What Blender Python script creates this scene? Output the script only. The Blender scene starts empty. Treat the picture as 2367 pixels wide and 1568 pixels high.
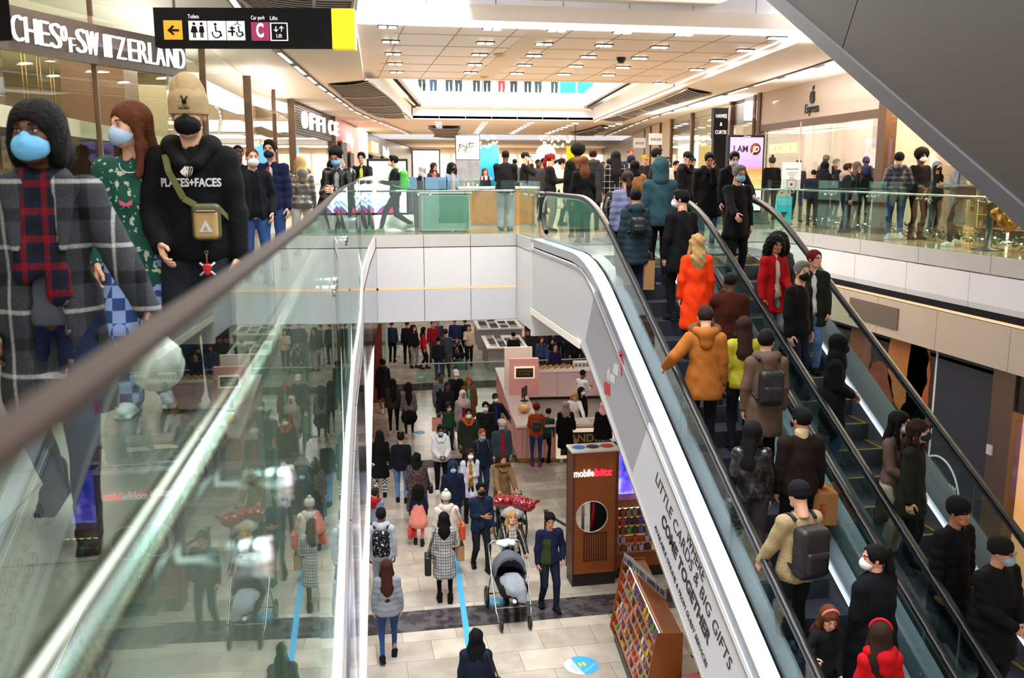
import bpy, bmesh, math, random
import numpy as np
from mathutils import Matrix, Vector, Euler

# ---------------------------------------------------------------- camera, world, lights, exposure
SC = bpy.context.scene
COL = SC.collection
W, HH = 2367.0, 1568.0
FPX, PITCH, YAW, EYE = 2150.0, math.atan(389/2150.0), math.radians(10.8), 1.35
cd = bpy.data.cameras.new('camera'); cam = bpy.data.objects.new('camera', cd); COL.objects.link(cam)
cd.sensor_fit = 'HORIZONTAL'; cd.sensor_width = 36.0; cd.lens = FPX/W*36.0
cd.clip_start = 0.02; cd.clip_end = 400
cam.location = (0, 0, EYE); cam.rotation_euler = (math.pi/2-PITCH, 0, -YAW)
cd.dof.use_dof = True; cd.dof.focus_distance = 15.0; cd.dof.aperture_fstop = 4.0
SC.camera = cam
SC.view_settings.view_transform = 'Standard'; SC.view_settings.look = 'None'
SC.view_settings.gamma = 1.0; SC.view_settings.exposure = 0.9; SC.view_settings.use_curve_mapping = False
SC.cycles.transparent_max_bounces = 28; SC.cycles.max_bounces = 7; SC.cycles.diffuse_bounces = 4
SC.cycles.glossy_bounces = 4; SC.cycles.sample_clamp_indirect = 6.0; SC.cycles.caustics_reflective = False; SC.cycles.caustics_refractive = False
try: SC.cycles.use_denoising = True
except Exception: pass
wd = bpy.data.worlds.new('world'); SC.world = wd; wd.use_nodes = True
bg = wd.node_tree.nodes['Background']; bg.inputs[0].default_value = (1.0, 0.97, 0.93, 1); bg.inputs[1].default_value = 0.95
def area(name, loc, size, power, col=(1, .95, .88), rot=(0, 0, 0), spread=180):
    l = bpy.data.lights.new(name, 'AREA'); l.shape = 'RECTANGLE'; l.size, l.size_y = size; l.energy = power; l.color = col
    l.spread = math.radians(spread)
    o = bpy.data.objects.new(name, l); o.location = loc; o.rotation_euler = rot; COL.objects.link(o); return o
area('skylight_near', (4.0, 7.5, 11.5), (9, 15), 4400, (0.93, .97, 1))
area('skylight_far', (6.8, 35, 11.5), (8, 16), 3200, (.95, .98, 1))
for i, (x, y, sx, sy, p) in enumerate([(4.5, 24.5, 7, 6, 650), (6, 33, 8, 7, 900), (8, 43, 9, 8, 900), (8.4, 25.5, 4, 6, 260)]):
    area('lower_hall_light', (x, y, -1.9), (sx, sy), p, (1, .93, .84))
area('shop_light_left', (-3.9, 18, 3.35), (2.2, 12), 130, (1, .9, .74))
area('shop_light_right', (13.5, 21.5, 3.3), (2.2, 8), 190, (1, .9, .78))
area('shop_light_gold', (12.9, 14.8, 3.3), (2.2, 6), 330, (1, .78, .5))
for x, y, sy, sx, p in ((-2.7, 13, 14, .5, 60), (11.2, 16, 14, .5, 55), (2.6, 15.6, .3, 4, 40), (6.8, 15.6, .3, 4, 40), (-1.6, 28, 12, .5, 50), (12.6, 32, 10, .5, 45)):
    area('ceiling_fill_light', (x, y, 2.95 if sx < 1 else 3.4), (sx, sy), p, (1, .95, .9), (math.pi, 0, 0))  # added fill lamps, out of view, aimed up to brighten the ceilings
area('lower_shop_light', (12.2, 10.9, -2.2), (2, 2.6), 90, (1, .8, .55))
area('walkway_light_left', (-1.9, 7, 3.5), (1.6, 11), 110, (1, .92, .82))
area('walkway_light_right', (10.9, 15, 3.5), (1.0, 14), 90, (1, .9, .78))
area('walkway_light_far', (6, 52, 3.65), (9, 13), 700, (1, .94, .86))
area('arcade_end_light', (8, 90, 3.6), (16, 8), 900, (1, .94, .86))
area('walkway_light_far', (10, 75, 3.7), (11, 20), 1500, (1, .94, .86))
area('walkway_light_side', (-.3, 30, 3.5), (1.4, 16), 130, (1, .92, .82))
area('walkway_light_side', (12.6, 34, 3.5), (1.4, 12), 120, (1, .92, .82))

# ---------------------------------------------------------------- helpers
_a = (math.cos(YAW), -math.sin(YAW), 0.0)
_f = (math.sin(YAW)*math.cos(PITCH), math.cos(YAW)*math.cos(PITCH), -math.sin(PITCH))
_u = (math.sin(YAW)*math.sin(PITCH), math.cos(YAW)*math.sin(PITCH), math.cos(PITCH))
TAN = math.tan(math.radians(28))
def ray(x, y):
    a = (x-1183.5)/FPX; b = -(y-784)/FPX
    return [_f[i]+a*_a[i]+b*_u[i] for i in range(3)]
def at(x, y, z=None, X=None, Y=None, d=None, c=None):
    """the place in the mall that a sight line reaches: at height z, at wall X, at cross-line Y, at distance d, or on an incline z=c+TAN*Y"""
    r = ray(x, y)
    if z is not None: s = (z-EYE)/r[2]
    elif X is not None: s = X/r[0]
    elif Y is not None: s = Y/r[1]
    elif d is not None: s = d/(r[0]*math.sin(YAW)+r[1]*math.cos(YAW))
    else: s = (c-EYE)/(r[2]-TAN*r[1])
    return Vector((s*r[0], s*r[1], EYE+s*r[2]))
_mats = {}
def hexc(h):
    if isinstance(h, str):
        h = h.lstrip('#'); v = [int(h[i:i+2], 16)/255 for i in (0, 2, 4)]
        return tuple(x/12.92 if x <= .04045 else ((x+.055)/1.055)**2.4 for x in v)
    return tuple(h)
def nodes_of(m): return m.node_tree.nodes, m.node_tree.links
def M(name, col='#808080', rough=.55, metal=0., emit=0., ecol=None, var=.08, nscale=6., bump=0., bscale=60., coat=0., sheen=0., alpha=1.):
    key = (name, str(col), rough, metal, emit, var, bump)
    if key in _mats: return _mats[key]
    m = bpy.data.materials.new(name); m.use_nodes = True; N, L = nodes_of(m); b = N['Principled BSDF']
    c = hexc(col)
    b.inputs['Roughness'].default_value = rough; b.inputs['Metallic'].default_value = metal
    b.inputs['Specular IOR Level'].default_value = .18 if rough > .65 else .5
    b.inputs['Coat Weight'].default_value = coat; b.inputs['Sheen Weight'].default_value = sheen
    tc = N.new('ShaderNodeTexCoord')
    nz = N.new('ShaderNodeTexNoise'); nz.inputs['Scale'].default_value = nscale; nz.inputs['Detail'].default_value = 4
    L.new(tc.outputs['Object'], nz.inputs['Vector'])
    mx = N.new('ShaderNodeMix'); mx.data_type = 'RGBA'
    mx.inputs['A'].default_value = tuple(max(0, v*(1-var)) for v in c)+(1,); mx.inputs['B'].default_value = tuple(min(1, v*(1+var)) for v in c)+(1,)
    L.new(nz.outputs['Fac'], mx.inputs['Factor']); L.new(mx.outputs['Result'], b.inputs['Base Color'])
    if emit:
        b.inputs['Emission Color'].default_value = tuple(hexc(ecol or col))+(1,); b.inputs['Emission Strength'].default_value = emit
    if bump:
        n2 = N.new('ShaderNodeTexNoise'); n2.inputs['Scale'].default_value = bscale; n2.inputs['Detail'].default_value = 3
        L.new(tc.outputs['Object'], n2.inputs['Vector'])
        bp = N.new('ShaderNodeBump'); bp.inputs['Strength'].default_value = bump; bp.inputs['Distance'].default_value = .02
        L.new(n2.outputs['Fac'], bp.inputs['Height']); L.new(bp.outputs['Normal'], b.inputs['Normal'])
    _mats[key] = m; return m
def math_node(N, L, op, a, b=None):
    n = N.new('ShaderNodeMath'); n.operation = op
    for i, v in enumerate((a, b)):
        if v is None: continue
        if hasattr(v, 'is_output'): L.new(v, n.inputs[i])
        else: n.inputs[i].default_value = v
    return n.outputs[0]
def glass_mat(name, tint=(.86, .95, .92), ior=1.5, rough=0.0):
    if name in _mats: return _mats[name]
    m = bpy.data.materials.new(name); m.use_nodes = True; N, L = nodes_of(m); N.clear()
    out = N.new('ShaderNodeOutputMaterial'); mix = N.new('ShaderNodeMixShader'); tr = N.new('ShaderNodeBsdfTransparent'); gl = N.new('ShaderNodeBsdfGlossy')
    tr.inputs[0].default_value = tint+(1,); gl.inputs['Roughness'].default_value = rough; gl.inputs[0].default_value = (.72, .78, .76, 1) if name == 'near_glass' else (.93, .97, .96, 1)
    geo = N.new('ShaderNodeNewGeometry'); fr = N.new('ShaderNodeFresnel')
    i = math_node(N, L, 'MULTIPLY', geo.outputs['Backfacing'], 1/ior-ior); i = math_node(N, L, 'ADD', i, ior); L.new(i, fr.inputs['IOR'])
    L.new(fr.outputs[0], mix.inputs[0]); L.new(tr.outputs[0], mix.inputs[1]); L.new(gl.outputs[0], mix.inputs[2]); L.new(mix.outputs[0], out.inputs[0])
    _mats[name] = m; return m
def pattern_mat(name, fn, rough=.7, metal=0., bump=0):
    """fn(N, L, texcoord) -> colour socket"""
    if name in _mats: return _mats[name]
    m = bpy.data.materials.new(name); m.use_nodes = True; N, L = nodes_of(m); b = N['Principled BSDF']
    b.inputs['Roughness'].default_value = rough; b.inputs['Metallic'].default_value = metal; b.inputs['Specular IOR Level'].default_value = .18 if rough > .65 else .5
    tc = N.new('ShaderNodeTexCoord'); L.new(fn(N, L, tc), b.inputs['Base Color']); _mats[name] = m; return m
def ramp(N, L, fac, stops, const=False):
    r = N.new('ShaderNodeValToRGB'); L.new(fac, r.inputs[0]); e = r.color_ramp
    if const: e.interpolation = 'CONSTANT'
    while len(e.elements) < len(stops): e.elements.new(.5)
    for k, (p, c) in zip(e.elements, stops): k.position = p; k.color = tuple(hexc(c))+(1,)
    return r.outputs[0]
def plaid(base, lines, dark, scale=1., rough=.85, lw=.06):
    def fn(N, L, tc):
        sep = N.new('ShaderNodeSeparateXYZ'); L.new(tc.outputs['Object'], sep.inputs[0])
        outs = []
        for ax, sc in ((0, 9*scale), (2, 7*scale)):
            v = math_node(N, L, 'MULTIPLY', sep.outputs[ax], sc); v = math_node(N, L, 'ADD', v, 50.3); v = math_node(N, L, 'FRACT', v); outs.append(v)
        c1 = ramp(N, L, outs[0], [(0, lines), (lw, base), (.42, dark), (.62, base), (1-lw, lines)], True)
        c2 = ramp(N, L, outs[1], [(0, lines), (lw, base), (.4, dark), (.6, base), (1-lw, lines)], True)
        mx = N.new('ShaderNodeMix'); mx.data_type = 'RGBA'; mx.inputs[0].default_value = .5
        L.new(c1, mx.inputs['A']); L.new(c2, mx.inputs['B'])
        nz = N.new('ShaderNodeTexNoise'); nz.inputs['Scale'].default_value = 120; L.new(tc.outputs['Object'], nz.inputs['Vector'])
        m2 = N.new('ShaderNodeMix'); m2.data_type = 'RGBA'; m2.blend_type = 'MULTIPLY'; m2.inputs[0].default_value = .5
        L.new(mx.outputs['Result'], m2.inputs['A']); L.new(ramp(N, L, nz.outputs['Fac'], [(.3, '#777777'), (.65, '#ffffff')]), m2.inputs['B'])
        return m2.outputs['Result']
    return pattern_mat('plaid'+str(base)+str(lines)+str(dark)+str(scale)+str(lw), fn, rough)
def checks(c1, c2, scale):
    def fn(N, L, tc):
        k = N.new('ShaderNodeTexChecker'); k.inputs['Scale'].default_value = scale; k.inputs[1].default_value = hexc(c1)+(1,); k.inputs[2].default_value = hexc(c2)+(1,)
        L.new(tc.outputs['Object'], k.inputs['Vector']); return k.outputs[0]
    return pattern_mat('checks'+c1+c2+str(scale), fn, .8)
def speckle(c1, c2, scale, lo=.5, hi=.56, rough=.8):
    def fn(N, L, tc):
        k = N.new('ShaderNodeTexNoise'); k.inputs['Scale'].default_value = scale; k.inputs['Detail'].default_value = 2
        L.new(tc.outputs['Object'], k.inputs['Vector']); return ramp(N, L, k.outputs['Fac'], [(lo, c1), (hi, c2)])
    return pattern_mat('speckle'+c1+c2+str(scale)+str(lo), fn, rough)

def tag(o, label=None, cat=None, group=None, kind=None):
    if label: o['label'] = label
    if cat: o['category'] = cat
    if group: o['group'] = group
    if kind: o['kind'] = kind
    return o
def empty(name, loc=(0, 0, 0), rz=0., label=None, cat=None, group=None):
    o = bpy.data.objects.new(name, None); o.empty_display_size = .1; COL.objects.link(o); o.location = loc; o.rotation_euler = (0, 0, rz)
    return tag(o, label, cat, group)
def link(name, me, mats, parent=None, smooth=False, loc=None, rot=None):
    o = bpy.data.objects.new(name, me); COL.objects.link(o)
    for m in (mats if isinstance(mats, (list, tuple)) else [mats]): me.materials.append(m)
    if smooth:
        me.polygons.foreach_set('use_smooth', [True]*len(me.polygons))
    if parent: o.parent = parent
    if loc is not None: o.location = loc
    if rot is not None: o.rotation_euler = rot
    return o
def copy_tree(o, parent=None):
    c = o.copy(); COL.objects.link(c); c.parent = parent
    for ch in list(o.children): copy_tree(ch, c)
    return c
class B:
    """collects shapes that become one mesh"""
    def __init__(s): s.bm = bmesh.new(); s.mi = 0
    def _new(s, vs, fs):
        v = [s.bm.verts.new(p) for p in vs]
        for f in fs:
            try: k = s.bm.faces.new([v[i] for i in f]); k.material_index = s.mi
            except ValueError: pass
        return s
    def box(s, a, b, mat=None, bev=0):
        (x0, y0, z0), (x1, y1, z1) = a, b
        x0, x1 = min(x0, x1), max(x0, x1); y0, y1 = min(y0, y1), max(y0, y1); z0, z1 = min(z0, z1), max(z0, z1)
        vs = [(x, y, z) for z in (z0, z1) for x, y in ((x0, y0), (x1, y0), (x1, y1), (x0, y1))]
        if bev:
            t = bmesh.new(); tv = [t.verts.new(p) for p in vs]
            for f in ((3, 2, 1, 0), (4, 5, 6, 7), (0, 1, 5, 4), (1, 2, 6, 5), (2, 3, 7, 6), (3, 0, 4, 7)): t.faces.new([tv[i] for i in f])
            bmesh.ops.bevel(t, geom=list(t.edges), offset=bev, segments=2, affect='EDGES', profile=.5)
            t.verts.index_update(); vs2 = [v.co.copy() for v in t.verts]; fs = [[v.index for v in f.verts] for f in t.faces]; t.free()
            if mat is not None: vs2 = [mat@v for v in vs2]
            return s._new(vs2, fs)
        if mat is not None: vs = [mat@Vector(p) for p in vs]
        return s._new(vs, ((3, 2, 1, 0), (4, 5, 6, 7), (0, 1, 5, 4), (1, 2, 6, 5), (2, 3, 7, 6), (3, 0, 4, 7)))
    def prism(s, pts, lo, hi, axis='z'):
        """a closed outline pushed from lo to hi along an axis; outline in the other two axes"""
        f = {'z': lambda p, t: (p[0], p[1], t), 'x': lambda p, t: (t, p[0], p[1]), 'y': lambda p, t: (p[0], t, p[1])}[axis]
        n = len(pts); vs = [f(p, lo) for p in pts]+[f(p, hi) for p in pts]
        return s._new(vs, [list(range(n))[::-1], list(range(n, 2*n))]+[[i, (i+1) % n, (i+1) % n+n, i+n] for i in range(n)])
    def tube(s, pts, r, n=10, caps=True, closed=False):
        pts = [Vector(p) for p in pts]; rr = r if isinstance(r, (list, tuple)) else [r]*len(pts); rings = []
        prev = None
        for i, p in enumerate(pts):
            t = (pts[min(i+1, len(pts)-1)]-pts[max(i-1, 0)]).normalized() if not closed else (pts[(i+1) % len(pts)]-pts[i-1]).normalized()
            if prev is None:
                u = t.cross(Vector((0, 0, 1)));
                if u.length < .1: u = t.cross(Vector((1, 0, 0)))
            else: u = prev-t*prev.dot(t)
            u.normalize(); prev = u; w = t.cross(u)
            rings.append([s.bm.verts.new(p+(u*math.cos(2*math.pi*k/n)+w*math.sin(2*math.pi*k/n))*rr[i]) for k in range(n)])
        m = len(rings)
        for i in range(m if closed else m-1):
            a, b = rings[i], rings[(i+1) % m]
            for k in range(n):
                f = s.bm.faces.new((a[k], a[(k+1) % n], b[(k+1) % n], b[k])); f.material_index = s.mi; f.smooth = True
        if caps and not closed:
            for q in (rings[0][::-1], rings[-1]):
                f = s.bm.faces.new(q); f.material_index = s.mi
        return s
    def lathe(s, prof, c=(0, 0, 0), n=24, mat=None, sx=1, sy=1):
        rings = []
        for r, z in prof:
            ring = []
            for k in range(n):
                p = Vector((c[0]+r*sx*math.cos(2*math.pi*k/n), c[1]+r*sy*math.sin(2*math.pi*k/n), c[2]+z))
                ring.append(s.bm.verts.new(mat@p if mat is not None else p))
            rings.append(ring)
        for a, b in zip(rings, rings[1:]):
            for k in range(n):
                f = s.bm.faces.new((a[k], a[(k+1) % n], b[(k+1) % n], b[k])); f.material_index = s.mi; f.smooth = True
        for q in (rings[0][::-1], rings[-1]):
            try: f = s.bm.faces.new(q); f.material_index = s.mi
            except ValueError: pass
        return s
    def quad(s, *p): return s._new(p, (list(range(len(p))),))
    def mesh(s, name):
        me = bpy.data.meshes.new(name); bmesh.ops.recalc_face_normals(s.bm, faces=s.bm.faces); s.bm.to_mesh(me); s.bm.free(); return me
    def build(s, name, mats, parent=None, smooth=False, loc=None, rot=None): return link(name, s.mesh(name), mats, parent, smooth, loc, rot)
def struct(name, b, mats, parent=None, smooth=False):
    o = b.build(name, mats, parent, smooth)
    if parent is None: o['kind'] = 'structure'
    return o
def wallpoly(pts, z0, z1, t=.1):
    """a wall of thickness t (to the left of the path) following a path on the floor"""
    b = B(); n = len(pts); off = []
    for i in range(n):
        a = Vector(pts[max(i-1, 0)]); c = Vector(pts[min(i+1, n-1)]); d = (c-a).normalized(); off.append(Vector(pts[i])+Vector((-d.y, d.x))*t)
    out = [tuple(p) for p in pts]+[tuple(p) for p in off[::-1]]
    vs = []
    for i in range(n-1):
        q = [Vector(pts[i]), Vector(pts[i+1]), off[i+1], off[i]]
        b.prism([(v.x, v.y) for v in q], z0, z1)
    return b
def frame(o, r, u):
    """matrix with origin o, x along r, y along u"""
    r = Vector(r).normalized(); u = Vector(u); u = (u-r*u.dot(r)).normalized(); n = r.cross(u)
    return Matrix(((r.x, u.x, n.x, o[0]), (r.y, u.y, n.y, o[1]), (r.z, u.z, n.z, o[2]), (0, 0, 0, 1)))
def letters(txt, mw, size, mat, parent=None, name='lettering', depth=.004, width=None, bold=0., shear=0., spacing=1., align='LEFT', line=1.):
    c = bpy.data.curves.new(name, 'FONT'); c.body = txt; c.size = size; c.extrude = depth; c.offset = bold; c.shear = shear; c.space_character = spacing; c.align_x = align; c.space_line = line; c.resolution_u = 3
    o = bpy.data.objects.new('tmp', c); COL.objects.link(o)
    dg = bpy.context.evaluated_depsgraph_get(); dg.update(); me = bpy.data.meshes.new_from_object(o.evaluated_get(dg))
    bpy.data.objects.remove(o); bpy.data.curves.remove(c)
    n = len(me.vertices); co = np.empty(n*3); me.vertices.foreach_get('co', co); co = co.reshape(-1, 3)
    if n and width:
        w = co[:, 0].max()-co[:, 0].min(); s = width/w; co[:, 0] *= s
    A = np.array(mw); co = co@A[:3, :3].T+A[:3, 3]
    me.vertices.foreach_set('co', co.ravel()); me.materials.clear(); me.update()
    return link(name, me, mat, parent)
# ---------------------------------------------------------------- materials of the building
white = M('white_panel', '#dcdce2', .35, var=.02); white2 = M('cool_white_panel', '#c9ccd4', .4, var=.02)
cream = M('cream_plaster', '#f6ede4', .6, var=.02); cream2 = M('cream_soffit', '#f0e4da', .45, var=.02)
beigep = M('beige_panel', '#b8a898', .5, var=.03); steel = M('brushed_steel', '#d4d3d4', .32, .5, var=.08, nscale=3)
chrome = M('polished_steel', '#d8dade', .12, 1.); bronze = M('bronze_frame', '#6f5746', .35, .8); black = M('black_paint', '#0c0c0e', .4)
blackr = M('black_rubber', '#050506', .42); dark = M('dark_gap', '#15151a', .8); warm = M('warm_cove_light', '#e6b98c', .5, emit=.7)
lampw = M('lamp_white', '#ffffff', .5, emit=9.0, ecol='#fff3e0'); lit = M('lit_white', '#ffffff', .5, emit=.5, ecol='#fffaf4')
glass = glass_mat('clear_glass'); glassf = glass_mat('shop_glass', (.93, .96, .94), 1.3); glassd = glass_mat('balustrade_glass', (.80, .92, .89))
edge_m = M('glass_edge', '#7fae9f', .2); wood = M('walnut_wood', '#8a4716', .4, var=.35, nscale=3, coat=.2); oak = M('oak_wood', '#a87748', .45, var=.25, nscale=4)
pink = M('pink_panel', '#dc9a92', .5); pinkl = M('pink_cupboard', '#e3c6c6', .5); wtop = M('white_counter', '#f3e9e2', .25); gold = M('gold_metal', '#c49a4a', .3, .9)
def tiles(name, c1, c2, mortar, w, h, rough, off=.5, warmvar=None):
    def fn(N, L, tc):
        mp = N.new('ShaderNodeMapping'); L.new(tc.outputs['Object'], mp.inputs[0]); mp.inputs['Rotation'].default_value = (0, 0, 0)
        k = N.new('ShaderNodeTexBrick'); k.inputs['Scale'].default_value = 1; k.inputs['Brick Width'].default_value = w; k.inputs['Row Height'].default_value = h
        k.inputs['Mortar Size'].default_value = .004; k.inputs['Color1'].default_value = hexc(c1)+(1,); k.inputs['Color2'].default_value = hexc(c2)+(1,); k.inputs['Mortar'].default_value = hexc(mortar)+(1,)
        k.offset = off; L.new(mp.outputs[0], k.inputs['Vector'])
        nz = N.new('ShaderNodeTexNoise'); nz.inputs['Scale'].default_value = 2.2; nz.inputs['Detail'].default_value = 8; L.new(tc.outputs['Object'], nz.inputs['Vector'])
        m2 = N.new('ShaderNodeMix'); m2.data_type = 'RGBA'; m2.blend_type = 'MULTIPLY'; m2.inputs[0].default_value = .55
        L.new(k.outputs['Color'], m2.inputs['A']); L.new(ramp(N, L, nz.outputs['Fac'], [(.35, '#c9c4bd'), (.62, '#ffffff')]), m2.inputs['B']); return m2.outputs['Result']
    return pattern_mat(name, fn, rough)
floor_low = tiles('limestone_tiles', '#cfc4b6', '#a89f96', '#7a7269', .9, .62, .18)
floor_up = tiles('upper_stone_tiles', '#b8a083', '#98836a', '#5c4f42', 1.2, .6, .12)
floor_left = tiles('grey_stone_slabs', '#6f6e66', '#5d5c55', '#26261f', 1.3, 1.1, .28)
marble = speckle('#353236', '#565156', 5, .45, .6, .15)

# ---------------------------------------------------------------- floors and ceilings
GP = [(-.17, -1.2), (-.125, .38), (-.105, .75), (-.058, 1.75), (-.035, 2.5), (.01, 4.2), (.09, 6.4), (.2, 8.5), (.35, 12.7), (.58, 16.4), (.84, 19.85)]   # foot of the left balustrade
b = B(); b.prism([(-9, -2), GP[0], *GP[1:], (.84, 19.8), (.84, 21), (-9, 21)], -.33, 0); struct('floor', b, floor_left)
b = B(); b.prism([(-9, 21), (.84, 21), (.84, 19.8), (3.9, 19.8), (3.9, 17.7), (7.05, 17.7), (7.05, 20.1), (10.2, 20.1), (10.2, -2), (20, -2), (34, 100), (-9, 100)], -.33, 0)
b.box((4.1, 13.9, -.33), (5.15, 17.7, 0)); b.box((5.65, 13.9, -.33), (6.7, 17.7, 0)); struct('floor', b, floor_up)
b = B(); b.prism([(-12, -6), (26, -6), (34, 75), (-12, 75)], -6.6, -6.3); struct('floor', b, floor_low)
for y0, y1 in ((14.6, 15.35), (23.35, 24.0), (32.1, 33.2), (41, 42)):
    b = B(); b.box((-3, y0, -6.3), (14, y1, -6.297)); struct('trim_1', b, marble)
# lower hall ceiling = underside of the bridge and galleries
b = B(); b.prism([(-9, 19.9), (10.4, 20.2), (10.4, -2), (20, -2), (34, 75), (-9, 75)], -1.9, -1.84); struct('ceiling', b, white)
b = B(); b.prism([(-9, -2), (-.25, -2), (.25, 8.5), (.8, 19.9), (-9, 19.9)], -1.9, -1.84); struct('ceiling', b, white)
# ceiling of this storey (z 3.6), openings left free
def skew(x, y): return x+(y-26)*.147 if y > 26 else x
C1 = (1.0, 26.2); b = B()
b.prism([(-10, -3), (.3, -3), (.44, 15.3), (.95, 26.2), (3.6, 44.1), (-10, 44.1)], 3.62, 3.75)          # left of the void
b.prism([(9.2, -3), (24, -3), (24, 44.1), (12.4, 44.1), (9.75, 26.2), (8.2, 15.3)], 3.62, 3.75)        # right of the void
struct('ceiling', b, cream)
b = B(); b.prism([(.44, 15.25), (8.2, 15.25), (9.75, 26.2), (.95, 26.2)], 3.8, 3.95); b.prism([(.44, 15.25), (8.2, 15.25), (8.2, 16.0), (.44, 16.0)], 3.7, 3.8); struct('ceiling', b, cream2)
b = B(); b.prism([(-10, 44.1), (24, 44.1), (24, 62), (-10, 62)], 3.7, 3.85); b.prism([(-10, 72), (30, 72), (34, 100), (-10, 100)], 3.7, 3.85); struct('ceiling', b, cream)
b = B()
for k in range(1, 7):   # seams between the ceiling boards
    y = 16.0+k*1.62; b.box((1.2, y, 3.794), (8.6, y+.012, 3.8))
for k in range(8):
    x0 = 1.3+k*.98; b.prism([(x0, 16), (x0+.012, 16), (x0+.14*k+.012, 26.1), (x0+.14*k, 26.1)], 3.794, 3.8)
struct('trim_2', b, M('ceiling_seam', '#a58f7b', .8))
b = B(); b.prism([(3.55, 16), (4.0, 16), (4.3, 26.1), (3.75, 26.1)], 3.788, 3.8); struct('trim_2', b, M('service_strip', '#efe2d2', .6))
# upper storey: the gallery over the near opening and the far cross-wall
def fascia(name, path, z0, z1, step, m, t=.05, gap=.012, roundb=False):
    b = B(); b.mi = 1
    for (a, c) in zip(path, path[1:]):
        a = Vector(a); c = Vector(c); d = (c-a); L_ = d.length; d.normalize(); nrm = Vector((-d.y, d.x)); n = max(1, round(L_/step))
        b.mi = 1; q = [a+nrm*t*.5, c+nrm*t*.5, c+nrm*t, a+nrm*t]; b.prism([tuple(v) for v in q], z0, z1)
        b.mi = 0
        for k in range(n):
            p = a+d*(L_*k/n+gap/2); r = a+d*(L_*(k+1)/n-gap/2); q = [p, r, r+nrm*t*.6, p+nrm*t*.6]
            if roundb:
                prof = [(0, z1), (0, z0+.22), (.03, z0+.1), (.1, z0+.02), (.22, z0), (.3, z0), (.3, z1)]
                vs = []
                for e in (p, r): vs += [(*(e+nrm*u), w) for u, w in prof]
                m_ = len(prof); b._new(vs, [list(range(m_)), list(range(m_, 2*m_))[::-1]]+[[i, (i+1) % m_, (i+1) % m_+m_, i+m_] for i in range(m_)])
            else: b.prism([tuple(v) for v in q], z0, z1)
    return struct(name, b, [m, dark])
fascia('trim_3', [(.44, 15.3), (8.2, 15.3)], 3.86, 4.9, 1.1, white)
fascia('trim_3', [(.44, 15.28), (8.2, 15.28)], 3.72, 3.82, 2.2, white)
b = B(); b.box((2.2, 14.0, 4.03), (6.3, 15.25, 4.2)); struct('trim_3', b, cream)
b = B(); b.box((0, 15.4, 4.9), (9, 26.2, 5.1)); b.box((0, 44.2, 4.7), (16, 60, 4.85)); struct('floor', b, cream)
fascia('trim_4', [(3.75, 44.1), (12.35, 44.1)], 3.74, 4.2, 1.15, white); fascia('trim_4', [(4.1, 43.9), (12.0, 43.9)], 4.26, 4.95, 1.15, white, t=.2)
b = B(); b.box((3.9, 44.0, 4.2), (12.2, 44.08, 4.25)); struct('trim_4', b, warm)
fascia('trim_4', [(.98, 26.25), (3.7, 44.1)], 3.74, 4.3, 3, cream); fascia('trim_4', [(1.5, 26.25), (4.2, 44.1)], 4.35, 5.0, 3, white, t=.3)
fascia('trim_4', [(9.72, 26.25), (12.35, 44.1)], 3.74, 4.3, 3, cream, t=-.05); fascia('trim_4', [(9.2, 26.25), (11.85, 44.1)], 4.35, 5.0, 3, white, t=-.3)
for s, x0, x1 in ((1, .5, 3.3), (1, 9.3, 12)):
    b = B(); d = .42 if x0 < 5 else 0; b.prism([(x0+d, 26.3), (x0+.08+d, 26.3), (x1+.5+.08, 44), (x1+.5, 44)], 4.3, 4.34); struct('trim_4', b, warm)
fascia('wall_back', [(-10, 96), (34, 96)], 0, 3.7, 4, M('far_shop_front', '#cdb9a2', .5, var=.3, nscale=.4))
b = B(); b.box((-10, 61.9, 3.7), (24, 62.1, 5.5)); b.box((-10, 71.9, 3.7), (26, 72.1, 7)); struct('trim_5', b, white)
b = B(); b.box((-10, 96.5, 0), (34, 97, 9)); b.box((-14, 97, -7), (40, 97.3, -1.84)); struct('wall_back', b, cream)
b = B(); b.box((-12, -6.2, -6.3), (26, -6, -1.8)); struct('wall_back', b, beigep)

# ---------------------------------------------------------------- bridge and gallery edges
E1 = [(.86, 19.77), (3.87, 19.77)]; E2 = [(3.87, 19.8), (3.87, 17.65)]; E3 = [(7.1, 20.07), (9.88, 20.07)]; E4 = [(9.88, 20.07), (10.12, 19.6), (10.17, 18.6), (10.17, -2)]
fascia('trim_6', E1, -.24, .02, 1.1, steel, t=.08); fascia('trim_6', E1, -1.1, -.26, 1.1, white); fascia('trim_6', E1, -1.84, -1.16, 1.1, white2, t=.2)
fascia('trim_6', E2, -.24, .02, 2.2, steel, t=.08); fascia('trim_6', E2, -1.84, -.26, 2.2, white)
b = B(); b.box((.9, 19.86, -1.16), (3.9, 19.95, -1.1)); struct('trim_6', b, warm)
fascia('trim_7', E3, -.26, .02, 1.4, steel, t=.08); fascia('trim_7', E3, -1.84, -.28, 1.4, white)
fascia('trim_7', E4, -.26, .02, 1.9, steel, t=.08); fascia('trim_7', E4, -.97, -.28, 1.75, white, roundb=True)
b = B(); b.box((10.26, -2, -1.03), (10.36, 19.6, -.985)); struct('trim_7', b, warm)
fascia('trim_7', [(10.17, 19.6), (10.17, -2)], -1.72, -1.03, 1.75, beigep, t=.06)
b = B(); b.box((10.15, 15.3, -1.55), (10.18, 16.95, -1.15)); struct('trim_7', b, M('speaker_cloth', '#6f6357', .9, bump=.4, bscale=300))
# left slab edge seen at a glancing angle beside the balustrade
fascia('trim_8', [(x+.02, y) for x, y in GP], -.24, 0, 1.3, steel, t=.06); fascia('trim_8', [(x+.03, y) for x, y in GP], -1.84, -.26, 1.3, M('polished_side_panel', '#666b78', .08, .9))

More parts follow.
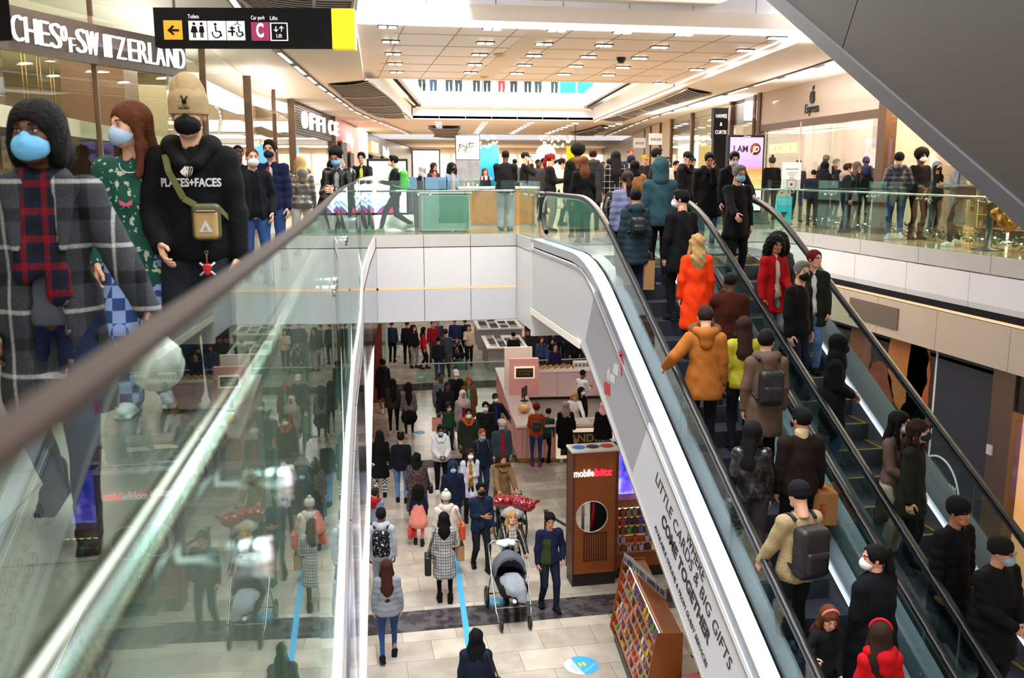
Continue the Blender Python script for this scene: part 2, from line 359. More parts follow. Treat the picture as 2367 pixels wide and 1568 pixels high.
# ---------------------------------------------------------------- left shopfronts (upper)
LW = [(-4.3, -2), (-4.1, 8), (-3.68, 12.0), (-3.05, 13.6), (-2.4, 15.2), (-2.15, 17.5), (-1.95, 24.2), (-1.2, 31.4), (.1, 41.0)]
b = B()
for i in range(len(LW)-1):
    a, c = Vector(LW[i]), Vector(LW[i+1]); d = (c-a).normalized(); n = Vector((-d.y, d.x))*.02
    if i < 7: b.prism([tuple(v) for v in (a, c, c+n, a+n)], .1, 3.55)
struct('window_1', b, glassf)
b = B()
for x, y, w in ((-4.1, 8, .05), (-3.05, 13.6, .03), (-2.15, 17.5, .05), (-1.95, 24.2, .09), (-1.55, 28, .05), (-1.2, 31.4, .1), (.1, 41, .12)):
    b.box((x-w, y-w, 0), (x+w, y+w, 3.62))
struct('trim_9', b, bronze)
b = wallpoly(LW, 0, .12, .08); struct('baseboard_left', b, bronze)
b = B(); b.box((-8.3, -2, 0), (-8.1, 24, 3.62)); b.box((-8, 23.9, 0), (-2.1, 24.1, 3.6)); struct('wall_left', b, M('shop_wall_cream', '#b3a684', .6))
b = B(); b.box((-3.9, 24.3, 0), (-2.3, 31.2, 3.6)); struct('wall_left', b, M('shop_wall_peach', '#d9a878', .5))
b = B(); b.box((-6.2, 13.2, 0), (-4.6, 14.6, 3.62)); b.box((-7.6, 10.4, 0), (-6.8, 11.2, 3.62)); b.box((-4.4, 17.2, 0), (-3.4, 18.4, 3.62)); struct('wall_left', b, M('copper_column', '#7a5a44', .35, .3))
b = B(); b.box((-7.9, 8, 1.78), (-3.2, 22, 2.0)); struct('trim_10', b, M('pale_green_shelf', '#b9bf9c', .4))
for k in range(11):
    y = 9.5+k*1.25; t_ = empty('pendant_frame', (-4.9-.12*(k % 3), y, 2.1), 0, 'thin brass hanging frame on two rods in the watch shop window', 'pendant', 'brass hanging frames in the watch shop')
    b = B(); b.tube([(0, -.1, 0), (0, -.1, 1.5)], .009, 6); b.tube([(0, .1, 0), (0, .1, 1.5)], .009, 6); b.build('rod', gold, t_)
    b = B(); b.tube([(0, -.16, -.5), (0, .16, -.5), (0, .16, 0), (0, -.16, 0)], .009, 6, closed=True); b.build('hoop', gold, t_)
# Watches of Switzerland: dark curved sign band with standing letters
t_ = empty('shop_sign', (0, 0, 0), 0, 'long dark curved sign band reading CHES OF SWITZERLAND in lit white letters', 'sign')
sp = [(-3.95, 10.6), (-3.6, 11.9), (-3.3, 12.6), (-2.95, 13.4), (-2.05, 15.0)]
def along(path, s):
    for a, c in zip(path, path[1:]):
        a = Vector(a); c = Vector(c); l = (c-a).length
        if s <= l: return a+(c-a).normalized()*s, (c-a).normalized()
        s -= l
    return c, (c-a).normalized()
fine = [tuple(along(sp, k*4.78/24)[0]) for k in range(25)]
b = wallpoly(fine, 2.72, 3.22, .12); b.build('sign_band', M('bronze_brown_band', '#40332e', .4), t_)
word = [('C', .34), ('H', .38), ('E', .33), ('S', .36), ('O', .2), ('F', .22), ('S', .36), ('W', .46), ('I', .14), ('T', .33), ('Z', .34), ('E', .33), ('R', .35), ('L', .3), ('A', .34), ('N', .37), ('D', .34)]
s = 1.42; tot = sum(w for _, w in word); k_ = 3.3/tot
for i, (ch, w) in enumerate(word):
    w *= k_; p, d = along(fine, s); small = ch in 'OF' and i in (4, 5)
    letters(ch, frame((p.x+d.y*.03, p.y-d.x*.03, 2.82+(.1 if i == 4 else -.02 if i == 5 else 0)), (d.x, d.y, 0), (0, 0, 1)), .44 if not small else .28, lit, t_, 'letter', .02, bold=-.007, width=w*(.8 if not small else .7) if ch != 'I' else .05); s += w
# dark band above with OFFICE, pink shop, MONSOON and the next ones, all along the curving front
def front(name, p0, p1, z0, z1, m, t=.12):
    b = wallpoly([p0, p1], z0, z1, t); return struct(name, b, m)
shopd = M('dark_shop_front', '#1f1a18', .35); pinkf = M('pink_shop_front', '#e59aa4', .45)
front('wall_left', (-1.2, 31.4), (.1, 41), 2.55, 3.6, M('louvred_dark_wood', '#2a211d', .5))
b = B()
for k in range(12): b.prism([(-1.17, 31.4), (.13, 41), (.1, 41), (-1.2, 31.4)], 2.6+k*.08, 2.63+k*.08)
struct('trim_11', b, M('louvre_bronze', '#4a3a30', .4))
t_ = empty('shop_sign', (-.55, 36, 2.8), 0, 'bold white raised letters reading OFFICE over the dark shopfront', 'sign')
for i, ch in enumerate('OFFICE'):
    q = Vector((-1.0+.19*i*1.15-.0, 33.0+i*1.38)); letters(ch, frame((q.x-(-.55)+.08, q.y-36, .0), (.134, .99, 0), (0, 0, 1)), .8, lit, t_, 'letter', .05, width=.95 if ch != 'I' else .22, bold=.01)
front('window_2', (-1.15, 31.6), (.05, 40.9), .0, 2.55, glassf, .03)
b = B(); b.box((-6, 31.6, 0), (-5.8, 41, 3.6)); b.box((-6, 31.4, 0), (-1.3, 31.5, 3.6)); struct('wall_left', b, M('office_interior', '#b29a80', .6))
FR = [((.1, 41), (1.15, 50), pinkf), ((1.15, 50), (1.5, 53), M('rose_stone', '#c99c8c', .5)), ((1.5, 53), (2.2, 58), cream), ((2.2, 58), (3.3, 66), shopd), ((3.3, 66), (4.4, 74), black), ((4.4, 74), (8, 96), shopd)]
for a, c, m in FR: front('wall_left', a, c, 0, 3.62, m, .3)
for q0, q1, z0, z1 in (((.35, 42.6), (.62, 45), 0, 2.6), ((.8, 46.6), (1.02, 48.6), 0, 2.2), ((2.4, 58.6), (3.1, 64), 0, 2.3), ((3.5, 67), (4.2, 73), 0, 2.3)):
    p, q = Vector(q0), Vector(q1); b = wallpoly([(p.x+.12, p.y), (q.x+.12, q.y)], z0, z1, .1); struct('door_1', b, M('dark_doorway', '#1a1210', .5))
    b = wallpoly([(p.x+.16, p.y), (q.x+.16, q.y)], z1, z1+.08, .14); struct('trim_12', b, gold)
def wsign(txt, p0, p1, z, size, m, label, mat_b=None, name='shop_sign', bold=0., off=.1):
    d = (Vector(p1)-Vector(p0)); t_ = empty(name, (p0[0], p0[1], z), 0, label, 'sign'); dn = d.normalized()
    letters(txt, frame((dn.y*off, -dn.x*off, 0), (dn.x, dn.y, 0), (0, 0, 1)), size, m, t_, 'lettering', .03, width=d.length, bold=bold)
    return t_
wsign('Kurt Geiger', (.62, 44.4), (1.0, 47.8), 2.62, .75, lit, 'pale script sign lettering on the pink shopfront')
wsign('MONSOON', (2.35, 58.7), (2.95, 63.2), 2.5, .9, M('yellow_lit', '#ffe27a', .5, emit=1.6), 'yellow lit sign reading MONSOON over the dark shopfront', bold=.02)
wsign('Rituals', (3.5, 67.2), (4.2, 72.4), 2.35, 1.0, lit, 'white lit script sign on the black shopfront beyond the yellow one', bold=.02)

# ---------------------------------------------------------------- right shopfronts (upper)
RW = [(11.0, 4), (11.25, 12), (11.75, 18.75), (12.55, 26.4)]
ivory = M('ivory_wall', '#c9b9ae', .5)
b = wallpoly([RW[3], RW[2]], 2.62, 3.62, .15); struct('wall_right', b, ivory)
b = wallpoly([(RW[3][0]-.03, RW[3][1]), (RW[2][0]-.03, RW[2][1])], 2.5, 2.68, .2); struct('trim_13', b, bronze)
b = wallpoly([RW[3], RW[2]], .05, 2.55, .02); struct('window_3', b, glassf)
b = B(); b.box((12.5, 22.2, 0.05), (12.55, 22.25, 2.6)); b.box((12.0, 22.9, .05), (12.03, 22.93, 2.6)); b.box((14.8, 18.9, 0), (15, 26.3, 3.6)); b.box((12.8, 26.4, 0), (15, 26.5, 3.6)); b.box((12.0, 18.85, 0), (15, 18.95, 3.6)); b.box((13.2, 18.9, 1.9), (15, 21.5, 3.4)); struct('wall_right', b, M('phone_shop_white', '#d9cdc4', .5))
b = B(); b.box((11.68, 18.55, 0), (11.95, 18.85, 3.62)); b.box((12.5, 26.4, 0), (12.7, 26.6, 3.62)); struct('trim_14', b, bronze)
b = wallpoly([RW[2], RW[1], RW[0]], .05, 3.6, .02); struct('window_3', b, glassf)
b = B(); b.box((14.2, 4, 0), (14.4, 18.6, 3.6)); b.box((12.9, 17.2, 0), (14.2, 17.4, 3.6)); struct('wall_right', b, M('gold_shop_wall', '#d8b07c', .5))
t_ = empty('shop_sign', (0, 0, 0), 0, 'black apple mark above the word Express on the ivory shop wall', 'sign')
pa = at(1880, 262, X=12.1); dv = (Vector(RW[2])-Vector(RW[3])).normalized()
def on_apple(px, py):
    # the ivory wall plane
    r = ray(px, py); n = Vector((dv.y, -dv.x)); p0 = Vector(RW[3]); s_ = (n.dot(p0))/(n.x*r[0]+n.y*r[1]); return Vector((s_*r[0], s_*r[1], EYE+s_*r[2]))
q0 = on_apple(1862, 263); q1 = on_apple(1893, 258)
letters('Express', frame((q0.x-.03, q0.y, q0.z), (dv.x, dv.y, 0), (0, 0, 1)), .34, black, t_, 'lettering', .01, width=(q1-q0).length)
ap = on_apple(1880, 222); b = B(); rr = []
for k in range(40):
    a = 2*math.pi*k/40; r = .155*(1+.10*math.sin(a)**2-.16*max(0, math.cos(a-math.pi/2))**14-.10*max(0, math.cos(a+math.pi/2))**10)
    x, y = r*.95*math.cos(a), r*1.02*math.sin(a)
    dx, dy = x-.19, y-.035; dd = math.hypot(dx, dy)
    if dd < .085: x, y = .19+dx/dd*.085, .035+dy/dd*.085
    rr.append((x, y))
mw = frame((ap.x-.03, ap.y, ap.z-.03), (dv.x, dv.y, 0), (0, 0, 1)); b.prism(rr, -.01, .01)
b.prism([(.0, .17), (.03, .18), (.07, .22), (.085, .29), (.05, .28), (.01, .24)], -.01, .01)
for v in b.bm.verts: v.co = mw@v.co
b.build('apple_mark', black, t_)
# further right-hand fronts
RF = [((12.6, 26.6), (13.0, 28.6), glassf), ((13.3, 30.0), (14.2, 36.0), glassf), ((14.2, 36), (15.0, 40.5), glassf), ((15.0, 40.5), (16.3, 47), M('pale_shop_front', '#d9c7ac', .5)), ((16.3, 47), (19.5, 60), M('pale_shop_front_far', '#cdbca8', .5)), ((19.5, 60), (28, 96), shopd)]
for a, c, m in RF:
    b = wallpoly([c, a], 0.02, 3.62, .05 if m is glassf else .3); struct('window_4' if m is glassf else 'wall_right', b, m)
b = B(); b.box((16.5, 26.6, 0), (16.7, 41, 3.6)); struct('wall_right', b, M('bright_shop_back', '#e8d9bf', .5, emit=.15))
b = B()
for x, y in ((12.75, 27.2), (13.2, 30), (14.2, 36), (15, 40.5), (15.6, 43.6), (16.3, 47), (17.2, 50.6)): b.box((x-.07, y-.07, 0), (x+.07, y+.07, 3.62))
struct('trim_14', b, bronze)
b = wallpoly([(13.3, 30.2), (12.75, 27.2)], 2.85, 3.6, .1); struct('trim_14', b, shopd)
t_ = empty('hanging_shop_sign', (12.35, 28.4, 0), 0, 'tall black blade sign with white letters HAWES & CURTIS', 'sign')
b = B(); b.box((-.42, 0, 0), (.0, .18, 3.3)); b.build('sign_post', black, t_); b = B(); b.box((-.45, -.02, 2.35), (.03, .2, 3.3)); b.build('sign_box', M('charcoal_sign', '#141214', .4), t_)
for i, w in enumerate(('HAWES', '&', 'CURTIS')): letters(w, frame((-.21, -.03, 3.0-.25*i), (1, 0, 0), (0, 0, 1)), .16, lit, t_, 'lettering', .004, align='CENTER', bold=.001, width={'HAWES': .36, '&': .08, 'CURTIS': .38}[w])
for i, (x, y, w, txt, lb) in enumerate(((15.0, 40.6, .5, 'ROUGE', 'white lit square projecting sign further along the right fronts'), (16.2, 46.4, .8, 'BOOST', 'small white lit projecting sign farthest along the right fronts'))):
    t_ = empty('projecting_sign', (x-1.0, y, 2.5), 0, lb, 'sign'); b = B(); b.box((0, 0, 0), (.6, .1, .5)); b.build('sign_box', M('sign_lightbox', '#e6e2dc', .5, emit=.25), t_); letters(txt, frame((.3, -.02, .18), (1, 0, 0), (0, 0, 1)), .15, black, t_, 'lettering', .005, align='CENTER')

# ---------------------------------------------------------------- ceiling fittings
rows = [[(207, 130), (728, 140), (1050, 148), (1377, 158), (1682, 168), (2143, 186)], [(222, 204), (693, 211), (985, 216), (1283, 224), (1560, 232), (1985, 248)],
        [(234, 265), (665, 269), (934, 274), (1205, 280), (1460, 287), (1850, 300)], [(243, 315), (640, 319), (888, 322), (1142, 327), (1377, 333), (1743, 344)], [(252, 356), (620, 359), (848, 363), (1083, 367), (1305, 371), (1560, 412)]]
proto = empty('ceiling_downlight', (0, 0, 0), 0, 'twin recessed downlight in the cream ceiling over the bridge', 'ceiling light', 'twin downlights over the bridge')
b = B(); b.box((-.17, -.1, -.012), (.17, .1, .01)); b.build('frame', black, proto)
for s in (-1, 1):
    b = B(); b.box((s*.085-.06, -.07, -.03), (s*.085+.06, .07, -.014)); b.build('lamp', lampw, proto)
first = True
for r_ in rows:
    for (x, y) in r_:
        p = at(800+x/2.152, y/2.152, z=3.79); o = proto if first else copy_tree(proto); first = False; o.location = (p.x, p.y, 3.79)
        l = bpy.data.lights.new('downlight', 'AREA'); l.shape = 'RECTANGLE'; l.size = .4; l.size_y = .14; l.energy = 26; l.color = (1, .93, .83); lo = bpy.data.objects.new('downlight', l); lo.location = (p.x, p.y, 3.74); COL.objects.link(lo)
b = B(); b.lathe([(.0, -.12), (.06, -.11), (.09, -.06), (.1, -.02), (.11, 0)]); camd = b.build('security_camera', black, None, True, tuple(at(1436, 134, z=3.79))); tag(camd, 'small black dome camera on the cream ceiling', 'security camera')
for px, py in ((1154, 126), (1120, 176)):
    b = B(); b.lathe([(0, -.07), (.09, -.05), (.13, -.01), (.14, 0)]); o = b.build('smoke_detector', M('ivory_plastic', '#d8c3a6', .5), None, True, tuple(at(px, py, z=3.79))); tag(o, 'round ivory detector on the service strip of the ceiling', 'smoke detector', 'detectors on the ceiling strip')
# long light slots on both sides and slatted grilles
def slot(path, n, label):
    t_ = empty('light_track', (0, 0, 0), 0, label, 'ceiling light'); b = wallpoly(path, 3.59, 3.618, .16); b.build('housing', black, t_)
    for a, c in zip(path, path[1:]):
        a = Vector(a); c = Vector(c); d = c-a; m = max(1, int(d.length/n)); nn = Vector((-d.y, d.x)).normalized()
        for k in range(m):
            p = a+d*((k+.06)/m)+nn*.04; q = a+d*((k+.78)/m)+nn*.04; b = wallpoly([tuple(p), tuple(q)], 3.575, 3.59, .08); b.build('lamp', lit, t_)
slot([(-1.25, 9), (-1.1, 15), (-.85, 19), (-.2, 26), (1.0, 37), (2.3, 45), (5, 60)], 2.1, 'black slot with light strips curving along the left ceiling')
slot([(9.6, 14), (10.6, 19.5), (12.1, 29.6), (13.8, 40), (18, 61)], 2.4, 'black slot with light strips curving along the right ceiling')
def poly_grille(P4, label, n=24, cross=4):
    t_ = empty('ceiling_grille', (0, 0, 0), 0, label, 'ceiling grille'); A, Bq, Cq, D = [Vector(p) for p in P4]
    def pt(u, v):    # u across (short way), v along
        p = (A.lerp(Bq, u)).lerp(D.lerp(Cq, u), v); return Vector((p.x+math.sin(math.pi*v)*.35*(1 if A.x < 5 else -1)*(-1 if u < .5 else 1)*abs(u-.5)*2*.6, p.y, 3.6-.05*math.sin(math.pi*u)))
    bk = B()
    for i in range(4):
        for j in range(10): bk.quad(*[tuple(pt((i+x)/4, (j+y)/10)+Vector((0, 0, .01))) for x, y in ((0, 0), (1, 0), (1, 1), (0, 1))])
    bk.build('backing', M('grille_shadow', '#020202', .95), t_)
    sl = B()
    hwid = ((D-A).length/n)*.26; al = (D-A).normalized()*hwid
    for k in range(n):
        v = (k+.5)/n
        for i in range(6):
            p, q = pt(i/6, v), pt((i+1)/6, v); a3 = Vector((al.x, al.y, 0)); lo = Vector((0, 0, .008)); sl._new([p-a3-lo, p+a3-lo, q+a3-lo, q-a3-lo, p-a3-lo*.4, p+a3-lo*.4, q+a3-lo*.4, q-a3-lo*.4], ((0, 1, 2, 3), (7, 6, 5, 4), (0, 4, 5, 1), (2, 6, 7, 3), (1, 5, 6, 2), (3, 7, 4, 0)))
    sl.build('slats', M('grille_slat', '#8d8683', .5), t_)
    b = B()
    for u in (0, 1): b.tube([pt(u, j/12)-Vector((0, 0, .02)) for j in range(13)], .03, 5)
    b.build('edge_rim', M('grille_bar', '#b8b0aa', .5), t_)
    for k in range(1, cross): b = B(); b.tube([pt(j/6, k/cross)-Vector((0, 0, .03)) for j in range(7)], .035, 5); b.build('cross_bar', M('grille_bar', '#b8b0aa', .5), t_)
poly_grille([(.0, 25.8), (1.0, 24.6), (3.2, 41.5), (2.05, 41)], 'dark slatted ceiling patch on the left beyond the yellow-ended sign', 40)
poly_grille([(9.75, 25.2), (11.05, 26.6), (13.2, 42), (11.8, 41)], 'dark slatted ceiling patch on the right of the bridge ceiling', 40)
poly_grille([(-1.05, 10), (.1, 10.6), (.2, 15.4), (-.9, 14.6)], 'dark slatted ceiling patch directly above the hanging direction sign', 26, 2)
poly_grille([(5.0, 50), (6.8, 50), (9, 66), (6.8, 64)], 'small far slatted ceiling patch left of the arcade', 24)
poly_grille([(13.6, 47), (15, 50), (16.8, 60), (14.6, 58)], 'small far slatted ceiling patch right of the arcade', 24)
far_l = M('far_lamp', '#ffffff', .5, emit=4)
for k in range(7):
    for j in range(5):
        b = B(); b.box((-.15, -.08, -.02), (.15, .08, 0)); o = b.build('far_downlight', far_l, None, False, (5.2+j*2.3+k*.25, 46.5+k*2.1, 3.69)); tag(o, 'small bright downlight in the far ceiling beyond the opening', 'ceiling light', 'downlights of the far ceiling')
for px in (1115, 1283):
    p = at(px, 318, Y=66); t_ = empty('chandelier', tuple(p), 0, 'round sparkling far chandelier, '+('left' if px < 1200 else 'right')+' of the two hanging far down the arcade', 'chandelier')
    b = B(); random.seed(px)
    for k in range(90):
        a, h = random.uniform(0, 6.28), random.uniform(-1, 1); r = 1.15*math.sqrt(1-h*h); c = Vector((r*math.cos(a), r*math.sin(a), h*.7)); b.box(tuple(c-Vector((.05,)*3)), tuple(c+Vector((.05,)*3)))
    CHZ = p.z+4.2; b.build('bulbs', M('gold_bulb', '#ffe2a0', .4, emit=2.2), t_); b = B(); b.tube([(0, 0, .6), (0, 0, 4.2)], .02, 5); b.build('cord', black, t_)

b = B(); b.box((-6, 65.9, CHZ), (26, 66.1, CHZ+.3)); struct('trim_17', b, white)
# ---------------------------------------------------------------- escalators
def smoothclamp(v, lo, hi, w):
    def smax(a, b): h = max(w-abs(a-b), 0)/w; return max(a, b)+h*h*w/4
    return smax(-smax(-v, -hi), lo)
def zl(y, c, top, bot=-99, w=.5): return smoothclamp(c+TAN*y, bot, top, w)
step_m = M('escalator_step', '#2b2f38', .45, .5, bump=0); comb_y = M('yellow_edge', '#8f7600', .6); deckd = M('dark_deck', '#4c545d', .35, .5); deckm = M('aluminium_deck', '#a9afbb', .35, .6); skirt = M('skirt_panel', '#8b97a4', .3, .7)
def grooved(N, L, tc):
    w = N.new('ShaderNodeTexWave'); w.bands_direction = 'X'; w.inputs['Scale'].default_value = 22; L.new(tc.outputs['Object'], w.inputs['Vector']); return ramp(N, L, w.outputs['Color'], [(.3, '#14161b'), (.6, '#4a505c')])
groove_m = pattern_mat('grooved_tread', grooved, .4, .5)
C0 = -6.5
def escalator(xl, xr, label, yellow, outer):
    t_ = empty('escalator', ((xl+xr)/2, 8, C0-.95+TAN*8), 0, label, 'escalator'); mid = (xl+xr)/2
    OX, OY, OZ = mid, 8, C0-.95+TAN*8
    ys = [1.0+k*.25 for k in range(66)]+[17.3]
    for x in (xl, xr):
        pts = [(x-OX, y-OY, zl(y, C0, .93)-OZ) for y in ys if y <= 17.25]
        for k in range(1, 13):
            a = math.pi*k/12*.95; pts.append((x-OX, 17.25+.36*math.sin(a)-OY, .93-.36+.36*math.cos(a)-OZ))
        b = B(); r = .04
        for p, q in zip(pts, pts[1:]):
            p = Vector(p); q = Vector(q)
            b._new([(p.x-r, p.y, p.z-.035), (p.x+r, p.y, p.z-.035), (p.x+r, p.y, p.z+.02), (p.x+r*.7, p.y, p.z+.035), (p.x-r*.7, p.y, p.z+.035), (p.x-r, p.y, p.z+.02)]+[(q.x-r, q.y, q.z-.035), (q.x+r, q.y, q.z-.035), (q.x+r, q.y, q.z+.02), (q.x+r*.7, q.y, q.z+.035), (q.x-r*.7, q.y, q.z+.035), (q.x-r, q.y, q.z+.02)], [[i, (i+1) % 6, (i+1) % 6+6, i+6] for i in range(6)])
        b.build('handrail', blackr, t_, True)
        b = B()
        for p, q in zip(pts, pts[1:]): b._new([(p[0]-.022, p[1], p[2]-.06), (p[0]+.022, p[1], p[2]-.06), (p[0]+.022, p[1], p[2]-.03), (p[0]-.022, p[1], p[2]-.03), (q[0]-.022, q[1], q[2]-.06), (q[0]+.022, q[1], q[2]-.06), (q[0]+.022, q[1], q[2]-.03), (q[0]-.022, q[1], q[2]-.03)], [[0, 1, 5, 4], [1, 2, 6, 5], [3, 0, 4, 7], [2, 3, 7, 6]])
        b.build('handrail_guide', chrome, t_)
        # glass panels with joints every 1.6 m
        for k in range(11):
            y0, y1 = 1.0+k*1.52, 1.0+(k+1)*1.52-.01
            if k == 10: y1 = 17.55
            n = 6; b = B(); up = [(y0+(y1-y0)*i/n) for i in range(n+1)]
            def topz(y): return zl(y, C0, .93)-.05 if y < 17.25 else .93-.4+math.sqrt(max(0, .34**2-(y-17.25)**2))
            prof = [(y-OY, topz(y)-OZ) for y in up]+[(y-OY, zl(y, C0-.72, .06)-OZ) for y in up[::-1]]
            b.prism(prof, x-OX-.006, x-OX+.006, 'x'); b.build('glass_panel', glass, t_)
    # decks either side, skirts, glowing line
    for s, x0, x1, dz in ((1, xl-.2, xl-.02, -.74), (1, xl+.02, xl+.17, -.68), (1, xr-.17, xr-.02, -.68), (1, xr+.02, xr+.2 if outer else xr+.17, -.74)):
        b = B(); yy = [1+k*.4 for k in range(43)]
        for p, q in zip(yy, yy[1:]):
            b._new([(x0-OX, p-OY, zl(p, C0+dz, .05)-OZ), (x1-OX, p-OY, zl(p, C0+dz+.03, .06)-OZ), (x1-OX, q-OY, zl(q, C0+dz+.03, .06)-OZ), (x0-OX, q-OY, zl(q, C0+dz, .05)-OZ), (x0-OX, p-OY, zl(p, C0+dz, .05)-OZ-.14), (x1-OX, p-OY, zl(p, C0+dz+.03, .06)-OZ-.14), (x1-OX, q-OY, zl(q, C0+dz+.03, .06)-OZ-.14), (x0-OX, q-OY, zl(q, C0+dz, .05)-OZ-.14)], [[0, 1, 2, 3], [7, 6, 5, 4], [0, 4, 5, 1], [1, 5, 6, 2], [2, 6, 7, 3], [3, 7, 4, 0]])
        b.build('deck', deckm if x0 < 3.9 else deckd, t_)
    for x in (xl+.17, xr-.19):
        b = B(); yy = [1+k*.4 for k in range(43)]
        b.prism([(y-OY, zl(y, C0-.68, .06)-OZ) for y in yy]+[(y-OY, zl(y, C0-1.3, -.3)-OZ) for y in yy[::-1]], x-OX, x-OX+.02, 'x'); b.build('skirt', skirt, t_)
    b = B(); b.tube([(xr-.205-OX, y-OY, zl(y, C0-.72, .02)-OZ) for y in [3+k*.5 for k in range(22)]], .012, 6); b.build('glow_line', M('skirt_glow', '#f4f6ff', .5, emit=1.5), t_)  # thin emissive line along the right-hand skirt
    first = None
    for k in range(34):
        y = 14.2-k*.4; z = min(0, C0-.95+TAN*y)
        if first is None:
            b = B(); b.mi = 0; b.box((-.41, -.2, -.21), (.41, .2, -.002)); b.mi = 1; b.box((-.41, -.2, -.002), (.41, .2, 0))
            if yellow: b.mi = 2; b.box((-.41, -.2, 0), (.41, -.17, .003)); b.box((-.41, -.2, 0), (-.37, .2, .003)); b.box((.37, -.2, 0), (.41, .2, .003))
            first = b.build('step', [groove_m, groove_m, comb_y], t_); o = first
        else: o = first.copy(); COL.objects.link(o); o.parent = t_
        o.location = (0, y-OY, z-OZ)
    b = B(); yy = [1+k*.4 for k in range(43)]
    b.prism([(y-OY, zl(y, C0-1.45, -.35)-OZ) for y in yy]+[(y-OY, zl(y, C0-2.1, -1.25)-OZ) for y in yy[::-1]], xl-.15-OX, xr+.15-OX, 'x'); b.build('truss', M('truss_grey', '#8f9094', .6), t_)
    b = B(); b.box((xl+.18-OX, 14.4-OY, -.03-OZ), (xr-.18-OX, 17.6-OY, .012-OZ)); b.build('landing_plate', M('landing_steel', '#8e8d8b', .35, .8), t_)
    return t_, (OX, OY, OZ)
escA, oA = escalator(3.97, 5.2, 'left-hand escalator of the pair, its riders going up with their backs turned', False, False)
escB, oB = escalator(5.57, 6.79, 'right-hand escalator of the pair, with yellow step edges, its riders coming down', True, True)
# outer side of the left escalator: white panel, trim and painted message
yy = [.8+k*.4 for k in range(43)]; mz = -oA[2]
b = B(); b.prism([(y-oA[1], zl(y, C0-.9, -.12)+mz) for y in yy]+[(y-oA[1], zl(y, -8.66, -1.28, w=.25)+mz) for y in yy[::-1]], 3.75-oA[0], 3.80-oA[0], 'x'); b.build('side_panel', white2, escA)
for c_, top in ((C0-.93, -.13), (-8.62, -1.26)):
    b = B()
    for p, q in zip(yy, yy[1:]): b.prism([(p-oA[1], zl(p, c_, top, w=.25)+mz), (q-oA[1], zl(q, c_, top, w=.25)+mz), (q-oA[1], zl(q, c_, top, w=.25)-.045+mz), (p-oA[1], zl(p, c_, top, w=.25)-.045+mz)], 3.735-oA[0], 3.752-oA[0], 'x')
    b.build('panel_trim', M('trim_beige_metal', '#a9a4a0', .35, .6), escA)
b = B(); b.box((3.72-oA[0], 13.9-oA[1], -1.4+mz), (3.98-oA[0], 17.62-oA[1], -1.28+mz)); b.build('landing_soffit', cream, escA)
b = B(); b.box((3.74-oA[0], 17.56-oA[1], -1.84+mz), (7.0-oA[0], 17.66-oA[1], -.02+mz)); b.build('landing_end', white, escA)
cs, sn = math.cos(math.radians(28)), math.sin(math.radians(28))
RD, RU = Vector((0, -cs, -sn)), Vector((0, -sn, cs))
def onp(px, py): p = at(px, py, X=3.748); return Vector((p.x-oA[0], p.y-oA[1], p.z-oA[2]))
ink = M('black_lettering', '#17171b', .6)
for txt, a, c, sz, bold in (('WHERE', (1585, 1247), (1626, 1342), .225, -.001), ('LITTLE CARDS & BIG GIFTS', (1514, 1109), (1682, 1554), .225, -.001), ('COME TOGETHER', (1528, 1205), (1634, 1499), .225, .007), ('AVAILABLE ONLINE & FROM GUEST SERVICES', (1513, 1220), (1632, 1546), .105, .0)):
    p, q = onp(*a), onp(*c); letters(txt, frame((3.746-oA[0], p.y, p.z), RD, RU), sz, ink, escA, 'lettering', .002, width=(q-p).length, bold=bold)
def decal(pts, name, mat, off=.0):
    b = B(); P3 = [onp(*p) for p in pts]; b.prism([(p.y, p.z) for p in P3], 3.747-oA[0]-off, 3.75-oA[0]-off, 'x'); return b.build(name, mat, escA)
decal([(1376, 668), (1353, 787), (1424, 985), (1461, 1092), (1500, 975)], 'grey_artwork', M('grey_print', '#9b9ca4', .5))
red = M('red_print', '#b3202c', .5)
decal([(1396, 880), (1411, 889), (1411, 917), (1398, 909)], 'red_card', red, .003)
for pts in ([(1434, 808), (1437, 808), (1439, 868), (1436, 872)], [(1428, 824), (1441, 817), (1441, 821), (1429, 828)], [(1430, 812), (1436, 823), (1434, 826), (1428, 815)], [(1440, 822), (1443, 838), (1440, 846), (1437, 826)]): decal(pts, 'ribbon', red, .003)
for pts in ([(1420, 840), (1430, 845), (1428, 870), (1417, 862)], [(1412, 865), (1422, 870), (1420, 888), (1410, 880)], [(1404, 858), (1409, 850), (1408, 880), (1404, 874)]): decal(pts, 'drawn_parcel', M('pale_print', '#c9cace', .5), .003)
# the escalator above, its cladding seen from the side
UX, UC = 4.2, -1.70
t_ = empty('escalator', (UX, 7, UC+TAN*7), 0, 'grey side of the escalator that rises overhead at the upper right', 'escalator'); oz = UC+TAN*7
clad = M('grey_cladding', '#403b36', .45, .2, var=.04); ys_ = [2.4, 4.9, 7.4, 9.9, 12.4, 15.0]
b = B()
for y0, y1 in zip(ys_, ys_[1:]):
    # boards cut square to the slope
    h = 3.2; pl = []
    for y, z in ((y0+.006, 0), (y1-.006, 0)): pl.append((y-7, UC+TAN*y+.07-oz))
    pl += [(y1-.006-h*TAN-7, UC+TAN*(y1)+h-oz), (y0+.006-h*TAN-7, UC+TAN*(y0)+h-oz)]; b.prism(pl, 0, .03, 'x')
b.build('cladding', clad, t_)
b = B(); b.prism([(1.8-7, UC+TAN*1.8-oz), (15-7, UC+TAN*15-oz), (15-7, UC+TAN*15+1.6-oz), (1.8-7, UC+TAN*1.8+1.6-oz)], .03, 3.2, 'x'); b.build('underside', clad, t_)  # unseen body, made wide to shade the escalators below
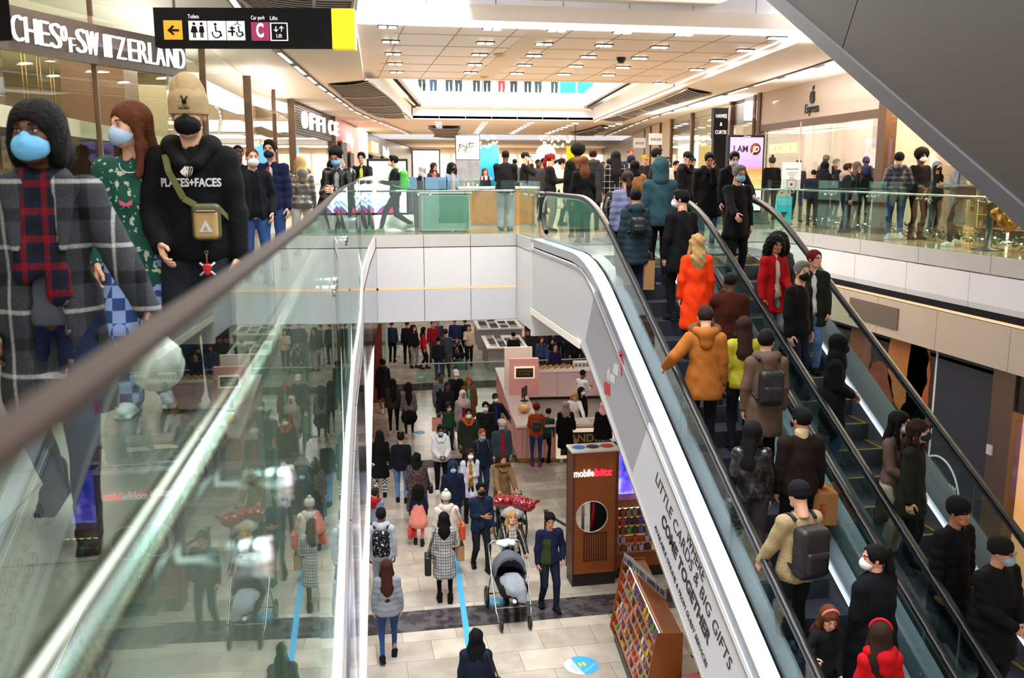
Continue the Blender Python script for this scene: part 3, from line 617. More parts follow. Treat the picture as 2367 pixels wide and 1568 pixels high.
b = B(); b.prism([(1.8-7, UC+TAN*1.8-oz), (15-7, UC+TAN*15-oz), (15-7, UC+TAN*15+.13-oz), (1.8-7, UC+TAN*1.8+.13-oz)], -.03, .03, 'x'); b.build('edge_trim', M('edge_aluminium', '#5c5c60', .35, .5), t_)

# ---------------------------------------------------------------- balustrades
def balustrade(path, label, panel=1.45, rail=.93, top=1.15, side=1, inset=.09, joints=None, brackets=True, tube=.021, gm=None, cap=False):
    """glass panels on a path; the steel rail stands off on the walkway side (side=+1: left of the path)"""
    o0 = Vector((path[0][0], path[0][1], 0)); t_ = empty('glass_balustrade', tuple(o0), 0, label, 'balustrade')
    tot = sum((Vector(c)-Vector(a)).length for a, c in zip(path, path[1:])); n = max(1, round(tot/panel)); rp = []
    for k in range(n):
        s0, s1 = tot*k/n+.006, tot*(k+1)/n-.006; m = 4; b = B(); ring = []
        for i in range(m+1):
            p, d = along(path, s0+(s1-s0)*i/m); nn = Vector((-d.y, d.x)); ring.append((p, nn))
        for (p, nn), (q, n2) in zip(ring, ring[1:]):
            v = [p-nn*.008, q-n2*.008, q+n2*.008, p+nn*.008]; b.prism([(w.x-o0.x, w.y-o0.y) for w in v], .01, top)
        bmesh.ops.remove_doubles(b.bm, verts=b.bm.verts, dist=.0005)
        b.build('glass_panel', gm or glassd, t_)
        for s in (s0+.12, s1-.12):
            if not brackets: continue
            p, d = along(path, s); nn = Vector((-d.y, d.x))*side; b = B(); c = p+nn*.01
            b.tube([(p.x-nn.x*.016-o0.x, p.y-nn.y*.016-o0.y, rail-.07), (p.x+nn.x*.03-o0.x, p.y+nn.y*.03-o0.y, rail-.07)], .022, 10)
            b.tube([(p.x+nn.x*.03-o0.x, p.y+nn.y*.03-o0.y, rail-.07), (p.x+nn.x*inset-o0.x, p.y+nn.y*inset-o0.y, rail-.07), (p.x+nn.x*inset-o0.x, p.y+nn.y*inset-o0.y, rail-.01)], .008, 6)
            b.build('rail_bracket', chrome, t_)
    N_ = max(6, int(tot*2)); pts = []
    for k in range(N_+1):
        p, d = along(path, tot*k/N_*.9999); nn = Vector((-d.y, d.x))*side; pts.append((p.x+nn.x*inset-o0.x, p.y+nn.y*inset-o0.y, rail))
    if cap:
        b = B()
        for k in range(N_):
            p, d = along(path, tot*k/N_*.9999); q, d2 = along(path, tot*(k+1)/N_*.9999); nn = Vector((-d.y, d.x)); n2 = Vector((-d2.y, d2.x)); v = [p-nn*.011, q-n2*.011, q+n2*.011, p+nn*.011]
            b.prism([(w.x-o0.x, w.y-o0.y) for w in v], top-.003, top+.004)
        b.build('edge_reflection', M('brown_edge_reflection', '#2e221a', .7), t_)  # added strip, its brown colour stands for reflections in the glass edge
    b = B(); b.tube(pts, tube, 14); b.build('handrail', M('satin_steel', '#c9ced0', .16, 1.), t_)
    b = B()
    for k in range(N_):
        p, d = along(path, tot*k/N_*.9999); q, d2 = along(path, tot*(k+1)/N_*.9999); nn = Vector((-d.y, d.x)); n2 = Vector((-d2.y, d2.x)); v = [p-nn*.02, q-n2*.02, q+n2*.02, p+nn*.02]
        b.prism([(w.x-o0.x, w.y-o0.y) for w in v], -.05, .02)
    b.build('base_channel', steel, t_); return t_
GB = [(GP[0][0], GP[0][1])]+GP[1:]
balustrade([GP[0]]+GP[1:-1]+[(.84, 19.75)], 'long glass balustrade at the left, passing right beside the viewer, with a steel tube rail', 2.3, rail=1.0, top=1.25, side=1, inset=.088, tube=.028, cap=True, gm=glass_mat('near_glass', (.88, .97, .935), 1.22))
balustrade([(.9, 19.83), (3.9, 19.83)], 'glass balustrade along the front of the bridge', 1.05)
balustrade([(3.93, 19.8), (3.93, 17.7)], 'short glass balustrade returning from the bridge to the escalator end', .7)
balustrade([(7.1, 20.13), (9.85, 20.13), (10.1, 19.8), (10.23, 18.6), (10.23, -1)], 'glass balustrade curving round to the right gallery with the long steel rail', 1.6)
balustrade([(4.15, 44.1), (11.8, 44.1)], 'upper storey glass balustrade over the far opening', 1.6).location.z = 4.95

# ---------------------------------------------------------------- hanging direction sign
t_ = empty('direction_sign', (-1.33, 8.0, 2.3), math.radians(-9.5), 'long black hanging direction sign with a yellow end block, TOILETS and LIFTS pictograms', 'sign')
def sx(px): return (px-355)*(1.565/434)
def sz(py): return (121-py)*(1.565/434)
yel = M('sign_yellow', '#ffd800', .4, emit=.25); sgb = M('sign_black', '#050608', .7); yo = M('sign_amber', '#e79a12', .4, emit=.25); swh = M('sign_white', '#eeeeee', .5, emit=.3); mag = M('sign_magenta', '#9c1c5c', .5, emit=.15)
b = B(); b.box((0, 0, sz(118)), (sx(742), .12, sz(36))); b.build('sign_case', sgb, t_)
b = B(); b.box((sx(740), -.004, sz(121)), (sx(789), .124, sz(37))); b.build('end_block', yel, t_)
for x in (395, 700): b = B(); b.tube([(sx(x), .06, sz(36)), (sx(x), .06, 1.3)], .012, 8); b.build('hanger_rod', steel, t_)
F = lambda px, py, dy=-.008: frame((sx(px), dy, sz(py)), (1, 0, 0), (0, 0, 1))
def ic(px0, py0, px1, py1, m, name='pictogram_tile', dy=-.006, bev=.012): b = B(); b.box((sx(px0), dy, sz(py1)), (sx(px1), 0, sz(py0))); return b.build(name, m, t_)
ic(376, 63, 416, 103, yo); 
for x0, x1 in ((430, 469), (471, 510), (512, 551)): ic(x0, 64, x1, 104, swh)
ic(565, 66, 604, 105, mag); ic(606, 67, 644, 105, swh); ic(609, 69, 642, 103, sgb, 'lift_tile', -.008)
def poly2(pts, m, name='pictogram', dy=-.012): b = B(); b.prism([(sx(x), sz(y)) for x, y in pts], dy, dy+.008, 'y'); return b.build(name, m, t_)
poly2([(384, 84), (396, 73), (399, 76), (393, 81.5), (409, 81.5), (409, 86), (393, 86), (399, 91), (396, 94)], sgb)
for cx_, fem in ((442, 1), (458, 0)):
    b = B(); b.lathe([(0, -.002), (.0115, -.002), (.0115, .002), (0, .002)], n=12, mat=frame((sx(cx_), -.011, sz(70)), (1, 0, 0), (0, 0, 1))); b.build('pictogram', sgb, t_)
    poly2([(cx_-4, 75), (cx_+4, 75), (cx_+(8 if fem else 6), 88), (cx_+3, 88), (cx_+3, 99), (cx_+.6, 99), (cx_+.6, 89), (cx_-.6, 89), (cx_-.6, 99), (cx_-3, 99), (cx_-3, 88), (cx_-(8 if fem else 6), 88)], sgb)
def arc(cx_, cy_, r, w, a0, a1, m=sgb):
    n = 16; P_ = [(cx_+r*math.cos(a0+(a1-a0)*k/n), cy_+r*math.sin(a0+(a1-a0)*k/n)) for k in range(n+1)]; b = B(); b.tube([(sx(x), -.01, sz(y)) for x, y in P_], w, 6); return b.build('pictogram', m, t_)
for ox in (490, 540):
    sc_ = 1 if ox == 490 else .7; oy = 90
    arc(ox, oy, 9*sc_, .005, -.6, 3.6); b = B(); b.tube([(sx(ox-2), -.01, sz(oy-15*sc_)), (sx(ox-1), -.01, sz(oy-4*sc_)), (sx(ox+7*sc_), -.01, sz(oy-4*sc_)), (sx(ox+11*sc_), -.01, sz(oy+6*sc_))], .0065, 6); b.lathe([(0, -.002), (.011*sc_, -.002), (.011*sc_, .002), (0, .002)], n=10, mat=frame((sx(ox-2), -.01, sz(oy-19*sc_)), (1, 0, 0), (0, 0, 1))); b.build('pictogram', sgb, t_)
b = B(); b.tube([(sx(515), -.01, sz(86)), (sx(530), -.01, sz(86))], .007, 6); b.tube([(sx(524), -.01, sz(75)), (sx(524), -.01, sz(95))], .007, 6); b.tube([(sx(519), -.01, sz(79)), (sx(530), -.01, sz(79))], .006, 6); b.build('pictogram', sgb, t_)
b = B(); b.tube([(sx(529), -.01, sz(72)), (sx(536), -.01, sz(69)), (sx(543), -.01, sz(73))], .003, 6); b.tube([(sx(536), -.01, sz(69)), (sx(536), -.01, sz(64))], .003, 6); b.build('pictogram', sgb, t_)
letters('C', F(576, 97, -.012), .145, swh, t_, 'lettering', .002, width=sx(592)-sx(576), bold=.005)
for tx, px, py, w in (('Toilets', 429, 58.5, 24), ('Car park', 565, 60.5, 30), ('Lifts', 606, 61.5, 16)): letters(tx, F(px, py, -.004), .042, swh, t_, 'lettering', .001, width=w*1.565/434)
letters('Lift', F(619, 98.5, -.012), .042, swh, t_, 'lettering', .001, width=12*1.565/434)
for x, up in ((619, 0), (631, 1)):
    s = 1 if up else -1; b = B(); b.tube([(sx(x), -.012, sz(86)), (sx(x), -.012, sz(75))], .0035, 6); tip = 75 if up else 86; b.tube([(sx(x-4.5), -.012, sz(tip+4.5*s)), (sx(x), -.012, sz(tip)), (sx(x+4.5), -.012, sz(tip+4.5*s))], .0035, 6); b.build('pictogram', swh, t_)
t_ = empty('direction_sign', tuple(at(-40, -14, d=4.6)), math.radians(-30), 'end of a second dark hanging sign with an amber arrow at the top left', 'sign')
b = B(); b.box((-.5, 0, -.2), (.05, .1, .2)); b.build('sign_case', sgb, t_); b = B(); b.box((-.1, -.008, -.14), (.035, 0, .02)); b.build('arrow_tile', yo, t_); b = B(); b.tube([(0, .05, .2), (0, .05, 1.3)], .012, 6); b.build('hanger_rod', steel, t_)
b = B(); b.tube([(-.03, -.012, -.11), (-.03, -.012, -.01)], .005, 6); b.tube([(-.055, -.012, -.04), (-.03, -.012, -.01), (-.005, -.012, -.04)], .005, 6); b.build('arrow', sgb, t_)
# ---------------------------------------------------------------- smooth solid shapes: fields turned into meshes
class Field:
    def __init__(s, lo, hi, h):
        s.h = h; s.lo = np.array(lo, float); n = np.maximum(4, np.ceil((np.array(hi)-s.lo)/h).astype(int)+1)
        s.ax = [s.lo[i]+h*np.arange(n[i]) for i in range(3)]; s.v = np.full(tuple(n), 1.0, np.float32)
    def _blk(s, lo, hi):
        sl = []
        for i in range(3):
            a = int(np.clip(np.floor((lo[i]-s.lo[i])/s.h), 0, len(s.ax[i]))); b = int(np.clip(np.ceil((hi[i]-s.lo[i])/s.h)+1, 0, len(s.ax[i])))
            if b <= a: return None, None
            sl.append(slice(a, b))
        return tuple(sl), np.meshgrid(s.ax[0][sl[0]], s.ax[1][sl[1]], s.ax[2][sl[2]], indexing='ij', sparse=True)
    def _put(s, sl, d, k, sub=False):
        v = s.v[sl]
        if sub: d = -d; h = np.maximum(k-np.abs(v-d), 0)/k if k else 0; s.v[sl] = np.maximum(v, d)+h*h*k/4 if k else np.maximum(v, d)
        else: h = np.maximum(k-np.abs(v-d), 0)/k if k else 0; s.v[sl] = np.minimum(v, d)-h*h*k/4 if k else np.minimum(v, d)
    def cap(s, a, b, ra, rb=None, sq=1., k=.02, sub=False, sx=1.):
        rb = ra if rb is None else rb; a = np.array(a, float); b = np.array(b, float); m = max(ra, rb)*max(1, sq, sx)+k+3*s.h
        sl, g = s._blk(np.minimum(a, b)-m, np.maximum(a, b)+m)
        if sl is None: return s
        S = np.array([1/sx, 1/sq, 1.]); c = (a+b)/2; a2 = (a-c)*S; b2 = (b-c)*S; ba = b2-a2; L2 = max(ba@ba, 1e-9)
        P_ = [(g[i]-c[i])*S[i]-a2[i] for i in range(3)]; t = np.clip((P_[0]*ba[0]+P_[1]*ba[1]+P_[2]*ba[2])/L2, 0, 1)
        d = np.sqrt((P_[0]-ba[0]*t)**2+(P_[1]-ba[1]*t)**2+(P_[2]-ba[2]*t)**2)-(ra+(rb-ra)*t)
        s._put(sl, (d*min(1, (sq+1)/2)).astype(np.float32), k, sub); return s
    def ell(s, c, r, k=.02, sub=False, amp=0, freq=0, seed=0):
        c = np.array(c, float); r = np.array(r, float); m = k+3*s.h+abs(amp)*2; sl, g = s._blk(c-r-m, c+r+m)
        if sl is None: return s
        q = [(g[i]-c[i])/r[i] for i in range(3)]; k0 = np.sqrt(q[0]**2+q[1]**2+q[2]**2)+1e-6; k1 = np.sqrt((q[0]/r[0])**2+(q[1]/r[1])**2+(q[2]/r[2])**2)+1e-6
        d = k0*(k0-1)/k1
        if amp: d = d+amp*(np.sin(freq*g[0]+seed)*np.sin(freq*g[1]+2*seed)*np.sin(freq*g[2]+.7)+.6*np.sin(2.3*freq*g[0]+1.)*np.sin(2.1*freq*g[1])*np.sin(1.9*freq*g[2]+seed))
        s._put(sl, d.astype(np.float32), k, sub); return s
    def box(s, c, hf, r=.01, k=.0, sub=False):
        c = np.array(c, float); hf = np.array(hf, float); m = k+r+3*s.h; sl, g = s._blk(c-hf-m, c+hf+m)
        if sl is None: return s
        if sub:   # cutting boxes reach everywhere inside themselves
            pass
        q = [np.abs(g[i]-c[i])-hf[i]+r for i in range(3)]
        d = np.sqrt(sum(np.maximum(x, 0)**2 for x in q))+np.minimum(np.maximum(np.maximum(q[0], q[1]), q[2]), 0)-r
        s._put(sl, d.astype(np.float32), k, sub); return s
    def folds(s, amp, fz=26., fx=14., seed=0., puff=0., pitch=.11):
        g = np.meshgrid(*s.ax, indexing='ij', sparse=True)
        if amp: s.v += (amp*(np.sin(fz*g[2]+3*np.sin(fx*g[0]+seed)+2*np.sin(9*g[1]+seed*2))*.6+np.sin(fz*1.7*g[2]+fx*g[0]*2+seed*3+2*np.sin(11*g[0]))*.4)).astype(np.float32)
        if puff: s.v += (puff*(1-2*np.abs(np.sin(np.pi*g[2]/pitch)))).astype(np.float32)*.5
        return s
    def mesh(s):
        v = s.v; v[0], v[-1], v[:, 0], v[:, -1], v[:, :, 0], v[:, :, -1] = (np.maximum(x, 1e-4) for x in (v[0], v[-1], v[:, 0], v[:, -1], v[:, :, 0], v[:, :, -1]))
        n = v.shape; I = v < 0; C = [m-1 for m in n]
        cnt = np.zeros(C, np.int8); acc = np.zeros(C+[3], np.float32)
        for ax in range(3):
            o = [(0, 0), (0, 1), (1, 0), (1, 1)]; oth = [i for i in range(3) if i != ax]
            for u, w in o:
                st = [0, 0, 0]; st[oth[0]], st[oth[1]] = u, w
                A = tuple(slice(st[i], st[i]+C[i]) for i in range(3)); en = list(st); en[ax] += 1; Bs = tuple(slice(en[i], en[i]+C[i]) for i in range(3))
                cr = I[A] != I[Bs]; ix = np.nonzero(cr)
                va, vb = v[A][ix], v[Bs][ix]; t = va/(va-vb+1e-12); cnt[ix] += 1
                for i in range(3): acc[ix+(i,)] += st[i]+(t if i == ax else 0)
        act = np.nonzero(cnt); idx = np.full(C, -1, np.int64); idx[act] = np.arange(len(act[0]))
        P_ = acc[act]/cnt[act][:, None]+np.stack(act, 1); V = s.lo+P_*s.h; Q = []
        for ax in range(3):
            o1, o2 = [(1, 2), (2, 0), (0, 1)][ax]
            A = [slice(None)]*3; Bs = [slice(None)]*3; A[ax] = slice(0, n[ax]-1); Bs[ax] = slice(1, n[ax]); cr = I[tuple(A)] != I[tuple(Bs)]
            ix = np.stack(np.nonzero(cr), 1); ok = (ix[:, o1] > 0) & (ix[:, o2] > 0) & (ix[:, o1] < n[o1]-1) & (ix[:, o2] < n[o2]-1); ix = ix[ok]
            e1 = np.zeros(3, int); e1[o1] = 1; e2 = np.zeros(3, int); e2[o2] = 1
            q = np.stack([idx[tuple((ix-e1-e2).T)], idx[tuple((ix-e2).T)], idx[tuple(ix.T)], idx[tuple((ix-e1).T)]], 1); ins = I[tuple(ix.T)]
            q[~ins] = q[~ins][:, ::-1]; Q.append(q)
        return V, np.concatenate(Q)
def tomesh(name, V, Q, mi=None, uv=None):
    me = bpy.data.meshes.new(name); n, m = len(V), len(Q)
    me.vertices.add(n); me.vertices.foreach_set('co', np.asarray(V, np.float32).ravel()); me.loops.add(m*4); me.loops.foreach_set('vertex_index', np.asarray(Q, np.int32).ravel())
    me.polygons.add(m); me.polygons.foreach_set('loop_start', np.arange(0, m*4, 4, dtype=np.int32))
    try: me.polygons.foreach_set('loop_total', np.full(m, 4, np.int32))
    except Exception: pass
    me.polygons.foreach_set('use_smooth', np.ones(m, bool))
    if mi is not None: me.polygons.foreach_set('material_index', np.asarray(mi, np.int32))
    me.update(calc_edges=True); return me
def part(name, fld, mat, parent, label=None):
    V, Q = fld if isinstance(fld, tuple) else fld.mesh()
    if not len(Q): return None
    o = link(name, tomesh(name, V, Q), mat, parent)
    if label: o['label'] = label
    return o
def xf(VQ, Mx): A = np.array(Mx); return VQ[0]@A[:3, :3].T+A[:3, 3], (VQ[1] if np.linalg.det(A[:3, :3]) > 0 else VQ[1][:, ::-1])
_cache = {}
def cached(key, fn):
    if key not in _cache: _cache[key] = fn()
    return _cache[key]
def head_proto(h, child=False):
    f = Field((-.11, -.14, -.2), (.11, .15, .13), h)
    f.ell((0, -.012, .025), (.074, .094, .082), .02).ell((0, .022, -.03), (.060, .066, .086), .03).ell((0, .058, -.094), (.026, .026, .022), .035)
    for s in (-1, 1): f.ell((s*.036, .058, -.028), (.022, .022, .024), .02); f.ell((s*.03, .062, -.085), (.02, .02, .016), .03)
    f.cap((-.034, .083, .016), (.034, .083, .016), .0095, k=.014)
    for s in (-1, 1): f.ell((s*.029, .096, .0), (.017, .016, .010), .01, True)
    f.cap((0, .088, .008), (0, .103, -.028), .006, .0095, k=.012)
    for s in (-1, 1): f.ell((s*.010, .095, -.034), (.0085, .009, .007), .006); f.ell((s*.075, -.006, -.008), (.010, .019, .031), .006)
    f.cap((-.016, .084, -.062), (.016, .084, -.062), .0065, k=.006).cap((-.012, .083, -.073), (.012, .083, -.073), .0075, k=.004)
    f.cap((0, -.022, -.06), (0, -.035, -.2), .052, .056, k=.03)
    V, Q = f.mesh(); c = V[Q].mean(1); mi = np.zeros(len(Q), int)
    mi[(abs(c[:, 0]) < .023) & (c[:, 2] > -.081) & (c[:, 2] < -.056) & (c[:, 1] > .083)] = 1
    mi[(abs(abs(c[:, 0])-.031) < .019) & (abs(c[:, 2]-.0235+.10*abs(abs(c[:, 0])-.03)) < max(.0045, h*.6)) & (c[:, 1] > .05)] = 2
    g = Field((-.05, .06, -.02), (.05, .11, .02), max(.003, h*.6))
    for s in (-1, 1): g.ell((s*.029, .0790, -.001), (.0120, .0118, .0068), .0)
    V2, Q2 = g.mesh(); c2 = V2[Q2].mean(1); m2 = np.full(len(Q2), 3); rr = (abs(c2[:, 0])-.029)**2+(c2[:, 2])**2; m2[(rr < .0060**2) & (c2[:, 1] > .08)] = 4
    return np.concatenate([V, V2]), np.concatenate([Q, Q2+len(V)]), np.concatenate([mi, m2])
def hand_proto(kind, h):
    """right hand, wrist at the origin, hand hanging along -z, palm facing -x, thumb towards +y"""
    f = Field((-.09, -.07, -.21), (.05, .10, .04), h)
    f.cap((0, 0, .03), (0, 0, -.01), .026, .025, sq=1.1, k=.01, sx=.85).box((0, .0, -.052), (.013, .040, .044), .012, .014)
    cur = {'relaxed': (.25, .45, .4), 'grip': (1.0, 1.25, .9), 'flat': (.06, .1, .08)}[kind]
    for y, L_, r in ((.031, .074, .0088), (.011, .083, .0092), (-.010, .077, .0088), (-.030, .060, .0078)):
        p = np.array([0, y, -.085]); a = 0.
        sp_ = (y-.0)*.9 if kind == 'flat' else y*.35
        for c_, fr in zip(cur, (.45, .31, .24)):
            a += c_; q = p+np.array([-math.sin(a)*L_*fr, sp_*fr*.6*L_/.08, -math.cos(a)*L_*fr]); f.cap(p, q, r, r*.93, k=.004); p = q; r *= .93
    t0 = np.array([-.004, .030, -.022]); t1 = t0+np.array([-.014, .028, -.026]); t2 = t1+(np.array([-.02, .008, -.030]) if kind != 'flat' else np.array([-.004, .022, -.028])); t3 = t2+(np.array([-.018, -.012, -.016]) if kind == 'grip' else np.array([-.006, .004, -.024]))
    f.cap(t0, t1, .016, .0125, k=.012).cap(t1, t2, .0115, .0105, k=.005).cap(t2, t3, .0105, .0088, k=.004)
    return f.mesh()
def shoe_proto(kind, h):
    f = Field((-.07, -.12, -.02), (.07, .22, .36 if kind == 'tall' else .2), h)
    f.cap((0, -.045, .045), (0, .03, .055), .04, .046, k=.02).cap((0, .03, .05), (0, .135, .036), .046, .034, k=.03, sx=1.05).box((0, .035, .012), (.046, .125, .014), .01, .006)
    if kind != 'low': f.cap((0, -.03, .06), (0, -.025, .15 if kind == 'boot' else .3), .05, .056, k=.02)
    else: f.cap((0, -.035, .06), (0, -.03, .095), .042, .042, k=.01)
    return f.mesh()
def strands(f, amp, n=34, up=0):
    g = np.meshgrid(*f.ax, indexing='ij', sparse=True); a = np.arctan2(g[0], -(g[1]-.03)); f.v += (amp*np.sin(n*a+3*np.sin(14*g[2]))+amp*.6*np.sin(n*2.3*a+5*np.sin(9*g[2]+1))).astype(np.float32); return f
def hair_proto(kind, h):
    f = Field((-.26, -.27, -.62), (.26, .2, .25), h) if kind in ('long', 'curly', 'wavy', 'hijab', 'afrolong', 'vlong') else Field((-.2, -.24, -.3), (.2, .21, .24), h)
    face = lambda: f.ell((0, .085, -.052), (.062, .065, .098), .01, True)
    if kind in ('short', 'fade', 'quiff', 'bun', 'pony', 'topbuns'):
        t = .0 if kind == 'fade' else .008
        f.ell((0, -.014, .027), (.079+t, .1+t, .086+t*1.3), 0, amp=.0 if kind == 'fade' else .0025, freq=90)
        if kind == 'quiff': f.ell((0, .045, .095), (.06, .05, .032), .03, amp=.004, freq=70)
        if kind == 'short': f.ell((0, .03, .085), (.068, .06, .03), .03, amp=.004, freq=80)
        f.ell((0, .095, -.02), (.068, .062, .095), .01, True).box((0, .05, -.17), (.2, .2, .12), .01, 0, True)
        if kind in ('bun', 'pony'): f.ell((0, -.105, .055), (.045, .042, .045), .015, amp=.004, freq=90)
        if kind == 'topbuns':
            for s in (-1, 1): f.ell((s*.045, -.04, .115), (.042, .04, .036), .01, amp=.005, freq=90)
        if kind == 'pony': f.cap((0, -.12, .05), (0, -.15, -.1), .035, .04, k=.02).cap((0, -.15, -.1), (0, -.13, -.27), .04, .015, k=.02)
        if kind != 'fade': strands(f, .0022)
    elif kind == 'bob':
        f.ell((0, -.022, .022), (.096, .118, .1), 0); f.ell((0, -.055, -.07), (.1, .088, .11), .03); 
        for s in (-1, 1): f.ell((s*.078, .0, -.05), (.028, .05, .09), .02)
        f.ell((0, .092, -.062), (.064, .07, .1), .012, True); f.box((0, .02, -.26), (.2, .2, .1), .02, .01, True); strands(f, .0016, 60)
    elif kind in ('long', 'vlong', 'wavy'):
        f.ell((0, -.018, .028), (.088, .108, .094), 0); bot = -.56 if kind == 'vlong' else -.36
        f.cap((0, -.055, .0), (0, -.105, bot*.6), .082, .095, sq=.62, k=.04).cap((0, -.105, bot*.6), (0, -.12, bot), .095, .05, sq=.5, k=.04)
        for s in (-1, 1): f.cap((s*.07, .01, .03), (s*.088, .005, -.12), .022, .026, k=.03).cap((s*.088, .005, -.12), (s*.095, .045, -.26), .026, .018, k=.03)
        face(); f.cap((0, -.02, -.1), (0, -.03, -.3), .05, .055, k=.0, sub=True); f.box((0, .12, -.3), (.05, .1, .28), .01, .01, True)
        strands(f, .0045 if kind == 'wavy' else .0028)
        if kind == 'wavy': f.folds(.008, 38, 20, 1.)
    elif kind in ('curly', 'afrolong'):
        f.ell((0, -.035, .02), (.125, .125, .105), 0, amp=.012, freq=75)
        for s in (-1, 1): f.ell((s*.095, -.03, -.10), (.062, .075, .13), .03, amp=.012, freq=70, seed=s); f.ell((s*.09, -.02, -.24), (.05, .06, .09), .03, amp=.012, freq=70, seed=s)
        f.ell((0, -.09, -.14), (.12, .07, .17), .03, amp=.012, freq=72); face()
    elif kind == 'afro':
        f.ell((0, -.03, .05), (.135, .13, .125), 0, amp=.009, freq=95); f.ell((0, .10, -.045), (.068, .075, .105), .01, True); f.box((0, .05, -.2), (.2, .12, .12), .01, 0, True)
    elif kind == 'hijab':
        f.ell((0, -.012, .022), (.096, .116, .104), 0); f.cap((0, -.012, -.05), (0, -.02, -.17), .086, .11, k=.04).cap((0, -.02, -.17), (0, -.02, -.25), .13, .17, sq=.72, k=.05)
        f.ell((0, .105, -.022), (.055, .05, .078), .01, True); f.folds(.005, 30, 22, .5)
    elif kind == 'hood':
        f.ell((0, -.02, .02), (.108, .13, .125), 0); f.cap((0, -.03, -.07), (0, -.035, -.16), .105, .11, k=.04); f.ell((0, .13, -.03), (.072, .085, .105), .01, True); f.ell((0, .0, -.02), (.082, .11, .105), .0, True); f.folds(.003, 30, 22, .5)
    elif kind in ('beanie', 'slouch', 'pompom'):
        f.ell((0, -.016, .055 if kind != 'slouch' else .075), (.088, .105, .082 if kind != 'slouch' else .115), 0); f.cap((0, -.014, .012), (0, -.012, .045), .09, .092, sq=1.16, k=.006); f.box((0, 0, -.08), (.2, .2, .075), .005, 0, True)
        if kind == 'pompom': f.ell((0, -.03, .155), (.035, .035, .033), 0, amp=.004, freq=120)
        if kind == 'slouch': f.ell((.01, -.03, .13), (.07, .08, .075), .03); f.folds(.0025, 40, 60, .5); f.cap((0, -.010, .012), (0, -.010, .058), .0965, .098, sq=1.16, k=0); f.box((0, 0, -.08), (.2, .2, .075), .005, 0, True)
    elif kind == 'cap':
        f.ell((0, -.012, .04), (.086, .104, .078), 0); f.box((0, 0, -.1), (.2, .2, .115), .005, 0, True); f.cap((-.03, .11, .028), (.03, .11, .028), .05, sq=1.1, k=.0); g = np.meshgrid(*f.ax, indexing='ij', sparse=True); f.v = np.where((g[1] > .085) & (abs(g[2]-.026+.25*(g[1]-.085)) > .006) & (g[2] < .07), np.maximum(f.v, .004), f.v).astype(np.float32)
    elif kind == 'flatcap':
        f.ell((0, .01, .062), (.098, .13, .05), 0); f.ell((0, .1, .035), (.07, .055, .014), .01); f.box((0, 0, -.1), (.2, .2, .12), .005, 0, True)
    elif kind == 'furhood':
        for k_ in range(26):
            a = 2*math.pi*k_/26; f.ell((.12*math.sin(a), .0+.055*math.cos(a)+.02, -.125+.03*math.cos(a)), (.042, .042, .036), .01, amp=.008, freq=130, seed=k_)
    elif kind == 'hooddown':
        f.cap((-.085, .01, -.15), (-.035, .085, -.225), .036, .03, k=.03).cap((.085, .01, -.15), (.035, .085, -.225), .036, .03, k=.03).cap((-.075, -.03, -.14), (0, -.115, -.15), .046, .058, k=.03).cap((.075, -.03, -.14), (0, -.115, -.15), .046, .058, k=.03).cap((0, -.11, -.16), (0, -.13, -.24), .06, .06, sq=.6, k=.04); f.cap((-.09, -.03, -.14), (-.085, .01, -.15), .044, .036, k=.03).cap((.09, -.03, -.14), (.085, .01, -.15), .044, .036, k=.03)
    elif kind == 'braids':
        f.ell((0, -.016, .027), (.086, .106, .092), 0)
        for k_ in range(9): a = math.pi*(k_/8-.5); f.cap((.08*math.sin(a), -.03-.06*math.cos(a), -.02), (.085*math.sin(a), -.05-.06*math.cos(a), -.27), .016, .01, k=.008)
        face()
    return f.mesh()
def mask_proto(h):
    f = Field((-.1, -.04, -.14), (.1, .15, .03), h); f.ell((0, .050, -.056), (.064, .068, .058), 0); f.ell((0, .035, -.05), (.058, .062, .09), .004, True); f.box((0, -.07, -.05), (.2, .085, .2), .004, 0, True)
    f.cap((0, .092, -.012), (0, .103, -.04), .012, .014, k=.012)
    for s in (-1, 1):
        for z in (-.03, -.075): f.cap((s*.057, .05, z), (s*.076, -.005, -.005+(z+.05)*.5), max(.0022, h*.45), k=0)
    return f.mesh()
def glasses_proto():
    b = B()
    for s in (-1, 1):
        b.tube([(s*.031+.021*math.cos(a), .106, .0+.017*math.sin(a)) for a in [2*math.pi*k/14 for k in range(14)]], .0016, 5, closed=True); b.tube([(s*.052, .104, .004), (s*.076, .0, .004)], .0016, 5)
    b.tube([(-.010, .106, .004), (.010, .106, .004)], .0016, 5); return b
HANDS = {'d': (.228, .05, .79), 'p': (.21, .10, .93), 'f': (.055, .30, 1.16), 'l': (.08, .27, 1.02), 'r': (.26, .42, 1.02), 'c': (.03, .22, 1.0), 'm': (.05, .17, 1.46), 'b': (.13, .13, 1.28), 'h': (.28, .12, .84), 'w': (.25, .26, .86), 'k': (.25, -.2, .85), 'x': (-.02, .2, 1.14), 'o': (.34, .22, 1.05)}
SK = dict(w='#c98f74', p='#dba68c', t='#a9714f', b='#6d4128', d='#54321f')
HC = dict(k='#060505', n='#2a170e', c='#5a3019', l='#b08a58', r='#6e0f16', g='#6f6a66', y='#c7a56a', o='#8a4a22')
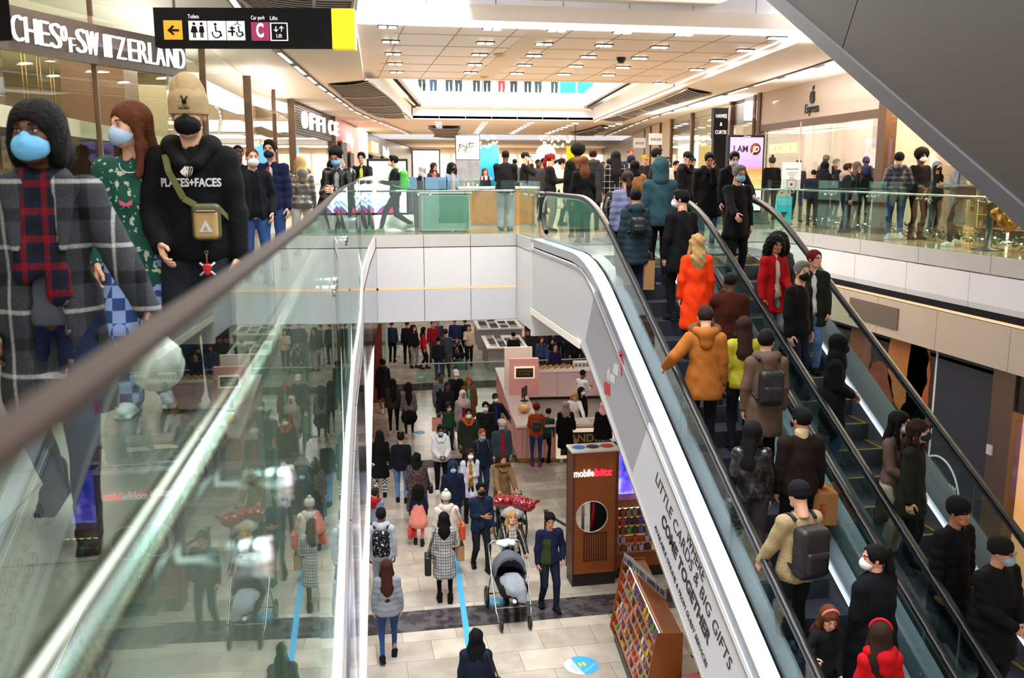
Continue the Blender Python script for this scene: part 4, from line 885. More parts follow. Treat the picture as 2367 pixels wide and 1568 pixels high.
def cloth(c):
    """a colour code, or a pattern name, to a cloth material"""
    if c.startswith('#'): return M('cloth', c, .85, var=.14, nscale=9, bump=.25, bscale=45, sheen=.0)
    return {'leather': M('black_leather', '#0c0b0c', .3, var=.2, bump=.35, bscale=22, coat=.2), 'silver': M('silver_puffer', '#77716d', .28, .6, var=.35, nscale=14, bump=.5, bscale=25),
            'puffnavy': M('navy_puffer', '#141a2e', .4, var=.2, bump=.4, bscale=25), 'tweed': plaid('#b9b9b9', '#20201f', '#55555a', 1.3), 'greyplaid': plaid('#393b40', '#c4c4c4', '#0c0c0f', .62, lw=.035), 'bplaid': plaid('#0c0c0e', '#b5b5b5', '#0a0a0a', 1.1),
            'redplaid': plaid('#12162c', '#7a1018', '#0b1410', 1.5, lw=.13), 'scarfplaid': plaid('#b4a292', '#5b2a22', '#e4ddd4', 2.2), 'houndtooth': checks('#e8e8e8', '#101014', 26), 'bluecheck': checks('#7f97c9', '#2f4376', 15),
            'sequin': speckle('#1d1013', '#7a5f60', 60, .5, .55), 'teddy': M('teddy_fleece', '#3c1508', .98, var=.35, nscale=30, bump=.9, bscale=70), 'fleece': M('cream_fleece', '#a8946f', .98, var=.3, nscale=40, bump=.9, bscale=80),
            'cream': M('cream_teddy', '#dcd0c2', .98, var=.12, nscale=30, bump=.8, bscale=80), 'fur': M('brown_fur', '#6b4a2c', .98, var=.55, nscale=50, bump=1., bscale=90), 'greyfur': M('grey_fur', '#8f8b88', .98, var=.45, nscale=50, bump=1., bscale=90),
            'floral': speckle('#1f5044', '#b9c4b4', 30, .6, .62), 'tiedye': speckle('#c9cfdb', '#d98ab0', 7, .5, .7), 'denim': M('denim', '#26406e', .85, var=.3, nscale=7, bump=.2, bscale=90), 'ldenim': M('light_denim', '#5c7fae', .85, var=.3, nscale=7, bump=.2, bscale=90), 'ddenim': M('dark_denim', '#161d30', .85, var=.25, nscale=7, bump=.2, bscale=90),
            'herring': speckle('#4f545c', '#8a8f96', 70, .45, .55), 'leopard': speckle('#14141a', '#b9b9bd', 24, .6, .63)}[c]
def limb2(a, c, l1, l2, pole):
    a, c, pole = Vector(a), Vector(c), Vector(pole); d = c-a; L_ = min(d.length, (l1+l2)*.995); d.normalize(); c = a+d*L_
    x = (l1*l1-l2*l2+L_*L_)/(2*L_); h = math.sqrt(max(0, l1*l1-x*x)); pole = (pole-d*pole.dot(d)).normalized(); return a+d*x+pole*h, c
PN = [0]
def person(label, pos, hd, ht=1.72, sk='w', hair='short', hc='k', top='#101012', hem=.84, fit=.035, bot='#15151a', lh='d', rh='d', st=.0, mask=None, look=0, nod=0, lean=0., shirt=None, collar=None, puff=0, legs='trousers',
           shoe='#111114', sk2='low', hat=None, hatc=None, glasses=False, fem=False, wide=1., group=None, lod=None, hgrip=None, legw=0., hood=None, scarf=None, beard=False, half=None, cat='person'):
    s = ht/1.75; x0, y0, z0 = pos; PN[0] += 1; seed = PN[0]*1.37; dist = math.hypot(x0, y0)
    h = lod or (.009 if dist < 7.5 else .014 if dist < 13 else .019 if dist < 24 else .026)
    S = lambda v: Vector((v[0]*s, v[1]*s, v[2]*s)); sw = (.145 if fem else .165)*wide; hw = (.1 if fem else .092)*wide
    la = math.radians(lean); up = lambda z, x=0, y=0: S((x, y+math.sin(la)*(z-.93), .93+math.cos(la)*(z-.93))) if z > .93 else S((x, y, z))
    sh = {q: up(1.395, q*sw) for q in (-1, 1)}
    tg = {}
    for q, k_ in ((-1, lh), (1, rh)):
        v = HANDS[k_] if isinstance(k_, str) else k_; tg[q] = S((v[0]*q, v[1], v[2]))
        if lean: tg[q].y += math.sin(la)*.2*s
    arm = {}
    for q in (-1, 1):
        el, wr = limb2(sh[q], tg[q], .275*s, .25*s, (q*.55, -.6, -.5)); arm[q] = (sh[q], el, wr)
    feet = {-1: S((-.10-legw, st, .08)), 1: S((.10+legw, -st, .08))}; leg = {}
    drop = (1-math.cos(math.asin(min(.6, abs(st)/.86))))*.86*s
    hips = {q: S((q*hw, 0, .90))-Vector((0, 0, drop)) for q in (-1, 1)}
    for q in (-1, 1):
        f = feet[q].copy()
        if (st > 0 and q == 1) or (st < 0 and q == -1): f.z += abs(st)*.28*s
        kn, an = limb2(hips[q], f, .42*s, .415*s, (q*.05, 1, 0)); leg[q] = (hips[q], kn, an)
    root_m = None
    headc = up(1.645, 0, .012)+Vector((0, .02*s, 0)); hs = s*(1.06 if ht > 1.45 else 1.75/ht*.86)
    Rh = Matrix.Rotation(math.radians(-look), 4, 'Z')@Matrix.Rotation(math.radians(-nod)-la*.5, 4, 'X')
    HM = Matrix.Translation(headc)@Rh@Matrix.Scale(hs, 4)
    hh = .0055 if h < .012 else .008 if h < .018 else .0105
    # body: one skin surface
    lo = np.array([-.75, -.75, -.02])*s; hi = np.array([.75, .75, 1.62])*s; f = Field(lo, hi, max(h*1.3, .016)); R_ = .9*s
    f.cap(up(1.40), up(1.53), .058*s, .052*s, k=.05); f.cap(up(1.08), up(1.33), .088*s*wide, .092*s*wide, sq=.72, k=.05); f.cap(S((-.05, 0, .93)), S((.05, 0, .93)), .10*s, k=.05)
    for q in (-1, 1):
        a, e, w = arm[q]; f.cap(up(1.36, q*.06), a, .07*s, .05*s, k=.05).cap(a, e, .045*s, .036*s, k=.02).cap(e, w, .034*s, .023*s, k=.01)
        p, kn, an = leg[q]; f.cap(p, kn, .075*s, .05*s, k=.03).cap(kn, an, .05*s, .034*s, k=.01)
    V, Q = f.mesh(); parts_v = [V]; parts_q = [Q]; parts_m = [np.zeros(len(Q), int)]; off = len(V)
    hv, hq, hm = cached(('head', hh), lambda: head_proto(hh)); v, q_ = xf((hv, hq), HM); parts_v.append(v); parts_q.append(q_+off); parts_m.append(hm); off += len(v)
    for q in (-1, 1):
        a, e, w = arm[q]; kind = (hgrip or {}).get(q, 'relaxed') if isinstance(hgrip, dict) else (hgrip or 'relaxed'); hp = cached(('hand', kind, hh), lambda: hand_proto(kind, .0042 if hh < .006 else .006 if hh < .009 else .009))
        dz = (e-w).normalized(); yh = Vector((0, 1, .15)) if abs(dz.z) > .55 else Vector((q*-.25, .1, 1)); yv = (yh-dz*yh.dot(dz)).normalized(); xv = yv.cross(dz)
        if q == -1: xv = -xv*-1
        Mh = Matrix(((xv.x, yv.x, dz.x, w.x), (xv.y, yv.y, dz.y, w.y), (xv.z, yv.z, dz.z, w.z), (0, 0, 0, 1)))@Matrix.Diagonal((s*(1 if q == 1 else -1), s, s, 1)); v, q_ = xf(hp, Mh); parts_v.append(v); parts_q.append(q_+off); parts_m.append(np.zeros(len(q_), int)); off += len(v)
    skc = SK.get(sk, sk); me = tomesh('person', np.concatenate(parts_v), np.concatenate(parts_q), np.concatenate(parts_m))
    hcol = HC.get(hc, hc); lip = tuple(min(1, a*b_) for a, b_ in zip(hexc(skc), (.95, .55, .52)))
    t_ = link('person', me, [M('skin', skc, .5, var=.06), M('lips', lip, .45), M('brow_hair', HC['k'] if hcol in (HC['l'], HC['y'], HC['r']) else hcol, .8), M('eye_white', '#a69d96', .3), M('iris', '#1a0f0a', .15)])
    t_.location = (x0, y0, z0); t_.rotation_euler = (0, 0, -math.radians(hd)); tag(t_, label, cat, group)
    # trousers, skirt
    bm_ = cloth(bot)
    if legs != 'none':
        f = Field(np.array([-.45, -.7, .0])*s, np.array([.45, .7, 1.12])*s, h); f.cap(S((-.045, 0, .97))-Vector((0, 0, drop)), S((.045, 0, .97))-Vector((0, 0, drop)), .122*s*wide, sq=.85, k=.03); fl = {'trousers': 0, 'slim': -.012, 'wide': .03, 'bare': -.012}.get(legs, 0)
        for q in (-1, 1):
            p, kn, an = leg[q]
            if legs == 'shorts': f.cap(p, p.lerp(kn, .9), .1*s, .085*s, k=.03); continue
            f.cap(p, kn, (.096+fl*.3)*s*wide, (.066+fl)*s, k=.03).cap(kn, an+Vector((0, 0, .02)), (.066+fl)*s, (.05+fl*1.2)*s, k=.015)
        f.folds(.0035, 22, 12, seed); part('leggings' if legs == 'slim' else 'trousers', f, bm_, t_)
    sp = cached(('shoe', sk2, hh > .006), lambda: shoe_proto(sk2, .011 if hh > .006 else .006)); sm_ = cloth(shoe) if shoe.startswith('#') else cloth(shoe); me_s = None
    for q in (-1, 1):
        an = leg[q][2]; lift = an.z-.08*s; pitch = -min(.6, lift*3) if lift > .01 else 0
        if me_s is None: me_s = tomesh('shoe', *sp); me_s.materials.append(sm_)
        o = bpy.data.objects.new('shoe', me_s); COL.objects.link(o); o.parent = t_; o.location = (an.x, an.y, an.z-.08*s); o.rotation_euler = (pitch, 0, -q*.12); o.scale = (s, s, s)
    # upper garment
    name = 'coat' if hem < .75 else ('puffer_jacket' if puff else 'jacket' if fit > .03 else 'sweater')
    F0 = dict(lo=np.array([-.85, -.75, max(.1, hem-.06)])*s, hi=np.array([.85, .75, 1.6])*s)
    def torso(f, t, hemz, flare=0.):
        zt = [hemz+.02, .93, 1.08, 1.22, 1.33]; t = t*.75; w_ = [.135+t+flare, (.130 if not fem else .126)+t, (.116 if not fem else .098)+t, .118+t, .105+t]
        w_ = [a*wide for a in w_]
        if hemz < .9: f.cap(S((0, 0, zt[0]+.05)), S((0, 0, .95)), w_[0]*s, w_[1]*s, sq=.86, k=.03, sx=1.16); 
        f.cap(up(.95), up(zt[2]), w_[1]*s, w_[2]*s, sq=.8, k=.04).cap(up(zt[2]), up(zt[3]), w_[2]*s, w_[3]*s, sq=.78, k=.05).cap(up(zt[3]), up(zt[4]), w_[3]*s, w_[4]*s, sq=.74, k=.05)
        f.box((0, 0, (hemz-.4)*s), (.6*s, .5*s, .4*s), .003, 0, True)
    if shirt:
        f = Field(F0['lo'], F0['hi'], h); torso(f, .012, max(.88, hem)); f.cap(up(1.38), up(1.47), .06*s, .058*s, k=.04)
        for q in (-1, 1): f.cap(up(1.34, q*.05), sh[q], .075*s, .05*s, k=.04)
        part('shirt', f.folds(.003, 24, 14, seed), cloth(shirt), t_)
    f = Field(F0['lo'], F0['hi'], h); t = fit; torso(f, t, hem, .02 if hem < .75 else 0)
    for q in (-1, 1):
        a, e, w = arm[q]; f.cap(up(1.35, q*.04), a, (.075+t*.5)*s, (.056+t*.45)*s, k=.04, sq=.85).cap(a, e, (.052+t*.5)*s, (.042+t*.5)*s, k=.025).cap(e, e.lerp(w, .96), (.042+t*.5)*s, (.034+t*.4)*s, k=.012)
    f.cap(up(1.38), up(1.44), (.075+t*.3)*s, (.066+t*.2)*s, k=.04); f.folds(.0055 if not puff else .004, 20, 13, seed, puff*(.0095 if h < .02 else .012), .10*s)
    if shirt:
        for z, r in ((1.5, .06), (1.35, .05), (1.2, .05), (1.05, .06), (.9, .07), (.8, .08)): f.ell(up(z, 0, .17), (r*s, .13*s, .12*s), .01, True)
    elif collar != 'roll': f.cap(up(1.46, 0, .02), up(1.58, 0, .02), .052*s, .06*s, k=0, sub=True)
    part(name, f, cloth(top), t_)
    if collar == 'roll': f = Field((up(1.44)-Vector((.13,)*3)), (up(1.5)+Vector((.13,)*3)), min(h, .014)); f.cap(up(1.42), up(1.51), .076*s, .072*s, k=.0); part('collar', f.folds(.003, 60, 20, 1), cloth(hood or top), t_)
    if collar in ('hood', 'fur'):
        key = 'hooddown'; v = xf(cached(('hair', key, hh), lambda: hair_proto(key, max(hh, .009))), Matrix.Translation(headc)@Matrix.Scale(hs*1.12, 4)); part('hood', v, cloth(hood or top), t_)
    if collar == 'fur': v = xf(cached(('hair', 'furhood', hh), lambda: hair_proto('furhood', max(hh, .009))), Matrix.Translation(headc+Vector((0, -.02, .0)))@Matrix.Scale(hs*1.1, 4)); part('fur_trim', v, cloth('greyfur' if hood == 'grey' else 'fur'), t_)
    if half:    # a differently coloured front panel
        f = Field(F0['lo'], F0['hi'], h); torso(f, fit+.006, hem); f.box((-.3*s, 0, 1.1*s), (.3*s, .5*s, .7*s), .002, 0, True); part('side_panel', f, cloth(half), t_)
    if legs == 'skirt' or (isinstance(legs, str) and legs == 'slim' and False): pass
    if scarf:
        f = Field(up(1.0)-Vector((.3, .3, .12)), up(1.52)+Vector((.3, .35, .06)), min(h, .013)); f.cap(up(1.45, -.045, .03), up(1.45, .045, .03), .058*s, k=.03, sq=1.2).cap(up(1.43, -.03, .1), up(1.02, -.055, .155), .042*s, .05*s, sq=.42, k=.02).cap(up(1.43, .03, .1), up(1.1, .06, .15), .042*s, .05*s, sq=.42, k=.02); part('scarf', f.folds(.005, 40, 20, seed), cloth(scarf), t_)
    # hair, hat, mask, spectacles
    def hp(kind, nm, mat, sc=1.): v = xf(cached(('hair', kind, hh), lambda: hair_proto(kind, hh)), HM@Matrix.Scale(sc, 4)); part(nm, v, mat, t_)
    hm_ = M('hair', hcol, .68 if hair in ('long', 'vlong', 'wavy', 'pony', 'bob') else .75, var=.3, nscale=25, bump=.5, bscale=120)
    if hair and hair not in ('bald', 'hijab'): hp(hair, 'hair', hm_)
    if hair == 'hijab': hp('hijab', 'headscarf', cloth(hatc or '#0b0b0d'))
    if hat: hp(hat, {'hood': 'raised_hood', 'cap': 'cap', 'flatcap': 'flat_cap'}.get(hat, 'beanie'), cloth(hatc or '#0d0d10'), 1.06 if hair not in ('bald', 'fade', None) else 1.02)
    if beard:
        f = Field((-.08, 0, -.15), (.08, .13, .0), hh); f.ell((0, .03, -.05), (.064, .068, .078), 0); f.ell((0, .045, -.03), (.066, .07, .052), .006, True); f.box((0, .05, .02), (.1, .1, .045), .003, 0, True); part('beard', xf(f.mesh(), HM), hm_, t_)
    if mask: part('face_mask', xf(cached(('mask', hh), lambda: mask_proto(max(.0045, hh*.7))), HM@Matrix.Scale(1.03, 4)), M('mask_cloth', {'b': '#7fb6dc', 'w': '#e6e6ea', 'k': '#0b0b0d', 'n': '#1b2440', 'g': '#a9b4c0'}.get(mask, mask), .7, var=.05, bump=.15, bscale=60), t_)
    if glasses: b = glasses_proto(); o = b.build('spectacles', black, t_); o.matrix_local = HM
    t_['_h'] = 0; del t_['_h']
    RIG[t_.name] = dict(arm=arm, s=s, up=up, HM=HM, sh=sh, feet=feet)
    return t_
RIG = {}
def w2(t_, v): bpy.context.view_layer.update() if False else None; Mx = Matrix.Translation(t_.location)@Matrix.Rotation(t_.rotation_euler.z, 4, 'Z'); return Mx@Vector(v)
def hand_of(t_, q): a, e, w = RIG[t_.name]['arm'][q]; d = (w-e).normalized(); return w2(t_, w+d*.085*RIG[t_.name]['s'])

# ---------------------------------------------------------------- carried things
def shopping_bag(t_, q, label, col, size=(.3, .13, .36), txt=None, rz=None, kind='paper', tcol=None, drop=.14, name='shopping_bag'):
    p = hand_of(t_, q); w, d, hh = size; r = t_.rotation_euler.z+math.pi/2 if rz is None else rz; o = empty(name, (p.x, p.y, p.z-drop-hh+.02), r, label, 'bag'); m = M('bag_'+kind, col, .45 if kind != 'plastic' else .25, var=.08, bump=.2 if kind == 'plastic' else .05, bscale=14)
    if kind == 'plastic':
        f = Field((-w*.8, -d*1.3, -.03), (w*.8, d*1.3, hh+.05), .014); f.ell((0, 0, hh*.42), (w*.55, d*.75, hh*.45), 0, amp=.012, freq=24, seed=w); f.cap((0, 0, hh*.7), (0, 0, hh), .05, .015, k=.05); part('bag_body', f, m, o)
    else:
        b = B(); b.prism([(-w/2, -d/2), (w/2, -d/2), (w/2, d/2), (-w/2, d/2)], 0, .004)
        for a, c in (((-w/2, -d/2), (w/2, -d/2)), ((w/2, -d/2), (w/2, d/2)), ((w/2, d/2), (-w/2, d/2)), ((-w/2, d/2), (-w/2, -d/2))):
            a = Vector(a); c = Vector(c); n_ = Vector((-(c-a).y, (c-a).x)).normalized()*.003; b.prism([tuple(v) for v in (a, c, c+n_, a+n_)], 0, hh)
        b.build('bag_body', m, o)
    for s_ in (-1, 1):
        y = s_*d/2*(.9 if kind != 'plastic' else .2); b = B(); b.tube([(-w*.22, y, hh-.01), (-w*.16, y*.6, hh+drop*.7), (0, y*.1, hh+drop), (w*.16, y*.6, hh+drop*.7), (w*.22, y, hh-.01)], .004 if kind != 'leather' else .009, 6); b.build('bag_handle', m, o)
    if txt:
        for s_ in (-1, 1): letters(txt, frame((0, s_*(d/2+.004), hh*.5), (-s_, 0, 0), (0, 0, 1)), min(.09, w/len(txt.split('\n')[0])*1.3), M('bag_print', tcol or '#222222', .6), o, 'lettering', .001, align='CENTER')
    return o
def backpack(t_, label, col, size=(.29, .16, .42), zc=1.2, name='backpack', pocket=True):
    R_ = RIG[t_.name]; s = R_['s']; p = R_['up'](zc, 0, -.2); wp = w2(t_, p); o = empty(name, tuple(wp), t_.rotation_euler.z, label, 'bag'); m = cloth(col) if not col.startswith('#') else M('bag_nylon', col, .5, var=.2, bump=.2, bscale=60); w, d, hh = [v*s for v in size]
    f = Field((-w, -d*1.4, -hh*.7), (w, d*1.4, hh*.7), .014); f.box((0, 0, 0), (w/2, d/2, hh/2), .06, 0); part('pack_body', f.folds(.003, 30, 12, 1.), m, o)
    if pocket: f = Field((-w, -d*1.5, -hh*.6), (w, 0, hh*.3), .014); f.box((0, -d*.5, -hh*.16), (w*.38, d*.2, hh*.24), .035, 0); part('front_pocket', f, m, o)
    for q in (-1, 1):
        a = R_['up'](1.45, q*.11, -.1)-p; c = R_['up'](1.46, q*.13, .05)-p; e = R_['up'](1.25, q*.15, .15)-p; g = R_['up'](1.08, q*.16, .02)-p; b = B(); b.tube([a, a.lerp(c, .5)+Vector((0, 0, .035)), c, e, g, Vector((q*w*.45, d*.3, -hh*.35))], .017*s, 6); b.build('strap', m, o)
    return o
def handbag(t_, side, label, col, size=(.26, .1, .22), z=.92, name='handbag', strap=True, off=.0):
    R_ = RIG[t_.name]; s = R_['s']; wp = w2(t_, Vector((side*(.31+off)*s, -.02, z*s))); o = empty(name, tuple(wp), t_.rotation_euler.z+math.pi/2, label, 'bag'); m = M('bag_leather', col, .4, var=.15); w, d, hh = size
    f = Field((-w*.7, -d*.9, -hh*.8), (w*.7, d*.9, hh*.8), .012); f.box((0, 0, 0), (w/2, d/2, hh/2), .03, 0); part('bag_body', f, m, o)
    if strap: sz_ = (1.46-z)*s; b = B(); ins = side*(.31+off-.15)*s; b.tube([(-w*.4, 0, hh*.4), (-.09, ins*.8, sz_-.03), (0, ins, sz_+.012), (.09, ins*.8, sz_-.03), (w*.4, 0, hh*.4)], .009, 6); b.build('strap', m, o)
    return o
# ---------------------------------------------------------------- the people
def low(px, py, ht=1.7): p = at(px, py, z=-6.3+ht); return dict(pos=(p.x, p.y, -6.3), ht=ht)
def up_(px, py, d): p = at(px, py, d=d); return dict(pos=(p.x, p.y, 0), ht=p.z-.015)
def esc(px, py, ht=1.7):
    p = at(px, py, c=-7.45+ht)
    k = round((14.2-p.y)/.4); z = min(0, -7.45+TAN*(14.2-.4*k)); x = p.x
    for lo, hi in ((4.24, 4.92), (5.82, 6.52)):
        if abs(x-(lo+hi)/2) < .75: x = min(max(x, lo), hi)
    return dict(pos=(x, p.y, z), ht=ht)
Pn = person
# the three nearest, walking up the left gallery
A = Pn('woman nearest at the left in blue mask, grey and white plaid coat and tartan scarf', **up_(82, 230, 3.4), hd=176, sk='d', hair='bob', hc='k', top='greyplaid', hem=.5, fit=.05, bot='#141c38', st=.2, mask='#6fb4e4', shirt='#4c4f57', fem=True, sk2='boot', shoe='#08090b', lh=(.40, .10, .86), rh='d', hgrip={-1: 'grip'}, scarf='redplaid', look=14, nod=2, lod=.009)
G = Pn('long-haired girl in green floral top and blue checked trousers looking aside in pale blue mask', **up_(298, 237, 5.2), hd=178, sk='p', hair='vlong', hc='c', top='floral', hem=.74, fit=.03, bot='bluecheck', legs='wide', shoe='#c3cacc', mask='#a9c1dc', fem=True, look=48, nod=4, st=-.08, sk2='boot', lod=.010)
D = Pn('man in beige beanie, black mask and black hoodie with white print and crossbody pouch', **up_(435, 212, 5.2), hd=181, sk='p', hair='fade', hc='n', top='#08090c', hem=.86, fit=.06, bot='#20232b', legs='wide', mask='k', hat='slouch', hatc='#a8916d', collar='hood', lh='d', rh=(.16, .17, .95), shoe='#23231f', st=.04, lod=.009, hgrip='relaxed')
# group behind them on the left gallery
Pn('balding man in white mask and open black jacket over black tee, walking', **up_(581, 342, 11.2), hd=165, hair='fade', hc='c', top='#12141a', shirt='#0a0a0c', bot='denim', mask='w', st=.14, fit=.045, sk='p', lh='p')
Pn('dark-haired man in navy mask, navy white and red puffer over pale shirt', **up_(625, 325, 12.6), hd=195, hair='quiff', hc='n', top='#151d3a', shirt='#b9bcc4', bot='denim', mask='n', puff=1, st=-.1, sk='p', half='#b5151f')
Pn('man with shaved dark head mostly hidden behind the white-masked man', **up_(549, 335, 14), hd=170, sk='b', hair='fade', top='#1c1c22', st=.1)
Pn('blonde woman seen from behind in shiny silver puffer and white jeans', **up_(694, 362, 15.0), hd=-15, sk='w', hair='long', hc='y', top='silver', hem=.86, puff=1, fit=.045, bot='#d3ccc6', fem=True, collar='fur', hood='#6b6663', st=.04)
Pn('man in plum sweater bending over his phone', **up_(750, 370, 14.6), hd=120, hair='short', hc='k', top='#2a1020', bot='#14161c', rh='f', lh='f', nod=35, lean=10, mask='w', sk='p'); shopping_bag(bpy.data.objects[list(RIG)[-1]], 1, 'dark green shiny carrier by the plum sweater', '#0c4a34', (.36, .16, .3), kind='plastic', name='plastic_bag', drop=.12)
Pn('tall young man in black leather jacket and blue mask leaning over his phone', **up_(786, 338, 12.4), hd=205, hair='quiff', hc='k', top='leather', shirt='#8c8f92', bot='#17181c', rh='f', lh='f', nod=32, mask='b', lean=8, fit=.05, sk='p')
Pn('boy in yellow shirt and black jacket holding the bridge rail', **up_(836, 352, 20.9), hd=195, hair='quiff', hc='k', top='#15161b', shirt='#c9d14a', bot='#1a2233', lh='r', rh='r', nod=12, sk='p')
Pn('person with dark hair close behind the boy in yellow', **up_(868, 378, 23.5), hd=175, top='#2a2d3a', hair='short')
Pn('man striding left with bright green backpack, white mask and dark clothes', **up_(912, 360, 20.9), hd=-80, hair='quiff', hc='k', top='#151620', bot='#22262c', mask='w', st=.34, shoe='#7f9a94', sk='p', lh='f')
backpack(bpy.data.objects[list(RIG)[-1]], 'bright green and black rucksack on the striding man', '#3fae3c', (.3, .18, .46), 1.2)
# crowd along the bridge, from left to right
Pn('woman in pale grey headscarf and black coat', **up_(975, 383, 24), hd=120, hair='hijab', hatc='#9a9aa2', top='#111114', hem=.5, fem=True, sk='t')
Pn('woman in dark purple headscarf behind the smiling child', **up_(1001, 376, 25.5), hd=150, hair='hijab', hatc='#241a26', top='#3a2e33', hem=.5, fem=True, sk='t')
Pn('smiling child with cropped black hair in black top', **up_(1002, 393, 23.4), hd=165, hair='fade', top='#131318', sk='t')
Pn('woman with black curly hair, black mask and pink top under denim jacket', **up_(1044, 376, 23.0), hd=150, hair='curly', hc='k', top='#7587a3', shirt='#c98f7e', mask='k', fem=True, sk='b', bot='#20222a')
Pn('shop worker partly hidden behind the counter of the white poster stand', **up_(1120, 388, 27), hd=170, hair='long', hc='c', top='#1d1d22', fem=True)
Pn('heavy man in black sweater and grey trousers standing turned from us at the counter', **up_(1168, 347, 21.4), hd=20, hair='fade', hc='k', top='#0d0c0e', bot='#8d939c', sk='d', wide=1.15, lh='f', rh='f', fit=.05, legs='wide', shoe='#3c6a6e')
Pn('man in black cap and grey mask touching his face', **up_(1212, 352, 24.5), hd=100, hair='fade', hat='cap', hatc='#15171d', top='#0c0c0e', mask='g', rh='m', sk='p')
Pn('bald man in dark grey coat beside the capped man', **up_(1243, 368, 26), hd=150, hair='fade', top='#27272c', sk='d', beard=True)
Pn('man behind the bald man', **up_(1256, 366, 30), hd=170, hair='short', top='#3a3a42')
Pn('woman with crimson hair, black mask and black coat holding a phone', **up_(1272, 355, 21.0), hd=95, hair='pony', hc='r', top='#0b0b0d', hem=.55, mask='k', fem=True, rh='f', lh='f', sk='p', fit=.05)
Pn('woman in cream trench coat just behind the crimson-haired woman', **up_(1298, 366, 23.5), hd=110, hair='bun', hc='k', top='#cbbba7', hem=.45, fem=True)
Pn('tall person with round afro and fur-edged black coat, back turned', **up_(1336, 336, 19.2), hd=5, hair='afro', hc='k', top='#0a0a0b', hem=.5, collar='hood', hood='fur', sk='d', fit=.055)
Pn('man with tied-up hair in charcoal coat behind the long-haired woman', **up_(1371, 345, 21.6), hd=12, hair='bun', hc='n', top='#26262b', hem=.6, sk='p', fit=.05, collar='hood')
Pn('woman with long brown hair and black furry coat, back turned by the escalator head', **up_(1350, 361, 17.6), hd=0, hair='long', hc='c', top='#060607', hem=.62, fem=True, fit=.06, bot='#3a3f2c')
Pn('woman in black and white checked coat with long black hair', **up_(1424, 348, 19.6), hd=8, hair='vlong', hc='k', top='bplaid', hem=.6, fem=True, fit=.045)
Pn('ruddy man with receding hair facing this way far off in the crowd', **up_(1456, 345, 27), hd=175, hair='fade', hc='c', top='#20304a', sk='#c4795e')
Pn('person in navy knitted cap next to the checked coat', **up_(1459, 361, 21.5), hd=20, hair='short', hat='beanie', hatc='#10152a', top='#1b1b22')
Pn('woman in black headscarf over tan coat near the escalator head', **up_(1468, 371, 17.3), hd=5, hair='hijab', hatc='#070708', top='#8a5c36', hem=.5, fem=True, fit=.07, wide=1.12)
Pn('man in orange cap far off in the crowd', **up_(1490, 359, 30), hd=170, hair='fade', hat='cap', hatc='#d8861e', top='#2a2a2e')
Pn('dark-haired man in pale blue mask and black coat above the hooded rider', **up_(1516, 343, 18.6), hd=100, hair='short', hc='k', top='#0b0b0d', mask='b', fit=.05, sk='t')
Pn('woman with spectacles and white mask far behind the capped man', **up_(1541, 363, 26), hd=175, hair='bun', hc='n', top='#d6cfcb', mask='w', glasses=True, fem=True)
Pn('person with dark hair beside the spectacled woman', **up_(1562, 372, 28), hd=150, hair='short', top='#15151a')
Pn('man in black baseball cap and black hooded jacket', **up_(1588, 351, 18.0), hd=150, hair='fade', hat='cap', hatc='#0a0a0c', top='#0a0a0c', collar='hood', nod=20, fit=.055, sk='p')
Pn('big man in black fur-hooded parka with a hand at his chin', **up_(1640, 353, 16.4), hd=195, hair='quiff', hc='k', top='#08080a', hem=.6, collar='hood', hood='#050506', lh='m', nod=24, wide=1.18, fit=.06, bot='denim', sk='w')
Pn('curly-haired young man in pale mask leaning on the escalator rail', **up_(1697, 351, 15.9), hd=190, hair='quiff', hc='k', top='#0b0d14', mask='#b9c9dd', collar='hood', lh=(.3, .3, 1.0), nod=18, fit=.05, sk='p')
# on the escalators
OLD = Pn('older man in spectacles and pale blue mask, highest rider coming down', **esc(1706, 400, 1.74), hd=172, hair='short', hc='g', top='#09090b', hem=.66, mask='b', glasses=True, bot='#0c0c0f', rh='r', sk='w', fit=.05, nod=10)
Pn('rider in lilac and navy puffer with a brown ponytail', **esc(1441, 413, 1.66), hd=8, hair='pony', hc='n', top='#666a86', puff=1, fem=True, bot='#101014', fit=.06)
T_ = Pn('rider in dark teal hooded puffer coat with her hair pinned up', **esc(1459, 455, 1.62), hd=5, hair='bun', hc='k', top='#1c2c35', hem=.6, puff=1, fem=True, bot='ddenim', collar='hood', fit=.055); backpack(T_, 'small black rucksack on the teal puffer coat', '#0a0a0c', (.24, .13, .27), 1.22); shopping_bag(T_, 1, 'tall plain brown paper carrier beside the teal puffer', '#a07a4e', (.26, .16, .42))
Pn('rider with the teal hood up and two-tone teal sweatshirt', **esc(1528, 381, 1.84), hd=6, hair='fade', top='#29454c', shirt=None, bot='#0b0b0e', hat='hood', hatc='#2c4a50', collar=None, wide=1.0, hem=.82, half=None, fit=.055)
Pn('rider in black with cropped hair and pale mask glancing left', **esc(1577, 456, 1.82), hd=-12, hair='short', hc='k', top='#0a0a0c', hem=.66, mask='w', look=-45, sk='p', bot='#08080b', fit=.05)
Pn('rider with long blonde hair in bright orange coat', **esc(1613, 545, 1.68), hd=8, hair='wavy', hc='l', top='#e83a08', hem=.42, fem=True, sk='p', bot='#123a38', fit=.05, sk2='boot')
Pn('rider wearing headphones and a rust-brown teddy jacket', **esc(1689, 640, 1.68), hd=12, hair='fade', hc='k', top='teddy', bot='#5a5c62', sk='d', fit=.075, lh='m', fem=True, hem=.86, wide=1.1)
Pn('woman with big black curls and red parka coming down', **esc(1758, 560, 1.66), hd=165, hair='curly', hc='k', top='#a30d10', hem=.66, fem=True, shirt='#cfc4bb', bot='#8a8e96', sk='t', look=18, nod=14, lh='l', fit=.05)
